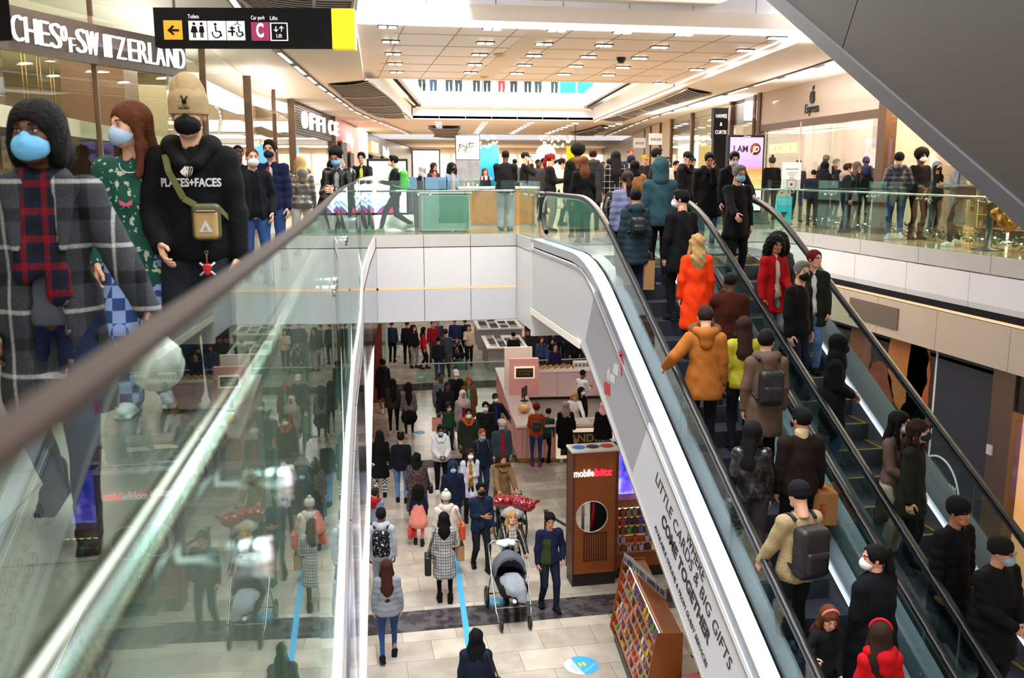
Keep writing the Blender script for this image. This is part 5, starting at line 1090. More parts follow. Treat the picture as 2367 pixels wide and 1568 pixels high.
Pn('young woman with loose black curls and grey puffer coming down', **esc(1800, 540, 1.70), hd=190, hair='curly', hc='k', top='#4a4e55', puff=1, fem=True, shirt='#5b616b', bot='#6b7788', sk='t', lh='p', fit=.05)
Pn('young woman with dark red hair, green parka and white tee with black print', **esc(1884, 571, 1.68), hd=200, hair='bun', hc='r', top='#1e231c', hem=.7, fem=True, shirt='#d9d9d9', bot='ldenim', sk='p', look=-35, fit=.05)
Pn('grey-haired man in black mask and black jacket coming down', **esc(1846, 615, 1.80), hd=150, hair='short', hc='g', top='#0b0a0c', mask='k', bot='#171e33', sk='p', look=25, fit=.05)
Pn('rider in camel parka with brown fur hood, arm over the handrail', **esc(1601, 720, 1.80), hd=14, hair='short', hc='n', top='#9a5a22', hem=.7, collar='fur', sk='p', bot='#0d0d12', lh=(.42, .12, 1.05), fit=.06, nod=14)
Pn('rider with very long dark hair and yellow jacket', **esc(1722, 724, 1.64), hd=10, hair='vlong', hc='n', top='#a99f2e', hem=.84, fem=True, bot='#101014', fit=.05)
TP = Pn('rider in taupe hooded coat with cropped black hair', **esc(1774, 784, 1.80), hd=8, hair='short', hc='k', top='#5e4a3c', hem=.58, collar='hood', bot='#0e0e12', fit=.045, sk='p', mask='g', look=30); backpack(TP, 'black sling rucksack across the taupe coat', '#0b0b0e', (.27, .14, .4), 1.16)
NQ = Pn('woman in black headscarf and black face covering coming down with clasped hands', **esc(1936, 759, 1.66), hd=115, hair='hijab', hatc='#070709', top='#08090d', hem=.5, mask='#08080a', fem=True, lh='c', rh='c', bot='denim', sk='t', fit=.055)
Pn('rider with long straight black hair and black leather jacket', **esc(1716, 962, 1.64), hd=18, hair='vlong', hc='k', top='leather', hem=.86, fem=True, mask='w', look=40, bot='#3c3636', legs='wide', fit=.05)
HM_ = Pn('man in dark brown jacket with cream sheepskin collar going up', **esc(1857, 935, 1.76), hd=4, hair='short', hc='k', top='#1a100d', bot='#0a0a0d', collar='roll', hood='#c3aa84', mask='k', look=-20, fit=.06, rh='h')
hb = hand_of(HM_, 1); t_ = empty('cardboard_box', (hb.x+.03, hb.y-.02, hb.z-.33), math.radians(-12), 'brown cardboard carton with red H&M print carried on the left escalator', 'box'); b = B(); b.box((-.13, -.17, 0), (.13, .17, .36), bev=.004); b.build('carton', M('cardboard', '#9a6a3c', .8, var=.08), t_); b = B(); b.tube([(0, -.06, .36), (0, -.05, .41), (0, .05, .41), (0, .06, .36)], .006, 6); b.build('carton_handle', M('cardboard', '#9a6a3c', .8, var=.08), t_)
rp = M('red_carton_print', '#b3261c', .7); letters('H&M', frame((.0, -.173, .03), (0, 0, 1), (-1, 0, 0)), .1, rp, t_, 'lettering', .001); letters('H&M', frame((-.08, -.03, .361), (1, 0, 0), (0, 1, 0)), .08, rp, t_, 'lettering', .001)
FL = Pn('rider in black beanie and cream fleece jacket', **esc(1792, 1138, 1.74), hd=-8, hair='fade', hat='beanie', hatc='#0a0b10', top='fleece', hem=.82, bot='#17171c', lh='w', nod=14, fit=.06, sk='p', shoe='#33475a'); backpack(FL, 'large black rucksack on the cream fleece', '#0b0c10', (.32, .2, .5), 1.16)
Pn('woman with long straight dark hair in dusty brown coat coming down', **esc(2078, 938, 1.68), hd=155, hair='long', hc='k', top='#5f4d45', hem=.5, fem=True, mask='w', bot='#b0a794', look=-10, sk='p', lh='l', rh='l')
Pn('woman with curly brown hair and dark mask just below the brown coat', **esc(2118, 990, 1.66), hd=140, hair='wavy', hc='n', top='#1a1d15', hem=.66, fem=True, mask='#1a2830', bot='#101014', fit=.055, sk='p')
Pn('rider in black padded jacket with dark fleece hat, back turned', **esc(2212, 1133, 1.74), hd=165, hair='short', hat='beanie', hatc='#0b0a0b', top='#0a0a0c', hem=.62, puff=1, bot='#17191f', fit=.065, sk='t')
Pn('large rider in black coat with low bun and white mask turned to the left', **esc(2030, 1243, 1.72), hd=-22, hair='pony', hc='k', top='#090a0f', hem=.5, mask='w', look=-55, fem=True, wide=1.3, fit=.07, sk='w')
KID = Pn('small girl with pink headband gripping the handrail', **esc(1884, 1398, 1.22), hd=178, hair='vlong', hc='c', top='#101013', hem=.6, fem=True, sk='p', rh=(.36, .3, 1.22), lh=(.1, .2, .9), nod=24, look=10, hgrip='grip')
Pn('rider in red coat with dark hair and red headband', **esc(2040, 1458, 1.56), hd=5, hair='long', hc='n', top='#b00a12', hem=.5, fem=True, sk='p', look=25, collar='hood')
Pn('man in dark beanie, spectacles and pale mask at the lower right', **esc(2312, 1234, 1.74), hd=165, hair='fade', hat='beanie', hatc='#14120f', top='#0a0b0e', hem=.6, puff=1, mask='#8fa3b4', glasses=True, wide=1.18, lh='l', rh='l', fit=.07, look=-15, sk='w')
for nm, bx, col in (('headband', KID, '#d8646a'), (None, None, None)):
    if nm: R_ = RIG[bx.name]; b = B(); b.tube([(.083*math.cos(a), .01, .03+.093*math.sin(a)) for a in [math.pi*k/14 for k in range(15)]], .014, 8); o = b.build('headband', M('pink_fabric', col, .7), bx, True); o.matrix_local = R_['HM']
bx = bpy.data.objects[[n for n in RIG][-2]]; R_ = RIG[bx.name]; b = B(); b.tube([(.09*math.cos(a), .02, .03+.098*math.sin(a)) for a in [math.pi*k/14 for k in range(15)]], .014, 8); o = b.build('headband', M('red_fabric', '#c0142a', .7), bx, True); o.matrix_local = R_['HM']
# right gallery
Pn('person in black coat and pompom beanie beyond the rail, back turned', **up_(1786, 364, 26.5), hd=10, hair='fade', hat='pompom', hatc='#3a3836', top='#0b0b0f', bot='#4d4a45', fit=.06)
Pn('person half hidden behind the white notice board', **up_(1846, 371, 25.5), hd=200, hair='short', hc='c', top='#2a2226', bot='#1a2440', st=.2)
Pn('woman in black headscarf and long black dress beyond the rail', **up_(1906, 373, 22.3), hd=70, hair='hijab', hatc='#0a0b12', top='#0b0c14', hem=.3, fem=True, sk='t', fit=.06, lh='f')
Pn('man in navy and white lettered team jacket beside the notice board', **up_(1882, 392, 23.6), hd=20, hair='fade', top='#141c3c', shirt=None, fit=.07, puff=1)
Pn('tall shaven-headed man in dark coat in the phone shop queue', **up_(1911, 357, 25.5), hd=0, hair='fade', top='#14161f', hem=.6, sk='b', fit=.05)
Pn('short dark-haired person between the tall man and the furred hood', **up_(1932, 368, 26.5), hd=160, hair='short', top='#1a1a20', sk='t')
Pn('boy with curly hair and navy parka with grey fur hood', **up_(1958, 378, 20.8), hd=100, hair='quiff', hc='n', top='#11141f', collar='hood', hood='greyfur', mask='g', bot='ddenim', puff=1, fit=.05)
Pn('woman in brown headscarf holding a hand to her mouth', **up_(1980, 374, 21.6), hd=170, hair='hijab', hatc='#5a4a50', top='#0d0d11', hem=.5, fem=True, rh='m', bot='#6e2414', sk='t')
Pn('man in black jacket with blue hood lining looking down', **up_(2003, 361, 22.0), hd=30, hair='fade', hc='n', top='#14171a', collar='hood', hood='#1c3f7a', bot='#221f1c', sk='b', fit=.055)
Pn('man in navy padded jacket and jeans with hands in pockets near the rail', **up_(2080, 354, 18.6), hd=25, hair='fade', hat='beanie', hatc='#0c0d14', top='puffnavy', puff=1, lh='p', rh='p', bot='denim', collar='hood', wide=1.1, shoe='#b9c6d6', fit=.055, st=.1)
Pn('woman with rounded black afro, white mask, black jacket and tall brown boots', **up_(2131, 347, 18.6), hd=185, hair='afro', hc='k', top='#0d0c10', hem=.78, mask='w', fem=True, bot='#0b0b0e', sk2='tall', shoe='#4a2216', lh='c', rh='c', sk='b', legs='slim')
Pn('dark-haired woman in black mask behind the afro-haired woman', **up_(2166, 373, 20.6), hd=170, hair='long', hc='k', top='#0e0d0f', hem=.6, mask='k', fem=True, sk='p')
GL = Pn('blonde woman with ponytail in long grey tweed coat and white trainers', **up_(2222, 356, 17.0), hd=-75, hair='pony', hc='l', top='herring', hem=.42, mask='k', fem=True, bot='#10131a', st=.12, shoe='#dfe6ea', fit=.06, rh='f', lh='f'); handbag(GL, -1, 'black shoulder bag behind the grey tweed coat', '#0a0a0d', (.34, .14, .26), 1.05)
# lower hall, nearest rows first
Pn('woman in black headscarf and dark blue coat at the bottom edge', **low(1100, 1460, 1.64), hd=12, hair='hijab', hatc='#08080b', top='#141a30', hem=.4, fem=True, fit=.06); handbag(bpy.data.objects[list(RIG)[-1]], 1, 'small quilted black bag on a chain at the bottom edge', '#0b0b0d', (.2, .08, .15), .95)
BB = Pn('bearded young man in bomber jacket with olive front panel and dark jeans', **low(1270, 1187, 1.78), hd=176, hair='short', hc='k', top='#141a38', hem=.86, bot='ddenim', sk='w', beard=True, st=.12, nod=18, look=8, half='#323a1c', fit=.04, lh='p')
CB = Pn('woman with curly blonde hair, plaid scarf and leather jacket pushing a pram', **low(1181, 1181, 1.68), hd=172, hair='wavy', hc='l', top='leather', hem=.84, fem=True, scarf='scarfplaid', bot='#0b0b0f', lh=(.17, .42, 1.02), rh=(.17, .42, 1.02), hgrip='grip', sk='p', fit=.04)
TW = Pn('woman with long black hair in black and white checked wool coat', **low(1026, 1187, 1.68), hd=5, hair='long', hc='k', top='tweed', hem=.5, fem=True, bot='#0a0a0c', legs='slim', sk2='boot', shoe='#08080a', st=.04, rh='f', fit=.045, sk='p'); handbag(TW, -1, 'black tote hanging by the checked wool coat', '#0a0a0c', (.3, .12, .36), .78)
BN = Pn('woman with long chestnut hair, grey padded jacket and blue jeans', **low(893, 1298, 1.66), hd=2, hair='vlong', hc='#3a1a10', top='#7f858e', puff=1, hem=.82, fem=True, bot='denim', legs='slim', st=-.14, shoe='#0c0c0f', fit=.05, sk='p'); BN.data.materials[2] = M('brow_hair', '#2a1410', .8)
GH = Pn('man in light grey hoodie and joggers with cropped black hair', **low(880, 1179, 1.76), hd=5, hair='short', hc='k', top='#a7adb8', hem=.84, bot='#9298a2', collar='hood', sk='b', fit=.045, st=.06); backpack(GH, 'black rucksack with white flecks on the grey hoodie', 'leopard', (.3, .17, .46), 1.2)
Pn('child in red and navy hooded top at the left edge of the lower hall', **low(866, 1132, 1.35), hd=20, hair='short', hc='n', top='#7a8694', hem=.84, collar='hood', hood='#a01522', lod=.02)
CW = Pn('woman in white knitted hat and cream teddy coat', **low(1031, 1141, 1.66), hd=0, hair='short', hc='l', hat='pompom', hatc='#c9c5bd', top='cream', hem=.66, fem=True, bot='#15151a', collar='hood', wide=1.15, fit=.07, rh='h'); handbag(CW, 1, 'orange leather shoulder bag on the cream teddy coat', '#c8481a', (.26, .1, .3), .95); shopping_bag(CW, 1, 'brown paper carrier behind the cream teddy coat', '#a88355', (.3, .14, .3), drop=.2)
NM = Pn('man in black mask and navy overshirt with one hand on his chest', **low(1110, 1117, 1.76), hd=172, hair='short', hc='k', top='#1a2540', shirt='#222c48', hem=.78, mask='k', rh='x', bot='#1d1d22', st=.16, sk='t', fit=.045)
Pn('person with navy hood up and blue mask', **low(1046, 1068, 1.66), hd=178, hair='fade', hat='hood', hatc='#1b2748', top='#101a30', mask='b', bot='#22459a', hem=.72, sk='d', fit=.06)
Pn('woman in white mask, mustard top and pale tie-dye jacket', **low(1086, 1038, 1.66), hd=176, hair='wavy', hc='n', top='tiedye', shirt='#a47a1c', hem=.6, mask='w', fem=True, lh='x', bot='#131318', fit=.05, sk='p')
FW = Pn('woman in spectacles and camel coat with a big fur collar pushing a wheelchair', **low(1161, 1050, 1.64), hd=172, hair='wavy', hc='n', top='#7c6040', hem=.6, fem=True, collar='fur', glasses=True, lh=(.22, .38, .95), rh=(.22, .38, .95), bot='#1a1a1e', sk='p', fit=.06)
GIRL = Pn('girl with black ponytail, navy top and coral tights', **low(966, 1122, 1.3), hd=8, hair='curly', hc='k', top='#151b33', hem=.8, bot='#e0685c', legs='slim', st=.08, fem=True, shoe='#1a1a20', sk2='boot', sk='b'); shopping_bag(GIRL, -1, 'red printed plastic carrier held by the girl in coral tights', '#c22a1c', (.26, .1, .34), kind='plastic', name='plastic_bag')
f = Field((-.35, -.35, .4), (.35, .35, .95), .02); f.cap((0, 0, .52), (0, 0, .86), .2, .12, sq=.85); part('skirt', f.folds(.008, 10, 30, 1), cloth('#e2867a'), GIRL)
SQ = Pn('woman in black headscarf and dark sequinned dress', **low(963, 1049, 1.62), hd=2, hair='hijab', hatc='#0c0b0e', top='sequin', hem=.35, fem=True, wide=1.12, fit=.06); handbag(SQ, 1, 'small black shoulder bag on the sequinned dress', '#0a0a0c', (.24, .1, .2), .9)
Pn('person with two hair buns, black hoodie and pale jeans', **low(926, 1003, 1.66), hd=5, hair='topbuns', hc='k', top='#0f1119', hem=.84, bot='ldenim', fem=True, wide=1.1, fit=.05, st=.05)
Pn('woman with long black hair, black tunic and houndstooth trousers', **low(877, 997, 1.64), hd=0, hair='vlong', hc='k', top='#0b0b0d', hem=.55, bot='houndtooth', fem=True, st=-.08, sk='d', wide=1.1)
WJ = Pn('woman in white puffer, blue mask and black trousers reading a slip of paper', **low(1018, 984, 1.68), hd=178, hair='bun', hc='k', top='#d9d8d8', hem=.84, mask='#8fc0dc', bot='#0b0b0d', fem=True, lh='l', rh='l', puff=0, sk='b', fit=.055, collar='hood', shoe='#e0e0e0', nod=12)
BG = Pn('balding man in spectacles and blue mask, navy jacket, grey rucksack', **low(1113, 992, 1.74), hd=165, hair='fade', hc='o', top='#121a30', mask='b', glasses=True, bot='#1e2b4c', fit=.045, sk='w', nod=14); backpack(BG, 'dark grey rucksack on the balding man', '#2c2f36')
Pn('man in beige flat cap, blue mask, denim jacket over red top', **low(1159, 970, 1.74), hd=175, hair='fade', hat='flatcap', hatc='#b8a489', top='#343f49', shirt='#9e1418', hem=.78, mask='b', bot='#1d2230', fit=.05, sk='w', nod=10)
Pn('bearded man in white mask and olive parka with orange lining', **low(1082, 945, 1.8), hd=178, hair='short', hc='k', top='#262c20', hem=.64, mask='w', collar='hood', hood='#b3501c', bot='#15151a', lh='h', st=.08, fit=.055, sk='t')
Pn('bearded man in white mask and black padded coat', **low(1122, 930, 1.74), hd=185, hair='short', hc='k', top='#16171c', hem=.6, puff=1, mask='w', beard=True, bot='#121216', fit=.055, sk='p')
Pn('man in white mask, black jacket over royal blue jumper leaning on the pink kiosk', **low(1144, 910, 1.74), hd=170, hair='fade', hc='k', top='#16161c', shirt='#1c2f8a', mask='w', rh='o', bot='#101015', lh='o', sk='d', fit=.05)
BOY = Pn('boy in green sweater and grey trousers', **low(1037, 935, 1.3), hd=170, hair='short', hc='k', top='#1e4a33', bot='#2c2f36', sk='t', mask='g')
HJ = Pn('woman in pale pink headscarf, mauve coat and red scarf', **low(1069, 903, 1.66), hd=172, hair='hijab', hatc='#c9b3b0', top='#a39396', shirt='#8e1420', hem=.5, fem=True, bot='#2a2a30', fit=.055, sk='t')
PB = Pn('woman with braided dark red hair, black jacket and pink carrier', **low(1034, 884, 1.66), hd=172, hair='braids', hc='#2a0a0c', top='#141318', fem=True, bot='#2a2530', sk='d', lh='x', rh='h', fit=.045); shopping_bag(PB, 1, 'large pink carrier with faint lettering held on the lower concourse', '#e79f8e', (.46, .14, .38), txt='PINK LANE', tcol='#c9826f', rz=math.radians(-8))
Pn('man in black quilted gilet over grey sleeves', **low(1018, 862, 1.78), hd=165, hair='fade', hc='k', top='#5b5c63', half='#121318', bot='#2a2c31', sk='d')
Pn('man in pale cap and black top with a hand at his mouth', **low(1053, 855, 1.74), hd=175, hair='fade', hat='cap', hatc='#c9bfc2', top='#101014', rh='m', sk='p', nod=16)
Pn('woman in brown fur coat over turquoise top', **low(1083, 872, 1.68), hd=185, hair='long', hc='o', top='fur', shirt='#57b3a0', hem=.5, fem=True, fit=.065, sk='t', nod=20)
Pn('woman with long black hair, olive jacket and black trousers, left of a walking pair', **low(908, 877, 1.68), hd=2, hair='vlong', hc='k', top='#2c2a22', bot='#0b0b0d', fem=True, legs='slim', shoe='#c9a59a', st=.05)
Pn('woman with long black hair, taupe top and black skirt, right of a walking pair', **low(944, 885, 1.64), hd=4, hair='vlong', hc='k', top='#6b5d5c', bot='#0b0b0d', fem=True, legs='slim', st=-.06, shoe='#b59a88')
f = Field((-.4, -.35, .4), (.4, .35, 1.05), .02); f.cap((0, 0, .62), (0, 0, .95), .24, .12, sq=.85); part('skirt', f.folds(.008, 10, 30, 1), cloth('#0b0b0d'), bpy.data.objects[list(RIG)[-1]])
Pn('person in black hooded coat and shorts by the brown shop edge', **low(884, 832, 1.74), hd=-20, hair='short', hc='k', top='#17151a', hem=.6, bot='#1a1a1e', legs='shorts', hat=None, collar='hood', shoe='#cfc6ba', st=-.1, sk='b', look=-30)
# at the pink kiosk
OR = Pn('woman in maroon beret and burnt orange jacket at the pink kiosk', **low(1240, 935, 1.68), hd=8, hair='short', hc='n', hat='beanie', hatc='#6a1020', top='#a53f16', hem=.88, fem=True, bot='denim', legs='slim', rh='f', lh='f', shoe='#7a2a5c', st=.05, fit=.04); backpack(OR, 'small dark leather rucksack on the orange jacket', '#2c2a26', (.25, .13, .3), 1.2)
BL = Pn('woman in grey-pink headscarf and long black coat at the pink kiosk', **low(1308, 930, 1.66), hd=5, hair='hijab', hatc='#9a7a80', top='#0b0b0d', hem=.45, fem=True, bot='ddenim', st=.14, shoe='#d8cfca', rh='h', fit=.06); shopping_bag(BL, 1, 'small tan carrier with dark print by the long black coat', '#c09468', (.26, .12, .26), txt='no.', tcol='#6b2a1c')
Pn('woman in bright pink headscarf and black jacket at the kiosk corner', **low(1396, 930, 1.64), hd=0, hair='hijab', hatc='#e5a0a0', top='#0a0a0c', hem=.7, fem=True, bot='ldenim', wide=1.15, fit=.06)
Pn('shop assistant with wavy blonde hair and white blouse behind the counter', **low(1328, 905, 1.66), hd=190, hair='wavy', hc='l', top='#ded9d8', hem=.88, fem=True, lh='r', rh='l', bot='#0f0f12', nod=20, sk='p')
Pn('shop assistant in black with dark hair and lowered mask', **low(1343, 896, 1.66), hd=150, hair='long', hc='k', top='#0f0f12', fem=True, mask='#e5c9cc', sk='p')
Pn('male shop assistant in white shirt at the back of the kiosk', **low(1346, 856, 1.74), hd=60, hair='fade', hc='k', top='#d9d6dc', bot='#1a1a20', mask='b', sk='b', lh='f', rh='f')
Pn('stooping shopper just visible behind the beret, by the kiosk counter', **low(1262, 947, 1.45), hd=30, hair='short', hc='k', top='#253a3a', lean=20)
Pn('phone kiosk assistant with grey hair and blue mask beside the brown tower', **low(1425, 1080, 1.7), hd=190, hair='short', hc='g', top='#101014', mask='b')
# far end of the lower hall
FAR = [(941, 742, 1.76, 0, '#141a2c', '#121216', 'short', 'n', 'man in dark navy jacket at the far left of the lower concourse'), (955, 752, 1.7, 150, '#17181b', '#9a9a9c', 'curly', 'n', 'woman with loose brown hair and grey trousers'), (978, 757, 1.66, 100, '#b3121c', '#101013', 'long', 'k', 'woman in red top and black skirt striding'),
       (1013, 780, 1.62, 10, '#1d222c', 'denim', 'short', 'k', 'person in fur-edged hood and blue jeans walking'), (1000, 742, 1.7, 170, '#8f1418', '#3a3c44', 'short', 'k', 'person in red jacket farthest off'), (1030, 762, 1.82, 0, '#3c4148', '#121217', 'short', 'n', 'tall person in grey long coat'),
       (1051, 735, 1.78, 5, '#1b2a4c', '#16181e', 'short', 'n', 'man in blue jacket pushing towards the far end'), (1083, 751, 1.64, 185, '#c9b49c', '#0e0e11', 'bun', 'k', 'woman in beige sweater and black leggings looking at her phone'), (1012, 738, 1.7, 170, '#2c3a5c', 'ldenim', 'short', 'n', 'distant person in pale jeans'),
       (1075, 736, 1.7, 0, '#10182c', '#10131a', 'short', 'k', 'distant person in navy near the beige sweater'), (1187, 768, 1.78, 0, '#141318', '#101014', 'fade', 'k', 'shop assistant in black shirt at the far display tables'), (1262, 738, 1.76, 20, '#0f1014', '#121215', 'short', 'k', 'man in black by the tall menu board'),
       (1250, 778, 1.6, 160, '#3a4a66', '#1a1c22', 'long', 'n', 'masked woman beside the tall menu board'), (1276, 781, 1.66, 185, '#3c4f86', '#14151a', 'hijab', 'k', 'woman in blue coat with dark hair beyond the glass'), (1283, 795, 1.62, 180, '#241a38', '#101014', 'bun', 'k', 'woman in purple jacket leaning over a table'),
       (1315, 738, 1.8, 20, '#1a2c5c', 'denim', 'short', 'k', 'man in blue with pink carrier near the escalator side'), (1328, 771, 1.62, 175, '#141318', '#0d0d10', 'curly', 'k', 'woman in black with white belt near the escalator side'), (1296, 742, 1.7, 190, '#20283c', '#14141a', 'short', 'k', 'distant person in slate jacket behind the glass'),
       (1337, 745, 1.7, 0, '#1d1d24', '#15151a', 'short', 'n', 'distant person in charcoal at the escalator side'), (905, 742, 1.7, 20, '#22384c', '#16202c', 'short', 'k', 'distant person seen through the shop glass')]
for px, py, ht, hd, tp, bt, hr, hc, lb in FAR: Pn(lb, **low(px, py, ht), hd=hd, top=tp, bot=bt, hair=hr, hc=hc, st=.12 if hd in (0, 100, 10) else .03, fem=hr in ('long', 'bun', 'curly', 'hijab'), lod=.03, rh='f' if 'phone' in lb else 'd', hem=.5 if 'coat' in lb else .84)
# background crowd on the bridge, small
random.seed(5)
for i, (px, d, tp) in enumerate(((1226, 33, '#2f3242'), (1318, 36, '#4a3c38'), (1392, 33, '#1c2430'), (1408, 31, '#5b3a34'), (1530, 34, '#33383f'), (1600, 33, '#46302e'), (1190, 38, '#52565f'), (1345, 44, '#2a3140'), (1440, 40, '#3c3433'))):
    Pn(['distant shopper in slate top left of the cream globe lamp', 'distant shopper in brown right of the cream globe lamp', 'distant shopper in navy seen past the afro', 'distant shopper in dull red seen past the checked coat', 'distant shopper in grey beyond the orange cap', 'distant shopper in maroon beyond the black cap', 'distant shopper in pale grey behind the heavy man', 'distant shopper in blue deep in the arcade', 'distant shopper in dark brown deep in the arcade'][i],
       pos=tuple(at(px, 395, d=d))[:2]+(0,), ht=random.uniform(1.62, 1.8), hd=random.choice((0, 170, 190)), top=tp, hair=random.choice(('short', 'long', 'bun')), hc=random.choice('knc'), lod=.035, sk=random.choice('wpbt'))
# the row of people at the rail of the storey above, across the far opening
UPR = [(4.3, '#3a4a3c', '#2c3a2e'), (4.9, '#c9a48a', '#2a3c66'), (5.6, '#b5222a', '#20304a'), (6.1, '#26303e', '#1a2c3c'), (6.9, '#a8242c', '#151820'), (7.5, '#141418', '#101014'), (8.1, '#c9ccd2', '#c8242c'), (8.8, '#20242c', '#16181f'), (9.4, '#2c2f38', '#1a1c24'), (10.0, '#51555e', '#3c4048'), (10.7, '#6a7078', '#33404c'), (11.3, '#3c5a66', '#22303a')]
for i, (x, tp, bt) in enumerate(UPR):
    Pn('shopper standing at the upper storey rail, '+['far left in green', 'in beige and blue jeans', 'in red with navy trousers', 'in slate', 'in red with black trousers', 'all in black', 'pale with red trousers', 'in charcoal, right of the red trousers', 'in dark grey', 'in mid grey', 'in pale grey', 'far right in teal'][i], pos=(x, 45.2+.5*(i % 2), 4.85), ht=1.7, hd=175+10*(i % 3), top=tp, bot=bt, lod=.035, hair='short')
# ---------------------------------------------------------------- lower hall: walls and fronts
LF = -6.3
def brickf(N, L, tc):
    mp = N.new('ShaderNodeMapping'); mp.inputs['Rotation'].default_value = (math.pi/2, 0, 0); L.new(tc.outputs['Object'], mp.inputs[0])
    k = N.new('ShaderNodeTexBrick'); k.inputs['Scale'].default_value = 5; k.inputs['Color1'].default_value = hexc('#8c4a28')+(1,); k.inputs['Color2'].default_value = hexc('#b46a3a')+(1,); k.inputs['Mortar'].default_value = hexc('#5e3a28')+(1,); L.new(mp.outputs[0], k.inputs['Vector']); return k.outputs[0]
b = B(); b.box((-1.5, 26.4, LF), (.95, 27.2, -1.84)); struct('wall_left', b, pattern_mat('brick_pier', brickf, .8))
b = B(); b.box((-1.5, 30.6, LF), (1.45, 31.1, -1.84)); struct('wall_left', b, M('red_brown_wood', '#7a2e12', .4, var=.2))
b = B(); b.box((-1.5, 27.2, LF), (.6, 44, -1.84)); struct('wall_left', b, M('warm_shop_wall', '#c9a27c', .6))
b = B(); b.box((1.9, 36.5, LF+.1), (1.93, 44, -1.9)); b.box((1.2, 36.5, LF+.1), (1.9, 36.53, -1.9)); struct('window_5', b, glassd)
b = B(); b.box((1.87, 36.46, LF), (1.96, 36.56, -1.84)); b.box((1.85, 44, LF), (1.98, 44.1, -1.84)); struct('trim_15', b, steel)
b = B(); b.box((-8, 56, LF), (30, 56.3, -1.84)); struct('wall_back', b, M('pale_far_wall', '#b9b4ad', .6))
# right-hand wall of the lower hall: food pictures, dark panel, metal pier, lit shop
def foodwall(N, L, tc):
    v = N.new('ShaderNodeTexVoronoi'); v.inputs['Scale'].default_value = 26; L.new(tc.outputs['Object'], v.inputs['Vector']); n = N.new('ShaderNodeTexNoise'); n.inputs['Scale'].default_value = .9; n.inputs['Detail'].default_value = 5; L.new(tc.outputs['Object'], n.inputs['Vector'])
    mx = N.new('ShaderNodeMix'); mx.data_type = 'RGBA'; L.new(ramp(N, L, n.outputs['Fac'], [(.52, '#000000'), (.57, '#ffffff')]), mx.inputs[0])
    L.new(ramp(N, L, n.outputs['Fac'], [(.3, '#241512'), (.6, '#3d2620')]), mx.inputs['A']); L.new(ramp(N, L, v.outputs['Distance'], [(.1, '#b5732c'), (.5, '#45200c')]), mx.inputs['B']); return mx.outputs['Result']
t_ = empty('wall_poster', (10.42, 15.5, -4), 0, 'large dark poster of grain, bread and biscuits on the lower right wall', 'poster')
b = B(); b.box((-.02, -1.08, -2.3), (.05, 6.5, 2.26)); b.build('poster_panel', M('dark_table_print', '#2c1b18', .5, var=.4, nscale=2), t_)
def oval(cy, cz, ry, rz_, mt, nm, x=-.03): bb = B(); bb.prism([(cy+ry*math.cos(2*math.pi*k/28)*(1+.06*math.sin(3*k)), cz+rz_*math.sin(2*math.pi*k/28)) for k in range(28)], x, -.015, 'x'); return bb.build(nm, mt, t_)
grain = M('grain_print', '#a5652e', .6, var=.7, nscale=30)
for (px, py, ry, rz_, mt, nm) in ((2098, 840, .62, .95, grain, 'printed_grain'), (1990, 800, .4, .85, M('grain_print_dark', '#7a4a2c', .6, var=.7, nscale=30), 'printed_grain'), (2148, 900, .34, 1.25, M('biscuit_print', '#a1481c', .6, var=.6, nscale=12), 'printed_biscuits'), (2030, 925, .5, .78, M('bread_print', '#7c3a22', .6, var=.5, nscale=9), 'printed_loaf'), (2140, 990, .5, .42, M('biscuit_print2', '#6e3016', .6, var=.6, nscale=12), 'printed_biscuits')):
    p = at(px, py, X=10.4); oval(max(-.6 if nm == 'printed_biscuits' else -9, p.y-15.5), p.z+4, ry, rz_, mt, nm)
t_ = empty('wall_poster', (10.42, 13.4, -4), 0, 'dark slate poster with a white circle reading CUISINES FROM THE WORLD', 'poster')
b = B(); b.box((-.02, -.55, -2.3), (.05, .99, 2.26)); b.build('poster_panel', M('slate_print', '#232732', .5), t_); b = B(); b.box((-.03, 1.0, -2.3), (.04, 1.04, 2.26)); b.build('white_line', white, t_)
c0 = at(2165, 1150, X=10.4); b = B(); b.tube([(-.03, c0.y-13.4+.62*math.cos(a), c0.z+4+.75*math.sin(a)) for a in [2*math.pi*k/40 for k in range(40)]], .02, 6, closed=True); b.build('white_ring', white, t_)
for i, w in enumerate(('CUISINES FROM', 'AROUND THE', 'WORLD')):
    letters(w, frame((-.03, c0.y-13.4, c0.z+4+.22-.2*i), (0, -1, 0), (0, 0, 1)), .2, white, t_, 'lettering', .002, align='CENTER', width=(1.0, .8, .55)[i])
b = B(); b.box((10.3, 12.35, LF), (10.5, 12.85, -1.75)); struct('trim_16', b, M('bronze_pier', '#6e5a4c', .35, .7))
b = B(); b.box((10.35, 3, -2.35), (10.45, 12.35, -1.75)); struct('wall_right', b, shopd)
b = B(); b.box((10.32, 9, LF), (10.35, 12.3, -2.35)); struct('window_6', b, glassf)
b = B(); b.box((13.5, 3, LF), (13.6, 12.4, -1.8)); b.box((10.5, 12.4, LF), (13.5, 12.5, -1.8)); b.box((12.0, 10.3, LF), (12.2, 10.8, -1.8)); struct('wall_right', b, M('amber_shop_wall', '#e6b98c', .5))
b = B(); b.box((10.45, 17, LF), (10.6, 30, -1.84)); struct('wall_right', b, M('dark_timber_wall', '#2e2420', .5)); b = B(); b.box((10.44, 31, LF), (10.6, 55, -1.84)); struct('wall_right', b, M('pale_far_wall', '#b9b4ad', .6))
b = B(); b.box((0, 0, 0), (.03, .12, .16)); o = b.build('wall_switch', M('switch_white', '#b9b6b4', .5), None, False, tuple(at(2290, 1054, X=10.27))); tag(o, 'small white switch plate on the metal pier', 'switch')

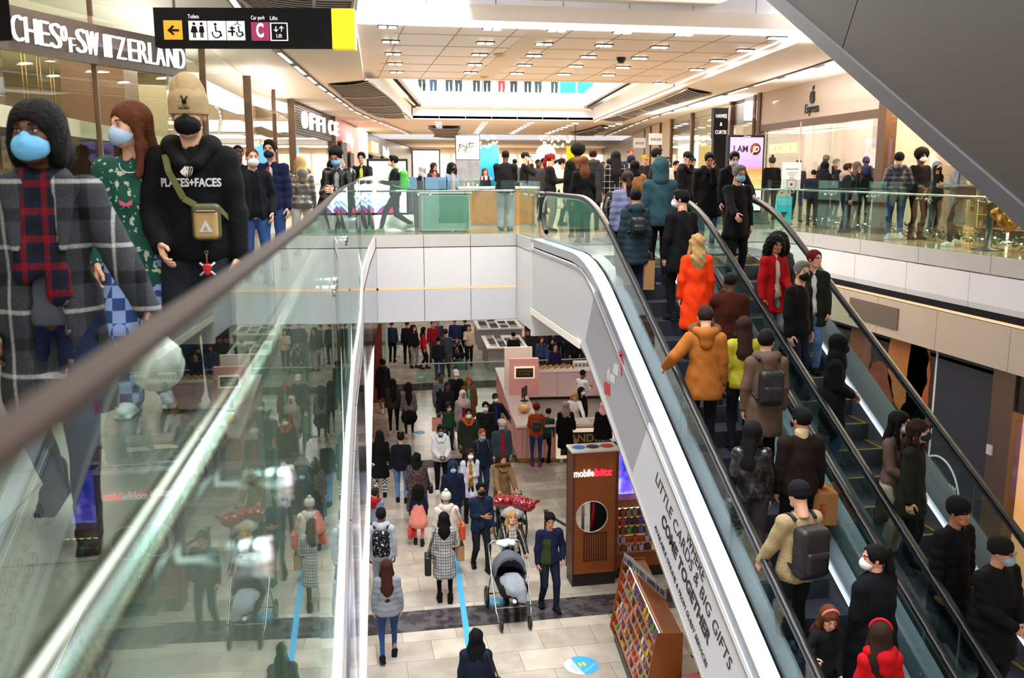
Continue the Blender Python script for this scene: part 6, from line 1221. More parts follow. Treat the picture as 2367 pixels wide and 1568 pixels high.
# ---------------------------------------------------------------- pink candle kiosk
kx = empty('kiosk', (4.6, 23.3, LF), math.radians(-5.5), 'pink candle and perfume kiosk with white counters and a CANDLES & OUD plaque', 'kiosk')
WX, WY = 4.0, 7.3     # size
def flute(b, x0, y0, x1, y1, z0, z1, step=.12):
    a = Vector((x0, y0)); c = Vector((x1, y1)); d = c-a; n = int(d.length/step)
    for k in range(n):
        p = a+d*(k+.08)/n; q = a+d*(k+.92)/n; nn = Vector((d.y, -d.x)).normalized(); b.prism([tuple(v) for v in (p, q, q+nn*.02, p+nn*.02)], z0, z1)
b = B(); b.box((0, 0, .12), (WX, .55, .98)); b.build('front_base', pink, kx); b = B(); flute(b, 0, 0, WX, 0, .14, .92); b.build('front_slats', M('pink_slat', '#e3a39a', .5), kx)
b = B(); b.box((0, .55, .12), (.55, WY, .98)); b.build('side_base', pink, kx); b = B(); flute(b, 0, WY, 0, 0, .14, .92); b.build('side_slats', M('pink_slat', '#e3a39a', .5), kx)
b = B(); b.box((WX-.55, .55, .12), (WX, WY, .98)); b.build('side_base', pinkl, kx); b = B(); b.box((.55, WY-.6, .12), (WX-.55, WY, .98)); b.build('back_base', pinkl, kx)
b = B(); b.box((.0, 0, 0), (WX, WY, .02)); b.build('kiosk_floor', M('taupe_mat', '#6f6460', .7), kx)
b = B(); b.box((.02, .02, .02), (WX-.02, .07, .12)); b.box((.02, .02, .02), (.07, WY-.02, .12)); b.build('plinth', gold, kx)
b = B()
for q in ((-.05, -.05, WX+.05, .62), (-.05, .62, .62, WY-.65), (WX-.62, .62, WX+.05, WY-.65), (-.05, WY-.65, WX+.05, WY+.05)): b.box((q[0], q[1], .98), (q[2], q[3], 1.04))
b.build('worktop', wtop, kx)
for k in range(4):
    b = B(); b.box((.62+k*.7, WY-.63, .14), (1.29+k*.7, WY-.6, .95), bev=.004); d_ = b.build('cupboard_door', pinkl, kx); b = B(); b.lathe([(0, 0), (.018, .0), (.018, .02), (0, .02)], (0, 0, 0), 10, frame((.74+k*.7 if k % 2 else 1.17+k*.7, WY-.63, .85), (1, 0, 0), (0, 0, 1))); b.build('knob', gold, d_)
b = B(); b.box((.1, 3.3, 1.04), (.95, 3.5, 2.15)); b.build('tower', pink, kx)
b = B(); b.box((.0, 4.1, 1.04), (.85, 4.2, 2.35)); b.build('back_panel', M('cream_panel', '#ecd9cc', .5), kx)
b = B(); b.box((.22, 3.27, 1.55), (.83, 3.3, 1.92), bev=.01); b.build('plaque_frame', M('cream_lit', '#fff0cf', .5, emit=.2), kx); b = B(); b.box((.27, 3.25, 1.6), (.78, 3.28, 1.87)); b.build('plaque', black, kx)
letters('CANDLES\n& OUD', frame((.525, 3.24, 1.76), (1, 0, 0), (0, 0, 1)), .11, gold, kx, 'lettering', .003, align='CENTER', line=.9)
b = B(); b.box((1.02, -.05, .1), (2.62, -.02, .92), bev=.015); b.build('sign_frame', M('cream_lit', '#fff0cf', .5, emit=.25), kx); b = B(); b.box((1.14, -.07, .2), (2.5, -.04, .82)); b.build('sign_board', black, kx)
letters('CANDLES\n& OUD', frame((1.82, -.075, .56), (1, 0, 0), (0, 0, 1)), .30, gold, kx, 'lettering', .003, align='CENTER', line=.85)
KM = Matrix.Translation(kx.location)@Matrix.Rotation(kx.rotation_euler.z, 4, 'Z')
def onk(x, y, z=1.042): return tuple(KM@Vector((x, y, z)))
random.seed(3)
def small(name, prof, mat, loc, label, cat, group=None, n=12):
    b = B(); b.lathe(prof, n=n); o = b.build(name, mat, None, True, loc); return tag(o, label, cat, group)
jar = [(0, 0), (.04, 0), (.043, .01), (.043, .09), (.036, .1), (.036, .115), (0, .115)]; bottle = [(0, 0), (.032, 0), (.034, .02), (.034, .12), (.015, .135), (.015, .16), (.02, .16), (.02, .19), (0, .19)]
amber = M('amber_jar', '#b98238', .3, var=.2); bk = M('black_bottle', '#111013', .25)
first = None
for k in range(16):
    loc = onk(1.0+k*.105, WY-.2-.12*(k % 2))
    if first is None: first = small('candle_jar', jar, amber, loc, 'amber candle jar in the row along the back counter of the pink kiosk', 'candle', 'candle jars on the back counter')
    else: c = first.copy(); COL.objects.link(c); c.location = loc
first = None
for k in range(24):
    loc = onk(WX-.2-.13*(k % 2), 5.4-k*.13)
    if first is None: first = small('perfume_bottle', bottle, bk, loc, 'black perfume bottle in the rows along the right counter of the kiosk', 'bottle', 'perfume bottles on the right counter')
    else: c = first.copy(); COL.objects.link(c); c.location = loc
t_ = empty('display_case', onk(2.6, WY-.35), kx.rotation_euler.z, 'white gridded display box on the back counter of the pink kiosk', 'display'); b = B(); b.box((0, 0, 0), (.55, .25, .22)); b.build('case_body', wtop, t_); b = B(); [b.box((.03+k*.13, -.005, .05), (.13+k*.13, 0, .17)) for k in range(4)]; b.build('case_windows', M('grey_pane', '#8a7f7a', .3), t_)
t_ = empty('till_monitor', onk(.45, 2.6), math.radians(60), 'black till monitor on the left counter of the pink kiosk', 'monitor'); b = B(); b.box((-.22, -.015, .12), (.22, .015, .42)); b.build('screen', black, t_); b = B(); b.tube([(0, 0, 0), (0, 0, .2)], .02, 8); b.lathe([(0, 0), (.12, 0), (.12, .015), (0, .015)]); b.build('stand', black, t_)
t_ = empty('card_reader', onk(.42, 2.1), 0, 'small black card reader with a white cable by the till monitor', 'card reader'); b = B(); b.box((-.05, -.09, 0), (.05, .09, .035), bev=.01); b.build('reader_body', black, t_); b = B(); b.tube([(0, .09, .01), (.1, .2, .01), (.2, .12, .01), (.15, -.02, .01)], .006, 6); b.build('cable', white, t_)
ob_ = tag(link('glass_bowl', tomesh('glass_bowl', *(lambda f: f.ell((0, 0, .13), (.16, .16, .13), 0).mesh())(Field((-.2, -.2, -.02), (.2, .2, .3), .02))), M('honey_glass', '#d9a05a', .15, var=.5, nscale=25), None, False, onk(.3, 1.25)), 'round heap of honey-coloured sweets under glass on the left counter', 'bowl')
for k, (x, y) in enumerate(((1.2, .3), (2.2, .3), (3.1, .3))): b = B(); b.box((-.25, -.15, 0), (.25, .15, .01)); o = b.build('leaflet_tray', wtop, None, False, onk(x, y), (0, 0, kx.rotation_euler.z)); tag(o, ['flat white leaflet tray left of the front counter sign', 'flat white leaflet tray in the middle of the front counter', 'flat white leaflet tray at the right of the front counter'][k], 'tray')

# ---------------------------------------------------------------- phone accessory stand
x0, y0 = 4.13, 15.75; x1 = 5.0; topz = at(1330, 1048, Y=y0).z
tw = empty('kiosk_tower', (x0, y0, LF), 0, 'tall brown wooden tower reading mobilebitz with a round window', 'kiosk'); th = topz-LF; w_ = x1-x0
pc = at(1368, 1195, Y=y0); cx_, cz_, rc = pc.x-x0, pc.z-LF, .30
b = B(); n = 40; ring = [(cx_+rc*math.cos(2*math.pi*k/n), cz_+rc*math.sin(2*math.pi*k/n)) for k in range(n)]; lo_, hi_ = .25, th
def sq(a):
    c, s_ = math.cos(a), math.sin(a); t = min([v for v in ((w_-.04-cx_)/c if c > 1e-6 else 9, (.04-cx_)/c if c < -1e-6 else 9, (cz_+.45-cz_)/s_ if s_ > 1e-6 else 9, (-.45)/s_ if s_ < -1e-6 else 9)]); return (cx_+c*t, cz_+s_*t)
for k in range(n):
    a0, a1 = 2*math.pi*k/n, 2*math.pi*(k+1)/n; p, q, r, s_ = ring[k], ring[(k+1) % n], sq(a1), sq(a0)
    for yy_ in (0, .04): b.quad((p[0], yy_, p[1]), (q[0], yy_, q[1]), (r[0], yy_, r[1]), (s_[0], yy_, s_[1]))
    b.quad((p[0], 0, p[1]), (q[0], 0, q[1]), (q[0], .04, q[1]), (p[0], .04, p[1]))
b.box((.04, 0, cz_+.45), (w_-.04, .04, th)); b.box((.04, 0, lo_), (w_-.04, .04, cz_-.45)); b.build('front_panel', wood, tw)
b = B(); b.box((0, -.02, .25), (.04, .45, th)); b.box((w_-.04, -.02, .25), (w_, .45, th)); b.box((0, .41, .25), (w_, .45, cz_-.5)); b.box((0, .41, cz_+.5), (w_, .45, th)); b.build('casing', M('walnut_casing', '#5a2a10', .4, var=.3), tw)
b = B(); b.box((.02, .02, 0), (w_-.02, .43, .25)); b.build('plinth', black, tw)
b = B(); b.tube([(cx_+rc*math.cos(a), -.005, cz_+rc*math.sin(a)) for a in [2*math.pi*k/32 for k in range(32)]], .012, 6, closed=True); b.build('window_rim', steel, tw)
b = B(); b.tube([(cx_+.08, .25, cz_-.4), (cx_+.1, .2, cz_+.4)], .035, 8); b.build('red_post', M('red_lacquer', '#b3121c', .3), tw)
b = B(); b.box((cx_+.06, .3, cz_-.5), (w_-.05, .34, cz_+.5)); b.build('inner_panel', M('dark_inner_panel', '#17181c', .6), tw); b = B(); b.tube([(cx_-.08, .33, cz_-.5), (cx_-.08, .33, cz_+.5)], .03, 8); b.build('inner_tube', steel, tw)
b = B(); b.box((.22, -.012, .5), (w_-.2, 0, 1.05)); b.build('vent_door', M('louvred_walnut', '#4a1f0c', .5, var=.3), tw); b = B(); [b.box((.25+k*.045, -.02, .53), (.268+k*.045, -.012, 1.02)) for k in range(9)]; b.build('vent_slats', wood, tw)
b = B(); b.box((-.03, -.05, th), (w_+.02, .42, th+.05), bev=.02); b.build('lid', M('white_lid', '#d5cfca', .4), tw)
for k, c in enumerate(('#2f6fc0', '#101012', '#c02020')):
    b = B(); b.lathe([(.08, .0), (.125, .002), (.125, .008), (.085, .012)], (.15+k*.27, .18, th+.05), 24); b.build('lid_ring', M('lid_ring', c, .4), tw); b = B(); b.lathe([(0, 0), (.082, 0), (.082, .004), (0, .004)], (.15+k*.27, .18, th+.05), 24); b.build('lid_opening', dark, tw)
pa_, pb_, pc_ = at(1325, 1103, Y=y0), at(1372, 1101, Y=y0), at(1412, 1099, Y=y0)
letters('mobile', frame((pa_.x-x0, -.02, pa_.z-LF), (1, 0, .0), (0, 0, 1)), .19, swh, tw, 'lettering', .012, width=pb_.x-pa_.x, bold=.006); letters('bitz', frame((pb_.x-x0+.01, -.02, pa_.z-LF), (1, 0, 0), (0, 0, 1)), .19, M('red_lit', '#ff2a3c', .5, emit=1.), tw, 'lettering', .012, width=pc_.x-pb_.x, bold=.006)
CC = [('red', '#c0202c'), ('black', '#131316'), ('white', '#d9d9dc'), ('purple', '#5a2c9c'), ('pink', '#d987a0'), ('blue', '#3c5ab0'), ('green', '#2f9a4c'), ('brown', '#6b3a1c'), ('grey', '#6f7178'), ('lilac', '#a79ad0'), ('yellow', '#c9b23a'), ('navy', '#1a2344')]
cmesh = {}
def phone_case(mw, col, hexv, label, group):
    if col not in cmesh:
        b = B(); b.box((-.042, -.005, -.075), (.042, .005, .08), bev=.004); b.mi = 1; b.box((-.028, -.007, .03), (-.004, -.005, .065)); me = b.mesh('phone_case'); me.materials.append(M('case_'+col, hexv, .35)); me.materials.append(black); cmesh[col] = me
    o = bpy.data.objects.new('phone_case', cmesh[col]); COL.objects.link(o); o.matrix_world = mw; tag(o, label, 'phone case', group)
def rack(origin, rz, length, rows, per, z0, dz, slope, name_label, where, h, casing):
    t_ = empty('display_rack', origin, rz, name_label, 'rack'); X0 = -length/2
    b = B(); b.prism([(.12, 0), (.55, 0), (.55, h), (.02+slope*rows*dz+.1, h), (.1, z0-.05)], X0, -X0, 'x'); b.build('rack_body', casing, t_)
    b = B(); b.box((X0, .08, 0), (-X0, .5, .18)); b.build('plinth', black, t_); ord_ = ['lowest', 'second', 'third', 'fourth', 'fifth', 'sixth', 'seventh']
    Mx = Matrix.Translation(Vector(origin))@Matrix.Rotation(rz, 4, 'Z')
    for r in range(rows):
        z = z0+r*dz; y = .1+slope*r*dz; b = B(); b.box((X0, y-.06, z-.012), (-X0, y+.05, z)); b.box((X0, y-.065, z), (-X0, y-.055, z+.02)); b.build('ledge', oak, t_)
        b = B(); b.box((X0+.02, y+.012, z+dz-.035), (-X0-.02, y+.02, z+dz-.02)); b.build('shelf_light', M('shelf_lamp', '#fff2dc', .5, emit=2.), t_)
        for k in range(per):
            if random.random() < .06: continue
            cn, ch = random.choice(CC); x = X0+(k+.5)*length/per; mw = Mx@Matrix.Translation((x, y-.015, z+.077))@Matrix.Rotation(-.22, 4, 'X')
            phone_case(mw, cn, ch, f'{cn} phone case on the {ord_[r]} ledge of the {where}', f'{cn} cases, {ord_[r]} ledge, {where}')
    for s_ in (-1, 1): b = B(); b.prism([(-.0, z0-.08), (.12, 0), (.56, 0), (.56, h+.02), (slope*rows*dz+.02, h+.02)], s_*length/2-.015, s_*length/2+.015, 'x'); b.build('end_panel', casing, t_)
    return t_
random.seed(11)
rack((5.62, 15.9, LF), 0, 1.2, 5, 10, .52, .17, .12, 'wooden rack of phone cases facing this way beside the brown tower', 'rack beside the tower', 1.5, wood)
rack((4.1, 12.45, LF), math.radians(-97), 2.5, 6, 15, .34, .18, .16, 'long low wooden rack of phone cases facing left, nearest in the lower hall', 'long low rack', 1.42, wood)
random.seed(2); first = None
for k in range(15):
    b = None
    if first is None: b = B(); b.box((-.012, -.09, 0), (.012, .09, .17)); b.mi = 1; b.box((-.014, -.06, .03), (-.012, .06, .12)); first = b.build('accessory_box', [M('silver_card', '#8d8f92', .4), M('dark_card', '#2a2b2e', .5)]); o = first
    else: o = first.copy(); COL.objects.link(o)
    o.location = (4.45+.012*k, 13.45-k*.085, LF+1.422); o.rotation_euler = (0, 0, math.radians(8+random.uniform(-8, 8))); tag(o, 'grey boxed accessory standing on top of the long low rack', 'box', 'boxed accessories on the long low rack')
t_ = empty('accessory_stand', (4.95, 11.0, LF), math.radians(-97), 'yellow-fronted stand with white screens at the end of the low rack', 'stand'); b = B(); b.box((-.9, .0, 0), (.9, .45, .7)); b.build('stand_body', wood, t_)
for k in range(5): b = B(); b.prism([(.0, .7), (.1, .7), (.16, 1.02), (.13, 1.02)], -.9+k*.36, -.57+k*.36, 'x'); b.build('yellow_panel', M('yellow_card', '#c99a10', .4), t_)
for k, (x, y, z, lb) in enumerate(((4.78, 11.3, LF+.9, 'black-framed tablet with a smile drawn on it, nearer the low rack'), (4.86, 10.75, LF+.9, 'black-framed tablet with a smile drawn on it, farther along the yellow stand'))):
    t_ = empty('tablet', (x, y, z), math.radians(-80), lb, 'tablet'); R_ = Matrix.Rotation(-.35, 4, 'X'); b = B(); b.box((-.15, -.012, 0), (.15, .012, .28), mat=R_, bev=.01); b.build('tablet_case', black, t_); b = B(); b.box((-.125, -.016, .03), (.125, -.012, .25), mat=R_); b.build('tablet_screen', M('tablet_white', '#c9cccf', .3, emit=.3), t_); b = B(); b.tube([R_@Vector((.04*math.cos(a), -.02, .12+.03*math.sin(a))) for a in [math.pi+math.pi*j/8 for j in range(9)]], .003, 5); b.build('drawn_smile', black, t_); b = B(); b.tube([(0, .05, -.2), (0, .02, .1)], .012, 6); b.build('tablet_stand', black, t_)
for k in range(3): b = B(); b.box((-.12, -.17, 0), (.12, .17, .025)); o = b.build('folder', M(['pink_card', 'dark_card2', 'red_card'][k], ['#d8647c', '#2c2026', '#7a1c28'][k], .5), None, False, (4.62, 10.9, LF+.78+.028*(2-k)), (0, 0, .3+.1*k)); tag(o, ['pink folder on top of the small pile by the tablets', 'dark folder in the middle of the small pile by the tablets', 'red folder at the bottom of the small pile by the tablets'][k], 'folder')
b = B(); b.box((4.4, 10.6, LF), (4.86, 11.2, LF+.77)); o = b.build('side_cabinet', wood); tag(o, 'low wooden cabinet under the pile of folders', 'cabinet')
# advert screen standing behind the tower, seen against the escalator side
t_ = empty('screen_totem', (5.35, 17.3, LF), 0, 'dark screen totem with blue and violet picture behind the brown tower', 'screen'); b = B(); b.box((0, 0, 0), (.8, .2, 2.3)); b.build('totem_case', black, t_)
def bv(N, L, tc): g = N.new('ShaderNodeTexNoise'); g.inputs['Scale'].default_value = 2.4; L.new(tc.outputs['Object'], g.inputs['Vector']); return ramp(N, L, g.outputs['Fac'], [(.35, '#1626a0'), (.5, '#6a54e0'), (.65, '#b9c8ff')])
def screen_mat(name, fn, strength):
    m = pattern_mat(name, fn, .3); N, L = nodes_of(m); b_ = N['Principled BSDF']; L.new(b_.inputs['Base Color'].links[0].from_socket, b_.inputs['Emission Color']); b_.inputs['Emission Strength'].default_value = strength; return m
b = B(); b.box((.06, -.01, .5), (.74, 0, 2.2)); b.build('screen', screen_mat('violet_screen', bv, .9), t_)

# queue barrier, prams and wheelchair
t_ = empty('queue_barrier', (3.92, 17.0, LF), 0, 'black belt barrier post beside the tower', 'barrier'); b = B(); b.lathe([(0, 0), (.17, 0), (.17, .02), (.03, .04), (.03, 1.0), (.04, 1.0), (.04, 1.07), (0, 1.07)]); b.build('post', black, t_, True); b = B(); b.box((0, -.003, .97), (.72, .003, 1.03), mat=Matrix.Rotation(math.radians(-71), 4, 'Z')); b.build('belt', black, t_)
def wheel(b, x, y, z, r, w=.035, ax='x'):
    b.tube([(x, y+r*math.cos(a), z+r*math.sin(a)) for a in [2*math.pi*k/20 for k in range(20)]], w*.5, 8, closed=True); 
def pram(loc, rz, label, body, big=True, child=None):
    t_ = empty('pram', loc, rz, label, 'pram'); m = M('pram_fabric', body, .85, var=.1, bump=.3, bscale=40)
    b = B()
    for s_ in (-1, 1): b.tube([(s_*.27, -.42, 1.02), (s_*.28, -.15, .78), (s_*.27, .3, .25), (s_*.24, .45, .14)], .013, 8); b.tube([(s_*.28, -.1, .7), (s_*.28, -.42, .2)], .013, 8)
    b.tube([(-.27, -.42, 1.02), (-.2, -.47, 1.05), (.2, -.47, 1.05), (.27, -.42, 1.02)], .016, 8); b.tube([(-.27, .3, .3), (.27, .3, .3)], .012, 8); b.tube([(-.28, -.42, .2), (.28, -.42, .2)], .012, 8); b.build('frame', M('pram_steel', '#a9adb2', .2, 1.), t_)
    for x, y, r in ((-.3, -.42, .16), (.3, -.42, .16), (-.22, .45, .1), (.22, .45, .1)):
        b = B(); wheel(b, x, y, r, r-.02, .045); b.tube([(x-.02, y, r), (x+.02, y, r)], r*.55, 14); b.build('wheel', blackr, t_)
    f = Field((-.32, -.45, .3), (.32, .5, 1.1), .015); f.box((0, .02, .58), (.22, .38, .12), .1, 0); f.box((0, .02, .72), (.18, .33, .1), .07, .02, True); part('seat', f, M('pram_dark', '#16171b', .8), t_)
    f = Field((-.34, -.5, .5), (.34, .3, 1.15), .014); f.ell((0, -.12, .72), (.26, .3, .3), 0); f.ell((0, -.06, .66), (.23, .3, .28), .0, True); f.box((0, .3, .7), (.5, .28, .6), .01, 0, True); part('hood', f.folds(.004, 20, 8, 1.), m, t_)
    if child is None:
        f = Field((-.3, -.15, .4), (.3, .55, .95), .014); f.ell((0, .2, .62), (.2, .3, .14), 0, amp=.012, freq=18); f.cap((-.08, .42, .6), (-.1, .47, .5), .1, .07, k=.05); part('blanket', f.folds(.008, 25, 18, 2.), M('blanket', '#8f95a0', .9, var=.12, bump=.4, bscale=30), t_)
        f = Field((-.1, .36, .35), (.12, .6, .6), .01); f.ell((.02, .46, .47), (.035, .06, .03), 0); part('baby_sock', f, white, t_)
        f = Field((-.2, -.55, .95), (.25, -.2, 1.2), .012); f.ell((0, -.36, 1.06), (.16, .1, .05), 0, amp=.015, freq=40); part('muslin_cloth', f, M('muslin', '#d5e6ea', .9), t_)
    return t_
PR = pram((2.80, 14.85, LF), math.radians(180), 'large grey pram with a blanket, pushed by the curly-haired woman', '#5f636c'); PR.scale = (1.12,)*3; WCX, WCY = FW.location.x+.05, FW.location.y-.78
P2 = pram((4.6, 35.6, LF), math.radians(190), 'small green-based pushchair with a toddler far off in the lower hall', '#2c3036', child=1)
person('toddler sitting in the far pushchair in a patterned top', (4.58, 35.5, LF+.38), 188, .82, sk='w', hair='short', hc='n', top='leopard', bot='#8a6a4c', hem=.84, lod=.02, lh='l', rh='l')
b = B(); b.box((-.2, -.3, .12), (.2, .3, .3)); b.build('basket', M('green_basket', '#1f6b4a', .6), P2)
t_ = empty('wheelchair', (WCX, WCY, LF), math.radians(180), 'wheelchair carrying two red sacks, pushed by the woman with the fur collar', 'wheelchair'); b = B()
for s_ in (-1, 1): b.tube([(s_*.27, -.35, .95), (s_*.27, -.25, .9), (s_*.27, -.22, .1)], .013, 8); b.tube([(s_*.27, -.22, .68), (s_*.27, .2, .68), (s_*.27, .25, .12)], .012, 8)
b.build('frame', black, t_); b = B(); b.box((-.25, -.22, .46), (.25, .22, .52)); b.box((-.25, -.25, .5), (.25, -.21, .92)); b.build('seat', black, t_)
for s_ in (-1, 1): b = B(); wheel(b, s_*.31, -.15, .3, .29, .03); b.tube([(s_*.29, -.15, .3), (s_*.33, -.15, .3)], .05, 10); b.build('wheel', blackr, t_); b = B(); wheel(b, s_*.24, .3, .09, .08, .03); b.build('caster', blackr, t_)
f = Field((-.4, -.3, .5), (.4, .5, .9), .02); f.ell((0, .1, .66), (.27, .3, .15), 0, amp=.02, freq=12); o = part('sack', f.folds(.01, 20, 20, 1), M('grey_plastic', '#aeb2ba', .35, bump=.4, bscale=12), None); o.location = t_.location; o.rotation_euler = t_.rotation_euler; tag(o, 'pale grey plastic sack on the wheelchair seat', 'sack')
for (dx, dy, dz, a, lb) in ((.17, .0, .88, .5, 'left of two shiny red sacks on the wheelchair'), (-.2, .12, .86, -.5, 'larger right-hand shiny red sack on the wheelchair')):
    f = Field((-.4, -.35, -.25), (.4, .35, .35), .016); f.ell((0, 0, 0), (.3, .18, .14), 0, amp=.02, freq=16, seed=dx*9); f.cap((.2, 0, .06), (.33, .05, .14), .05, .03, k=.05); o = part('sack', f.folds(.01, 14, 30, 1), M('red_plastic', '#8c0f16', .18, bump=.5, bscale=12, coat=.5), None); o.location = (WCX+dx*-1, WCY-dy-.05, LF+dz); o.rotation_euler = (0, .2, a); tag(o, lb, 'sack')

# floor markings of the lower hall
blue = M('floor_tape_blue', '#3fa9dc', .5); pts = [at(1084, 1500, z=LF), at(1050, 1260, z=LF), at(1040, 1140, z=LF), at(1016, 1000, z=LF)]; b = B()
b.prism([(p.x-.05, p.y) for p in pts]+[(p.x+.05, p.y) for p in pts[::-1]], LF, LF+.004); o = b.build('floor_tape', blue); tag(o, 'long blue tape line down the middle of the lower floor', 'floor tape')
def dot(px, py, r, label, arrow=True, ang=0):
    p = at(px, py, z=LF); t_ = empty('floor_sticker', (p.x, p.y, LF+.0045), ang, label, 'floor sticker', None); b = B(); b.lathe([(0, -.004), (r, -.004), (r, 0), (0, 0)], n=28); b.build('disc', blue, t_)
    if arrow: b = B(); b.tube([(0, r*.5, 0), (0, -r*.5, 0)], .012, 4); b.tube([(-r*.35, -r*.1, 0), (0, -r*.5, 0), (r*.35, -r*.1, 0)], .012, 4); b.build('arrow', white, t_)
    return t_
for px, py, lb in ((1147, 1392, 'blue round floor sticker with arrow left of the large pram'), (970, 1000, 'blue floor sticker beside the walking pair'), (925, 825, 'far blue floor sticker near the shop glass, nearer one'), (922, 802, 'far blue floor sticker near the shop glass, farther one'), (971, 872, 'blue floor sticker before the fur-hatted walkers'), (1110, 782, 'far blue floor sticker left of the display tables, farther one'), (1112, 807, 'far blue floor sticker left of the display tables, nearer one'), (862, 1040, 'blue floor sticker at the left edge of the hall')): dot(px, py, .16, lb)
p = at(1344, 1539, z=LF); t_ = empty('floor_sticker', (p.x, p.y, LF+.005), math.radians(12), 'large round blue and white SOCIAL DISTANCE sticker with yellow footprints', 'floor sticker'); r = .27
b = B(); b.prism([(r*math.cos(a), r*math.sin(a)) for a in [math.pi/2-.25+(math.pi+.5)*k/24 for k in range(25)]], -.004, 0); b.build('white_part', white, t_); b = B(); b.prism([(r*math.cos(a), r*math.sin(a)) for a in [-math.pi/2-.25+(math.pi+.5)*k/24 for k in range(25)]], -.003, .001); b.build('blue_part', blue, t_)
for s_ in (-1, 1): b = B(); b.prism([(.02+s_*.035+.025*math.cos(a), .02+.06*math.sin(a)) for a in [2*math.pi*k/14 for k in range(14)]], .001, .003); b.build('footprint', M('foot_yellow', '#d9d33a', .5), t_)
letters('SOCIAL\nDISTANCE', frame((-.12, -.03, .001), (0, 1, 0), (-1, 0, 0)), .07, blue, t_, 'lettering', .001, align='CENTER')
letters('KEEP YOUR DISTANCE', frame((.1, -.12, .002), (1, .6, 0), (-.6, 1, 0)), .03, white, t_, 'lettering', .001, align='CENTER')

# far tables, menu board
for k, (x, y, w, d, lb) in enumerate(((5.7, 34.8, 1.5, 2.6, 'white-topped display table with rows of spectacles, nearer one'), (6.0, 39.2, 1.9, 2.4, 'white-topped display table farther off behind the first'), (9.0, 35.5, 1.1, 3.2, 'dark glass display counter beyond the menu board'))):
    t_ = empty('display_table', (x, y, LF), math.radians(-4), lb, 'table'); b = B(); b.box((0, 0, 0), (w, d, .88)); b.build('table_base', M('grey_laminate', '#8f8a86', .5) if k < 2 else black, t_); b = B(); b.box((-.05, -.05, .88), (w+.05, d+.05, .94)); b.build('table_top', wtop if k < 2 else M('dark_glass', '#26303c', .1), t_)
    for j in range(14):
        b = B(); b.box((.12+(j % 4)*w*.23, .15+(j//4)*d*.24, .94), (.12+(j % 4)*w*.23+w*.17, .15+(j//4)*d*.24+d*.16, .98)); b.build('display_tray', M('tray_dark' if j % 3 else 'tray_pale', '#23262c' if j % 3 else '#a9b0b6', .4), t_)
t_ = empty('menu_board', tuple(at(1213, 845, z=LF)), math.radians(-6), 'tall black menu board with lines of white writing and a food picture', 'menu board'); b = B(); b.box((0, 0, 0), (.95, .15, 3.6)); b.build('board_case', M('menu_black', '#17161a', .4), t_)
for k in range(9): b = B(); b.box((.12, -.006, 3.3-k*.09), (.12+.25+.4*((k*7 % 5)/5), 0, 3.325-k*.09)); b.build('menu_line', swh, t_)
for k in range(3): b = B(); b.prism([(.1+.25*k+.1*math.cos(a), 1.3+.09*math.sin(a)) for a in [2*math.pi*j/14 for j in range(14)]], -.006, 0, 'y'); b.build('printed_dish', M('dish_print', '#a5521e', .5, var=.5, nscale=20), t_)
b = B(); b.box((-1.2, 0, .0), (6.2, .03, .95)); o = b.build('glass_screen', glassd, None, False, (3.9, 32.0, LF), (0, 0, -.03)); tag(o, 'low clear glass screen with steel rim behind the pink kiosk', 'screen')
b = B(); b.box((-1.2, -.01, .95), (6.2, .04, .98)); bb = b.build('top_rim', steel, o)

# ---------------------------------------------------------------- bridge: kiosk, totems, boards
def totem(loc, rz, w, h, base_h, label, smat, base_m=None):
    t_ = empty('advertising_totem', loc, rz, label, 'screen'); b = B(); b.box((-w/2, 0, base_h), (w/2, .14, h), bev=.01); b.build('totem_case', black, t_); b = B(); b.box((-w/2+.05, -.012, base_h+.05), (w/2-.05, 0, h-.06)); b.build('screen', smat, t_)
    b = B(); b.prism([(-.25, 0), (.35, 0), (.3, .04), (.16, base_h), (-.02, base_h), (-.22, .06)], -w*.62, w*.62, 'x'); b.build('totem_base', base_m or steel, t_); return t_
def shoe_ad(N, L, tc):
    sep = N.new('ShaderNodeSeparateXYZ'); L.new(tc.outputs['Object'], sep.inputs[0]); v = math_node(N, L, 'SUBTRACT', sep.outputs[2], .5); h = math_node(N, L, 'MULTIPLY', sep.outputs[0], sep.outputs[0]); h = math_node(N, L, 'MULTIPLY', h, 2.5); v = math_node(N, L, 'ADD', v, h)
    return ramp(N, L, v, [(0, '#c0203a'), (.08, '#2c2c8c'), (.14, '#d9dcf0'), (.2, '#8a8fa0'), (.27, '#eef0ff'), (1, '#ffffff')])
wa = screen_mat('white_ad_screen', shoe_ad, 1.3)
p = at(905, 540, z=0); totem((p.x, 21.5, 0), 0, .92, 1.62, .36, 'white lit advertising totem with a wide steel foot behind the bridge rail', wa)
totem((p.x-1.05, 21.4, 0), 0, .85, 1.0, .36, 'lower lit panel standing left of the white advertising totem', wa)
t_ = empty('reception_cabinet', (at(1028, 500, Y=21.0).x-.55, 20.75, 0), 0, 'glass-fronted pale service cabinet just behind the bridge rail', 'cabinet'); b = B(); b.box((0, 0, .03), (1.1, .7, .85), bev=.02); b.build('cabinet_body', M('pale_green_metal', '#b3c2be', .3, .2), t_); b = B(); b.box((-.03, -.03, .85), (1.13, .73, .89)); b.build('cabinet_top', steel, t_); b = B(); b.box((.04, -.02, .08), (1.06, 0, .8)); b.build('glass_front', glassd, t_)
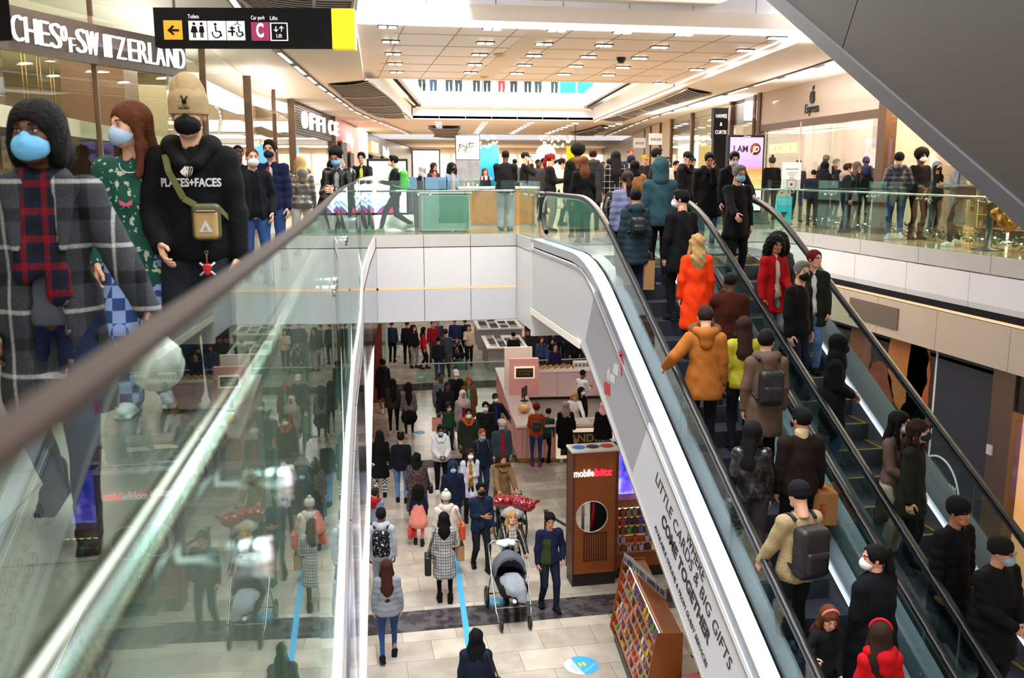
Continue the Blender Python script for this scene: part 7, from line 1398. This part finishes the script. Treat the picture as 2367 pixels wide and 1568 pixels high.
for k, px in enumerate((1003, 935)):
    t_ = empty('storage_crate', (at(px, 430, Y=22.6).x-.25, 22.4, .9 if k == 0 else .9), 0, ['blue plastic crate on the stand behind the service cabinet', 'blue plastic crate behind the striding man'][k], 'crate'); b = B(); b.box((0, 0, 0), (.55, .4, .02)); [b.box(q[0], q[1]) for q in (((0, 0, 0), (.55, .02, .3)), ((0, .38, 0), (.55, .4, .3)), ((0, 0, 0), (.02, .4, .3)), ((.53, 0, 0), (.55, .4, .3)))]; b.build('crate_body', M('crate_blue', '#5f86b4', .4), t_)
    b = B(); b.box((-.05, -.05, 0), (.6, .45, .9)); o = b.build('plinth_unit', M('plinth_grey', '#3c4046', .5), None, False, (t_.location.x, 22.4, 0)); tag(o, ['dark plinth under the blue crate behind the service cabinet', 'dark plinth under the blue crate behind the striding man'][k], 'plinth')
kx2 = at(1150, 500, Y=22.8).x; t_ = empty('kiosk_counter', (kx2, 22.6, 0), 0, 'oak-fronted jewellery kiosk counter on the bridge with white top', 'kiosk'); b = B(); b.box((-.95, 0, .05), (.95, .7, .92)); b.build('counter_base', oak, t_); b = B(); b.box((-1.0, -.05, .92), (1.0, .75, .97)); b.build('counter_top', wtop, t_); b = B(); b.box((-.5, .05, .97), (.9, .65, 1.13)); b.build('glass_case', glassd, t_); b = B(); b.box((-.9, .02, .0), (.9, .68, .05)); b.build('plinth', steel, t_)
for k in range(10): b = B(); b.box((0, 0, 0), (.05, .05, .07+.02*(k % 3))); o = b.build('display_card', M('card_pale' if k % 2 else 'card_pink', '#e8e0dc' if k % 2 else '#c98a9a', .5), None, False, (kx2-.85+k*.11, 22.75+.05*(k % 2), .97 if k < 4 else 1.131)); tag(o, 'small upright display card on the oak kiosk counter', 'card', 'display cards on the kiosk counter')
q0 = at(1053, 370, Y=23.4); q1 = at(1109, 312, Y=23.4); t_ = empty('poster_stand', ((q0.x+q1.x)/2, 23.4, 0), 0, 'white framed poster stand reading pyt in handwriting', 'sign'); w2_ = (q1.x-q0.x)/2
b = B(); b.box((-w2_, 0, q0.z), (w2_, .06, q1.z)); b.build('poster_frame', black, t_); b = B(); b.box((-w2_+.015, -.01, q0.z+.015), (w2_-.015, 0, q1.z-.015)); b.build('poster', M('cream_poster', '#cfc0b8', .6, emit=.05), t_)
b = B(); b.box((-w2_, .0, .95), (w2_, .05, q0.z)); b.build('picture_panel', M('grey_picture', '#7c7c80', .5, var=.6, nscale=5), t_); b = B(); b.box((-.2, .1, 0), (.2, .4, 1.3)); b.build('stand_column', M('dark_column', '#221d20', .5), t_)
sc_ = w2_*.016*1.2; stroke = [[(-38, 8), (-34, 14), (-36, -2), (-40, -18)], [(-36, 6), (-28, 14), (-22, 8), (-28, 0), (-35, 2)], [(-18, 12), (-16, 2), (-8, 2), (-4, 12), (-6, -8), (-14, -20), (-18, -12), (-4, -2), (6, 4)], [(10, 26), (8, 8), (10, 0), (16, 2), (24, 8)], [(0, 14), (14, 17), (28, 18)]]
b = B()
for s_ in stroke: b.tube([(x*sc_, -.014, (q0.z+q1.z)/2+y*sc_) for x, y in s_], .007, 5)
b.build('handwriting', ink, t_)
def jd(N, L, tc):
    n = N.new('ShaderNodeTexNoise'); n.inputs['Scale'].default_value = 9; L.new(tc.outputs['Object'], n.inputs['Vector']); sep = N.new('ShaderNodeSeparateXYZ'); L.new(tc.outputs['Object'], sep.inputs[0]); v = math_node(N, L, 'MULTIPLY', sep.outputs[2], .5)
    c1 = ramp(N, L, v, [(0, '#e9ebff'), (.3, '#e2e4f4'), (.48, '#c9a06a'), (.68, '#a06a3a'), (.8, '#8a7ad0'), (.95, '#9a8ae8')]); return c1
q0, q1 = at(1681, 520, z=0), None; jx = at(1727, 312, Y=22.5); t_ = totem((jx.x, 22.5, 0), math.radians(4), 1.02, jx.z, .3, 'tall black advertising totem showing I AM JD and a white trainer', screen_mat('violet_ad_screen', jd, 1.0), M('totem_grey', '#2f3338', .5)); Hj = jx.z
letters('JCDecaux', frame((0, -.013, Hj-.05), (1, 0, 0), (0, 0, 1)), .05, swh, t_, 'lettering', .001, align='CENTER'); letters('I AM', frame((-.38, -.02, Hj-.42), (1, 0, 0), (0, 0, 1)), .22, M('umber_print', '#4a2412', .5), t_, 'lettering', .002, width=.4, bold=.006)
b = B(); b.lathe([(0, -.004), (.15, -.004), (.15, .004), (0, .004)], n=28, mat=frame((.24, -.022, Hj-.35), (1, 0, 0), (0, 0, 1))); b.build('round_logo', M('umber_disc', '#7a3c1c', .5), t_); letters('JD', frame((.24, -.03, Hj-.42), (1, 0, 0), (0, 0, 1)), .2, swh, t_, 'lettering', .002, width=.2, align='CENTER', shear=.2, bold=.004)
b = B(); b.prism([(-.4, .82), (-.3, 1.0), (-.15, 1.08), (0, .98), (.12, .9), (.3, .86), (.42, .78), (.42, .7), (-.4, .7)], -.03, -.016, 'y'); b.build('pictured_trainer', M('trainer_white', '#f2f2f2', .5, emit=.5), t_); b = B(); b.prism([(-.4, .62), (.42, .62), (.42, .68), (-.4, .68)], -.03, -.016, 'y'); b.prism([(-.1, .86), (.12, .82), (.2, .72), (-.05, .74)], -.034, -.03, 'y'); b.prism([(-.42, .34), (.0, .34), (.2, .55), (-.1, .55)], -.03, -.016, 'y'); b.build('pictured_shadow', black, t_)
for px0, py0, px1, py1, Y, lb, kind in ((1807, 375, 1853, 441, 21.2, 'white Click-and-Collect notice board with a red bag outline', 0), (1792, 454, 1832, 530, 20.7, 'turquoise WORKING TOGETHER board behind the gallery rail', 1)):
    a, c = at(px0, py1, Y=Y), at(px1, py0, Y=Y); t_ = empty('notice_board', ((a.x+c.x)/2, Y, 0), 0, lb, 'sign'); w = (c.x-a.x)/2; b = B(); b.box((-w, 0, max(a.z, .12)), (w, .03, c.z)); b.build('board', M('notice_white', '#e6e2ea', .5, emit=.1) if kind == 0 else M('notice_cyan', '#2fb6c9', .5, emit=.1), t_); b = B(); b.lathe([(0, 0), (.2, 0), (.2, .02), (0, .02)], (0, .02, 0)); b.tube([(0, .04, 0), (0, .04, c.z-.1)], .015, 8); b.build('stand', steel, t_); H_ = c.z
    if kind == 0:
        letters('Click-and-Collect', frame((0, -.004, H_-.18), (1, 0, 0), (0, 0, 1)), .06, ink, t_, 'lettering', .001, align='CENTER', width=w*1.4)
        for k in range(3): b = B(); b.box((-w*.6+.03*k, -.003, H_-.25-.035*k), (w*.6-.03*k, 0, H_-.24-.035*k)); b.build('text_line', M('text_grey', '#8a8690', .5), t_)
        r_ = M('bag_red', '#c9202c', .5); b = B(); z = H_-.62; b.tube([(-.11, -.004, z), (.11, -.004, z), (.12, -.004, z+.2), (-.12, -.004, z+.2)], .008, 5, closed=True); b.tube([(-.05, -.004, z+.2), (-.03, -.004, z+.26), (.03, -.004, z+.26), (.05, -.004, z+.2)], .007, 5); b.build('bag_outline', r_, t_); b = B(); b.lathe([(0, -.002), (.035, -.002), (.035, .002), (0, .002)], n=16, mat=frame((0, -.005, z+.09), (1, 0, 0), (0, 0, 1))); b.build('red_fruit', r_, t_)
    else:
        for k, s_ in enumerate(('WORKING', 'TOGETHER')): letters(s_, frame((0, -.004, H_-.12-.085*k), (1, 0, 0), (0, 0, 1)), .1, M('pale_cyan', '#9fe0ea', .5), t_, 'lettering', .001, align='CENTER', width=w*1.7, bold=.002)
        b = B(); b.prism([(-.08, .36), (.08, .36), (.03, .3), (.02, .26), (-.02, .26), (-.03, .3)], -.004, 0, 'y'); b.prism([(.09*math.cos(a), .37+.02*math.sin(a)) for a in [2*math.pi*k/16 for k in range(16)]], -.004, 0, 'y'); b.build('drawn_hat', ink, t_)
# gallery odds and ends on the right
t_ = empty('queue_post', tuple(Vector(at(2282, 578, z=0))), 0, 'dark metal queue post on a wide round foot near the gallery rail', 'barrier'); b = B(); b.lathe([(0, 0), (.27, 0), (.27, .015), (.06, .05), (.05, .9), (.07, .9), (.07, .98), (0, .98)]); b.build('post', M('gunmetal', '#55585c', .35, .7), t_, True)
for k in range(3): b = B(); b.lathe([(0, 0), (.18, 0), (.18, .015), (.03, .04), (.028, 1.0), (0, 1.0)]); p = at((1968, 2010, 2333)[k], 500, Y=(20.6, 21.0, 15.6)[k]); o = b.build('queue_post', steel, None, True, (p.x, p.y, 0)); tag(o, ['slim steel queue post beside the furred hood', 'slim steel queue post right of the blue hood lining', 'slim steel queue post at the right edge of the gallery'][k], 'barrier')
# shop window on the right: shelves of shoes, gold cloth, mannequin, garland
t_ = empty('mannequin', tuple(Vector((12.6, 19.6, 0))), 0, 'faceless mannequin bust with maroon head behind the shop window', 'mannequin')
mp = at(2103, 346, d=19.4); t_.location = (mp.x+.25, mp.y, 0); f = Field((-.3, -.2, .6), (.3, .25, 1.85), .016); f.ell((0, .0, mp.z-.13), (.08, .1, .13), 0); f.cap((0, 0, mp.z-.3), (0, 0, mp.z-.22), .05, k=.02); part('bust', f, M('maroon_gloss', '#5a1220', .2), t_); f = Field((-.35, -.2, .6), (.35, .25, 1.6), .018); f.cap((-.12, 0, mp.z-.42), (.12, 0, mp.z-.42), .09, sq=.8, k=.04).cap((0, 0, .9), (0, 0, mp.z-.45), .15, .16, sq=.7, k=.05); part('jacket', f, M('cream_jacket', '#c4a982', .8), t_); b = B(); b.tube([(0, 0, 0), (0, 0, .8)], .03, 8); b.lathe([(0, 0), (.2, 0), (.2, .02), (0, .02)]); b.build('stand', steel, t_)
t_ = empty('shoe_shelf', (13.3, 16.9, 0), math.radians(-88), 'tall lit shelf unit stacked with shoes behind the golden shop window', 'shelf unit'); b = B(); b.box((-1.3, 0, 0), (1.3, .05, 2.5)); b.build('back_board', M('shelf_back', '#7a5430', .5), t_)
for r in range(9): b = B(); b.box((-1.3, -.3, .2+r*.26), (1.3, 0, .22+r*.26)); b.build('shelf', oak, t_)
SM = Matrix.Translation(t_.location)@Matrix.Rotation(t_.rotation_euler.z, 4, 'Z'); ss = cached(('shoe', 'low', True), lambda: shoe_proto('low', .011)); shm = []
for c in ('#d9c4b0', '#b98d78', '#7a4a3a'): me = tomesh('display_shoe', *ss); me.materials.append(M('shop_shoe', c, .4)); shm.append(me)
for r in range(9):
    for k in range(9): o = bpy.data.objects.new('display_shoe', shm[(r+k) % 3]); COL.objects.link(o); o.location = SM@Vector((-1.15+k*.28, -.14, .222+r*.26)); o.rotation_euler = (0, 0, t_.rotation_euler.z+1.4); tag(o, f'{("pale", "tan", "brown")[(r+k) % 3]} shoe on the lit shop shelves, {("lowest", "second", "third", "fourth", "fifth", "sixth", "seventh", "eighth", "top")[r]} row', 'shoe', f'{("pale", "tan", "brown")[(r+k) % 3]} shoes, shelf row {r+1}')
gm = M('gold_cloth', '#c8801c', .22, .6, var=.4, nscale=8, bump=.6, bscale=9)
for k, (px, py, d, r, lb) in enumerate(((2170, 325, 18, .22, 'crumpled gold foil cloth hanging high in the shop window'), (2290, 500, 15.5, .22, 'crumpled gold cloth lying low in the shop window at the far right'))):
    c = at(px, py, d=d); f = Field((-.8, -.3, -.6), (.8, .3, .6), .03); f.ell((0, 0, 0), (r*1.3, .12, r), 0, amp=.06, freq=9, seed=k); o = part('gold_drape', f.folds(.02, 12, 8, 1), gm, None); o.location = (c.x+.35, c.y, max(c.z, .55)); o.rotation_euler = (0, 0, math.radians(-85)); tag(o, lb, 'fabric')
random.seed(4); b = B()
for k in range(2600):
    u = random.random(); y = 13+u*9.5; x = 11.38+(y-12)*.07+abs(random.gauss(.0, .09))*-1; z = abs(random.gauss(.1, .07))+.02; a = random.uniform(0, 6.28); d = Vector((math.cos(a), math.sin(a), random.uniform(-.4, .8)))*.07; s_ = d.cross(Vector((0, 0, 1))).normalized()*.02; p = Vector((x, y, z)); b.quad(p, p+d*.5+s_, p+d, p+d*.5-s_)
o = b.build('leafy_garland', M('garland_green', '#1f3a1c', .6, var=.4, nscale=40)); tag(o, 'long green leaf garland along the foot of the golden shop window', 'garland', None, 'stuff')
for k in range(26): b = B(); b.lathe([(0, -.012), (.012, 0), (0, .012)], n=6) if False else b.box((-.012,)*3, (.012,)*3); y = 13.2+k*.36; o = b.build('fairy_light', M('fairy_bulb', '#fff0c0', .5, emit=6), None, False, (11.32+(y-12)*.07, y, .15+.03*math.sin(k*2.)), None); tag(o, 'tiny warm light bulb in the leaf garland', 'light', 'fairy lights in the garland')
a, c = at(2240, 502, X=11.35), at(2255, 458, X=11.35); t_ = empty('price_card', (a.x, (a.y+c.y)/2, 0), math.radians(-90), 'cream upright card reading TS 00 in the golden shop window', 'sign'); b = B(); b.box((-.14, 0, .35), (.14, .02, c.z)); b.build('card', M('cream_card', '#d9c694', .5), t_); letters('TS\n00', frame((0, -.004, .75), (1, 0, 0), (0, 0, 1)), .12, ink, t_, 'lettering', .001, align='CENTER'); b = B(); b.tube([(0, .01, 0), (0, .01, .35)], .01, 6); b.build('stem', gold, t_)
# far end of the arcade
c = at(1262, 357, Y=46); t_ = empty('globe_lamp', tuple(c), 0, 'large cream perforated globe deep in the arcade', 'lamp'); f = Field((-.65,)*3, (.65,)*3, .04); f.ell((0, 0, 0), (.5, .5, .5), 0); part('globe', f, M('cream_globe', '#efe2c4', .6, emit=.5, var=.3, nscale=8), t_); b = B(); b.tube([(0, 0, -.5), (0, 0, -c.z)], .05, 8); b.lathe([(0, -c.z), (.3, -c.z), (.3, -c.z+.05), (0, -c.z+.05)]); b.build('stand', black, t_)
c = at(1330, 365, Y=48); t_ = empty('hanging_sign', (c.x, c.y, c.z-.5), 0, 'bright yellow panel deep in the arcade behind the afro', 'sign'); b = B(); b.box((-.45, 0, 0), (.45, .1, 1.1)); b.build('panel', yel, t_); b = B(); b.tube([(0, .05, 1.1), (0, .05, 3.7-c.z+.5)], .02, 6); b.build('rod', black, t_)
c = at(1120, 375, Y=70); b = B(); b.lathe([(0, 0), (1.1, 0), (1.1, 3.2), (0, 3.2)], n=24); o = b.build('blue_column', M('teal_lit', '#1b8fc0', .5, emit=.6), None, True, (c.x, c.y, 0)); tag(o, 'glowing blue column deep in the arcade right of the poster stand', 'column')
b = B()
for k in range(16):
    x = -4+k*2.3; b.box((x, 95.6, .1), (x+2.0, 95.7, 3.0))
o = b.build('end_glow_panels', M('end_glow', '#ffe9c9', .5, emit=1.1, var=.5, nscale=.7)); o['kind'] = 'structure'  # added glowing panels that brighten the dark end wall
for x, y, w, lb in ((at(1560, 380, Y=50).x, 50, .8, 'lit white poster screen far along the right of the arcade'), (at(985, 385, Y=33).x, 33, 1.0, 'lit phone advert screen behind the people in headscarves')):
    totem((x, y, 0), 0, w, 2.1, .3, lb, M('white_screen', '#e9f0ff', .4, emit=1.4, var=.3, nscale=3))
for k in range(2): b = B(); b.box((0, 0, 0), (.75, .04, .95)); o = b.build('notice_board', M('notice_cyan', '#2fb6c9', .5, emit=.1), None, False, (10.8+k*.85, 44.35, 4.85)); tag(o, ['turquoise board at the upper storey rail, left of two', 'turquoise board at the upper storey rail, right of two'][k], 'sign')
# ---------------------------------------------------------------- finer things on the three nearest people
def bend(o, ry, rx, y_off=0.):
    """lays flat lettering onto a rounded chest or hat"""
    me = o.data; n = len(me.vertices); co = np.empty(n*3); me.vertices.foreach_get('co', co); co = co.reshape(-1, 3); co[:, 1] += -ry*(1-np.sqrt(np.clip(1-(co[:, 0]/rx)**2, 0, 1)))+y_off; me.vertices.foreach_set('co', co.ravel()); me.update()
FR_ = lambda x, y, z: frame((x, y, z), (-1, 0, 0), (0, 0, 1))
R_ = RIG[D.name]; s = R_['s']; up = R_['up']
o = letters('PLACES+FACES', FR_(.155*s, .150*s, 1.262*s), .062, M('white_print', '#c9c9cc', .7), D, 'lettering', .003, width=.31*s, bold=.0015); bend(o, .15*s, .19*s)
b = B(); c = up(1.5)
for k in range(30):
    a = math.pi*2*k/30; x = .078*math.sin(a); y = .07*math.cos(a)+.03; z = -.055+(-.085*max(0, math.cos(a))**1.6)+.03*(1-max(0, math.cos(a))); q = Vector((c.x+x*s, c.y+y*s+.055*s*max(0, math.cos(a)), c.z+z*s)); b.lathe([(0, -.0065), (.0065, 0), (0, .0065)], tuple(q), 8)
for k in range(5): a = (k-2)*.35; b.prism([(c.x+.006+.03*math.sin(a), c.z-.15*s-.04*math.cos(a)*s), (c.x+.01+.05*math.sin(a), c.z-.14*s-.02*s), (c.x-.006+.03*math.sin(a), c.z-.13*s)], .155*s, .16*s, 'y')
b.build('pearl_necklace', M('pearl', '#e6e1d8', .2), D)
b = B(); b.tube([(.128*s*math.cos(a), .112*s*math.sin(a), .925*s) for a in [2*math.pi*k/30 for k in range(30)]], .017, 6, closed=True); b.build('belt', M('white_leather', '#d3cfc6', .5), D)
b = B(); b.box((-.028, .118*s, .905*s), (.028, .138*s, .945*s), bev=.004); b.build('belt_buckle', chrome, D)
# rabbit-head mark and word on the beanie cuff
HM = R_['HM']; mk = M('black_embroidery', '#0b0a09', .8)
b = B(); b.prism([(-.012, .0), (-.006, -.011), (.006, -.011), (.012, .0), (.008, .010), (-.008, .010)], -.001, .001); b.prism([(-.008, .008), (-.018, .030), (-.012, .034), (-.001, .012)], -.001, .001); b.prism([(.001, .012), (.014, .032), (.019, .027), (.009, .008)], -.001, .001); b.prism([(-.010, -.013), (0, -.017), (.010, -.013), (.010, -.021), (0, -.017), (-.010, -.021)], -.001, .001)
fr_ = HM@Matrix.Translation((0, .1165, .052))@Matrix(((-1, 0, 0, 0), (0, 0, 1, 0), (0, 1, 0, 0), (0, 0, 0, 1)))
for v in b.bm.verts: v.co = fr_@v.co
b.build('embroidered_mark', mk, D); letters('PLAYBOY', HM@FR_(.027, .1175, .018), .013, mk, D, 'lettering', .001, width=.054, bold=.0008)
# cross-body pouch
pz = 1.075; wp = w2(D, Vector((-.085, .19, pz*s))); t_ = empty('crossbody_pouch', tuple(wp), D.rotation_euler.z, 'tan and olive crossbody pouch with a white triangle mark on the black hoodie', 'bag')
f = Field((-.12, -.07, -.14), (.12, .08, .14), .007); f.box((0, 0, 0), (.075, .032, .098), .028, 0); part('pouch_body', f, M('olive_nylon', '#4c4a2a', .6, bump=.2, bscale=120), t_)
f = Field((-.12, -.03, -.14), (.12, .09, .14), .006); f.box((0, .028, -.012), (.062, .02, .076), .02, 0); part('front_pocket', f, M('tan_nylon', '#b0915c', .6, bump=.2, bscale=120), t_); b = B(); b.box((-.06, .047, .052), (.06, .052, .06)); b.build('zip', M('zip_dark', '#2c2a20', .5), t_)
b = B(); b.prism([(-.034, -.05), (.034, -.05), (0, .012)], .048, .051, 'y'); b.build('triangle_mark', M('white_print', '#c9c9cc', .7), t_); b = B(); b.prism([(-.014, -.04), (.014, -.04), (0, -.015)], .051, .053, 'y'); b.build('triangle_mark', M('tan_nylon', '#b0915c', .6, bump=.2, bscale=120), t_)
b = B(); loc = lambda v: Vector(v)*s-Vector((-.085, .19, pz*s)); P_ = [Vector((.055, -.01, .09)), loc((.03, .165, 1.2)), loc((.10, .15, 1.34)), loc((.125, .09, 1.43)), loc((.12, -.02, 1.46)), loc((.06, -.15, 1.36)), loc((-.12, -.16, 1.15)), loc((-.2, .0, 1.06)), Vector((-.07, -.01, .07))]
for p, q in zip(P_, P_[1:]):
    d = (q-p).normalized(); w = d.cross(Vector((0, 1, .3)) if abs(d.y) < .7 else Vector((1, 0, 0))).normalized()*.017; b.quad(p-w, q-w, q+w, p+w); b.quad(p-w+Vector((0, .003, 0)), q-w+Vector((0, .003, 0)), q+w+Vector((0, .003, 0)), p+w+Vector((0, .003, 0)))
b.build('strap', M('olive_webbing', '#5c5a34', .7), t_)
wp = w2(D, Vector((-.07, .165, .82*s))); t_ = empty('key_charm', tuple(wp), D.rotation_euler.z, 'small red skull charm with white crossbones clipped to the belt', 'keyring')
f = Field((-.05, -.03, -.05), (.05, .04, .05), .004); f.ell((0, 0, .008), (.026, .014, .024), 0).ell((0, .0, -.02), (.016, .012, .016), .008).ell((-.009, .014, .008), (.006, .006, .006), 0, True).ell((.009, .014, .008), (.006, .006, .006), 0, True); part('skull', f, M('red_rubber', '#c01818', .4), t_)
b = B(); b.tube([(-.04, -.008, .034), (.04, -.008, -.034)], .006, 6); b.tube([(.04, -.008, .034), (-.04, -.008, -.034)], .006, 6); b.build('crossbones', white, t_); b = B(); b.tube([(0, 0, .03), (0, 0, .085)], .003, 6); b.tube([(.008*math.cos(a), 0, .09+.01*math.sin(a)) for a in [2*math.pi*k/10 for k in range(10)]], .002, 5, closed=True); b.build('clip', gold, t_)
# lapels and buttons of the plaid coat; necklace and butterfly on the green top
R_ = RIG[A.name]; s = R_['s']; cp = cloth('greyplaid')
for q in (-1, 1):
    f = Field((-.3, 0, .95), (.3, .3, 1.6), .009); f.cap((q*.095*s, .105*s, 1.43*s), (q*.085*s, .155*s, 1.20*s), .045*s, .022*s, k=.01, sq=.35); f.cap((q*.07*s, .02*s, 1.47*s), (q*.10*s, .10*s, 1.43*s), .04*s, .05*s, k=.02, sq=.6); part('lapel', f, cp, A)
for z in (.98, .86, .74): b = B(); b.lathe([(0, 0), (.016, 0), (.014, .007), (0, .007)], (0, 0, 0), 12, frame((-.075*s, .165*s, z*s), (1, 0, 0), (0, 0, 1))); b.build('button', black, A)
shopping_bag(A, -1, 'crumpled white plastic bag held by the woman in the plaid coat', '#c9c4bf', (.2, .12, .22), kind='plastic', name='plastic_bag', drop=.03)
R_ = RIG[G.name]; s = R_['s']; b = B(); b.prism([(-.035, .02), (-.012, .01), (0, .0), (.012, .01), (.035, .02), (.03, -.008), (.012, -.012), (.02, -.026), (0, -.01), (-.02, -.026), (-.012, -.012), (-.03, -.008)], .142*s, .146*s, 'y'); o = b.build('printed_butterfly', M('butterfly_pink', '#c2607a', .7), G); o.location = (.03, 0, 1.21*s)
b = B(); b.tube([(.06*math.sin(a), .07+.05*math.cos(a), 1.43*s-.05*max(0, math.cos(a))) for a in [2*math.pi*k/20 for k in range(20)]], .003, 5, closed=True); b.build('necklace', steel, G)
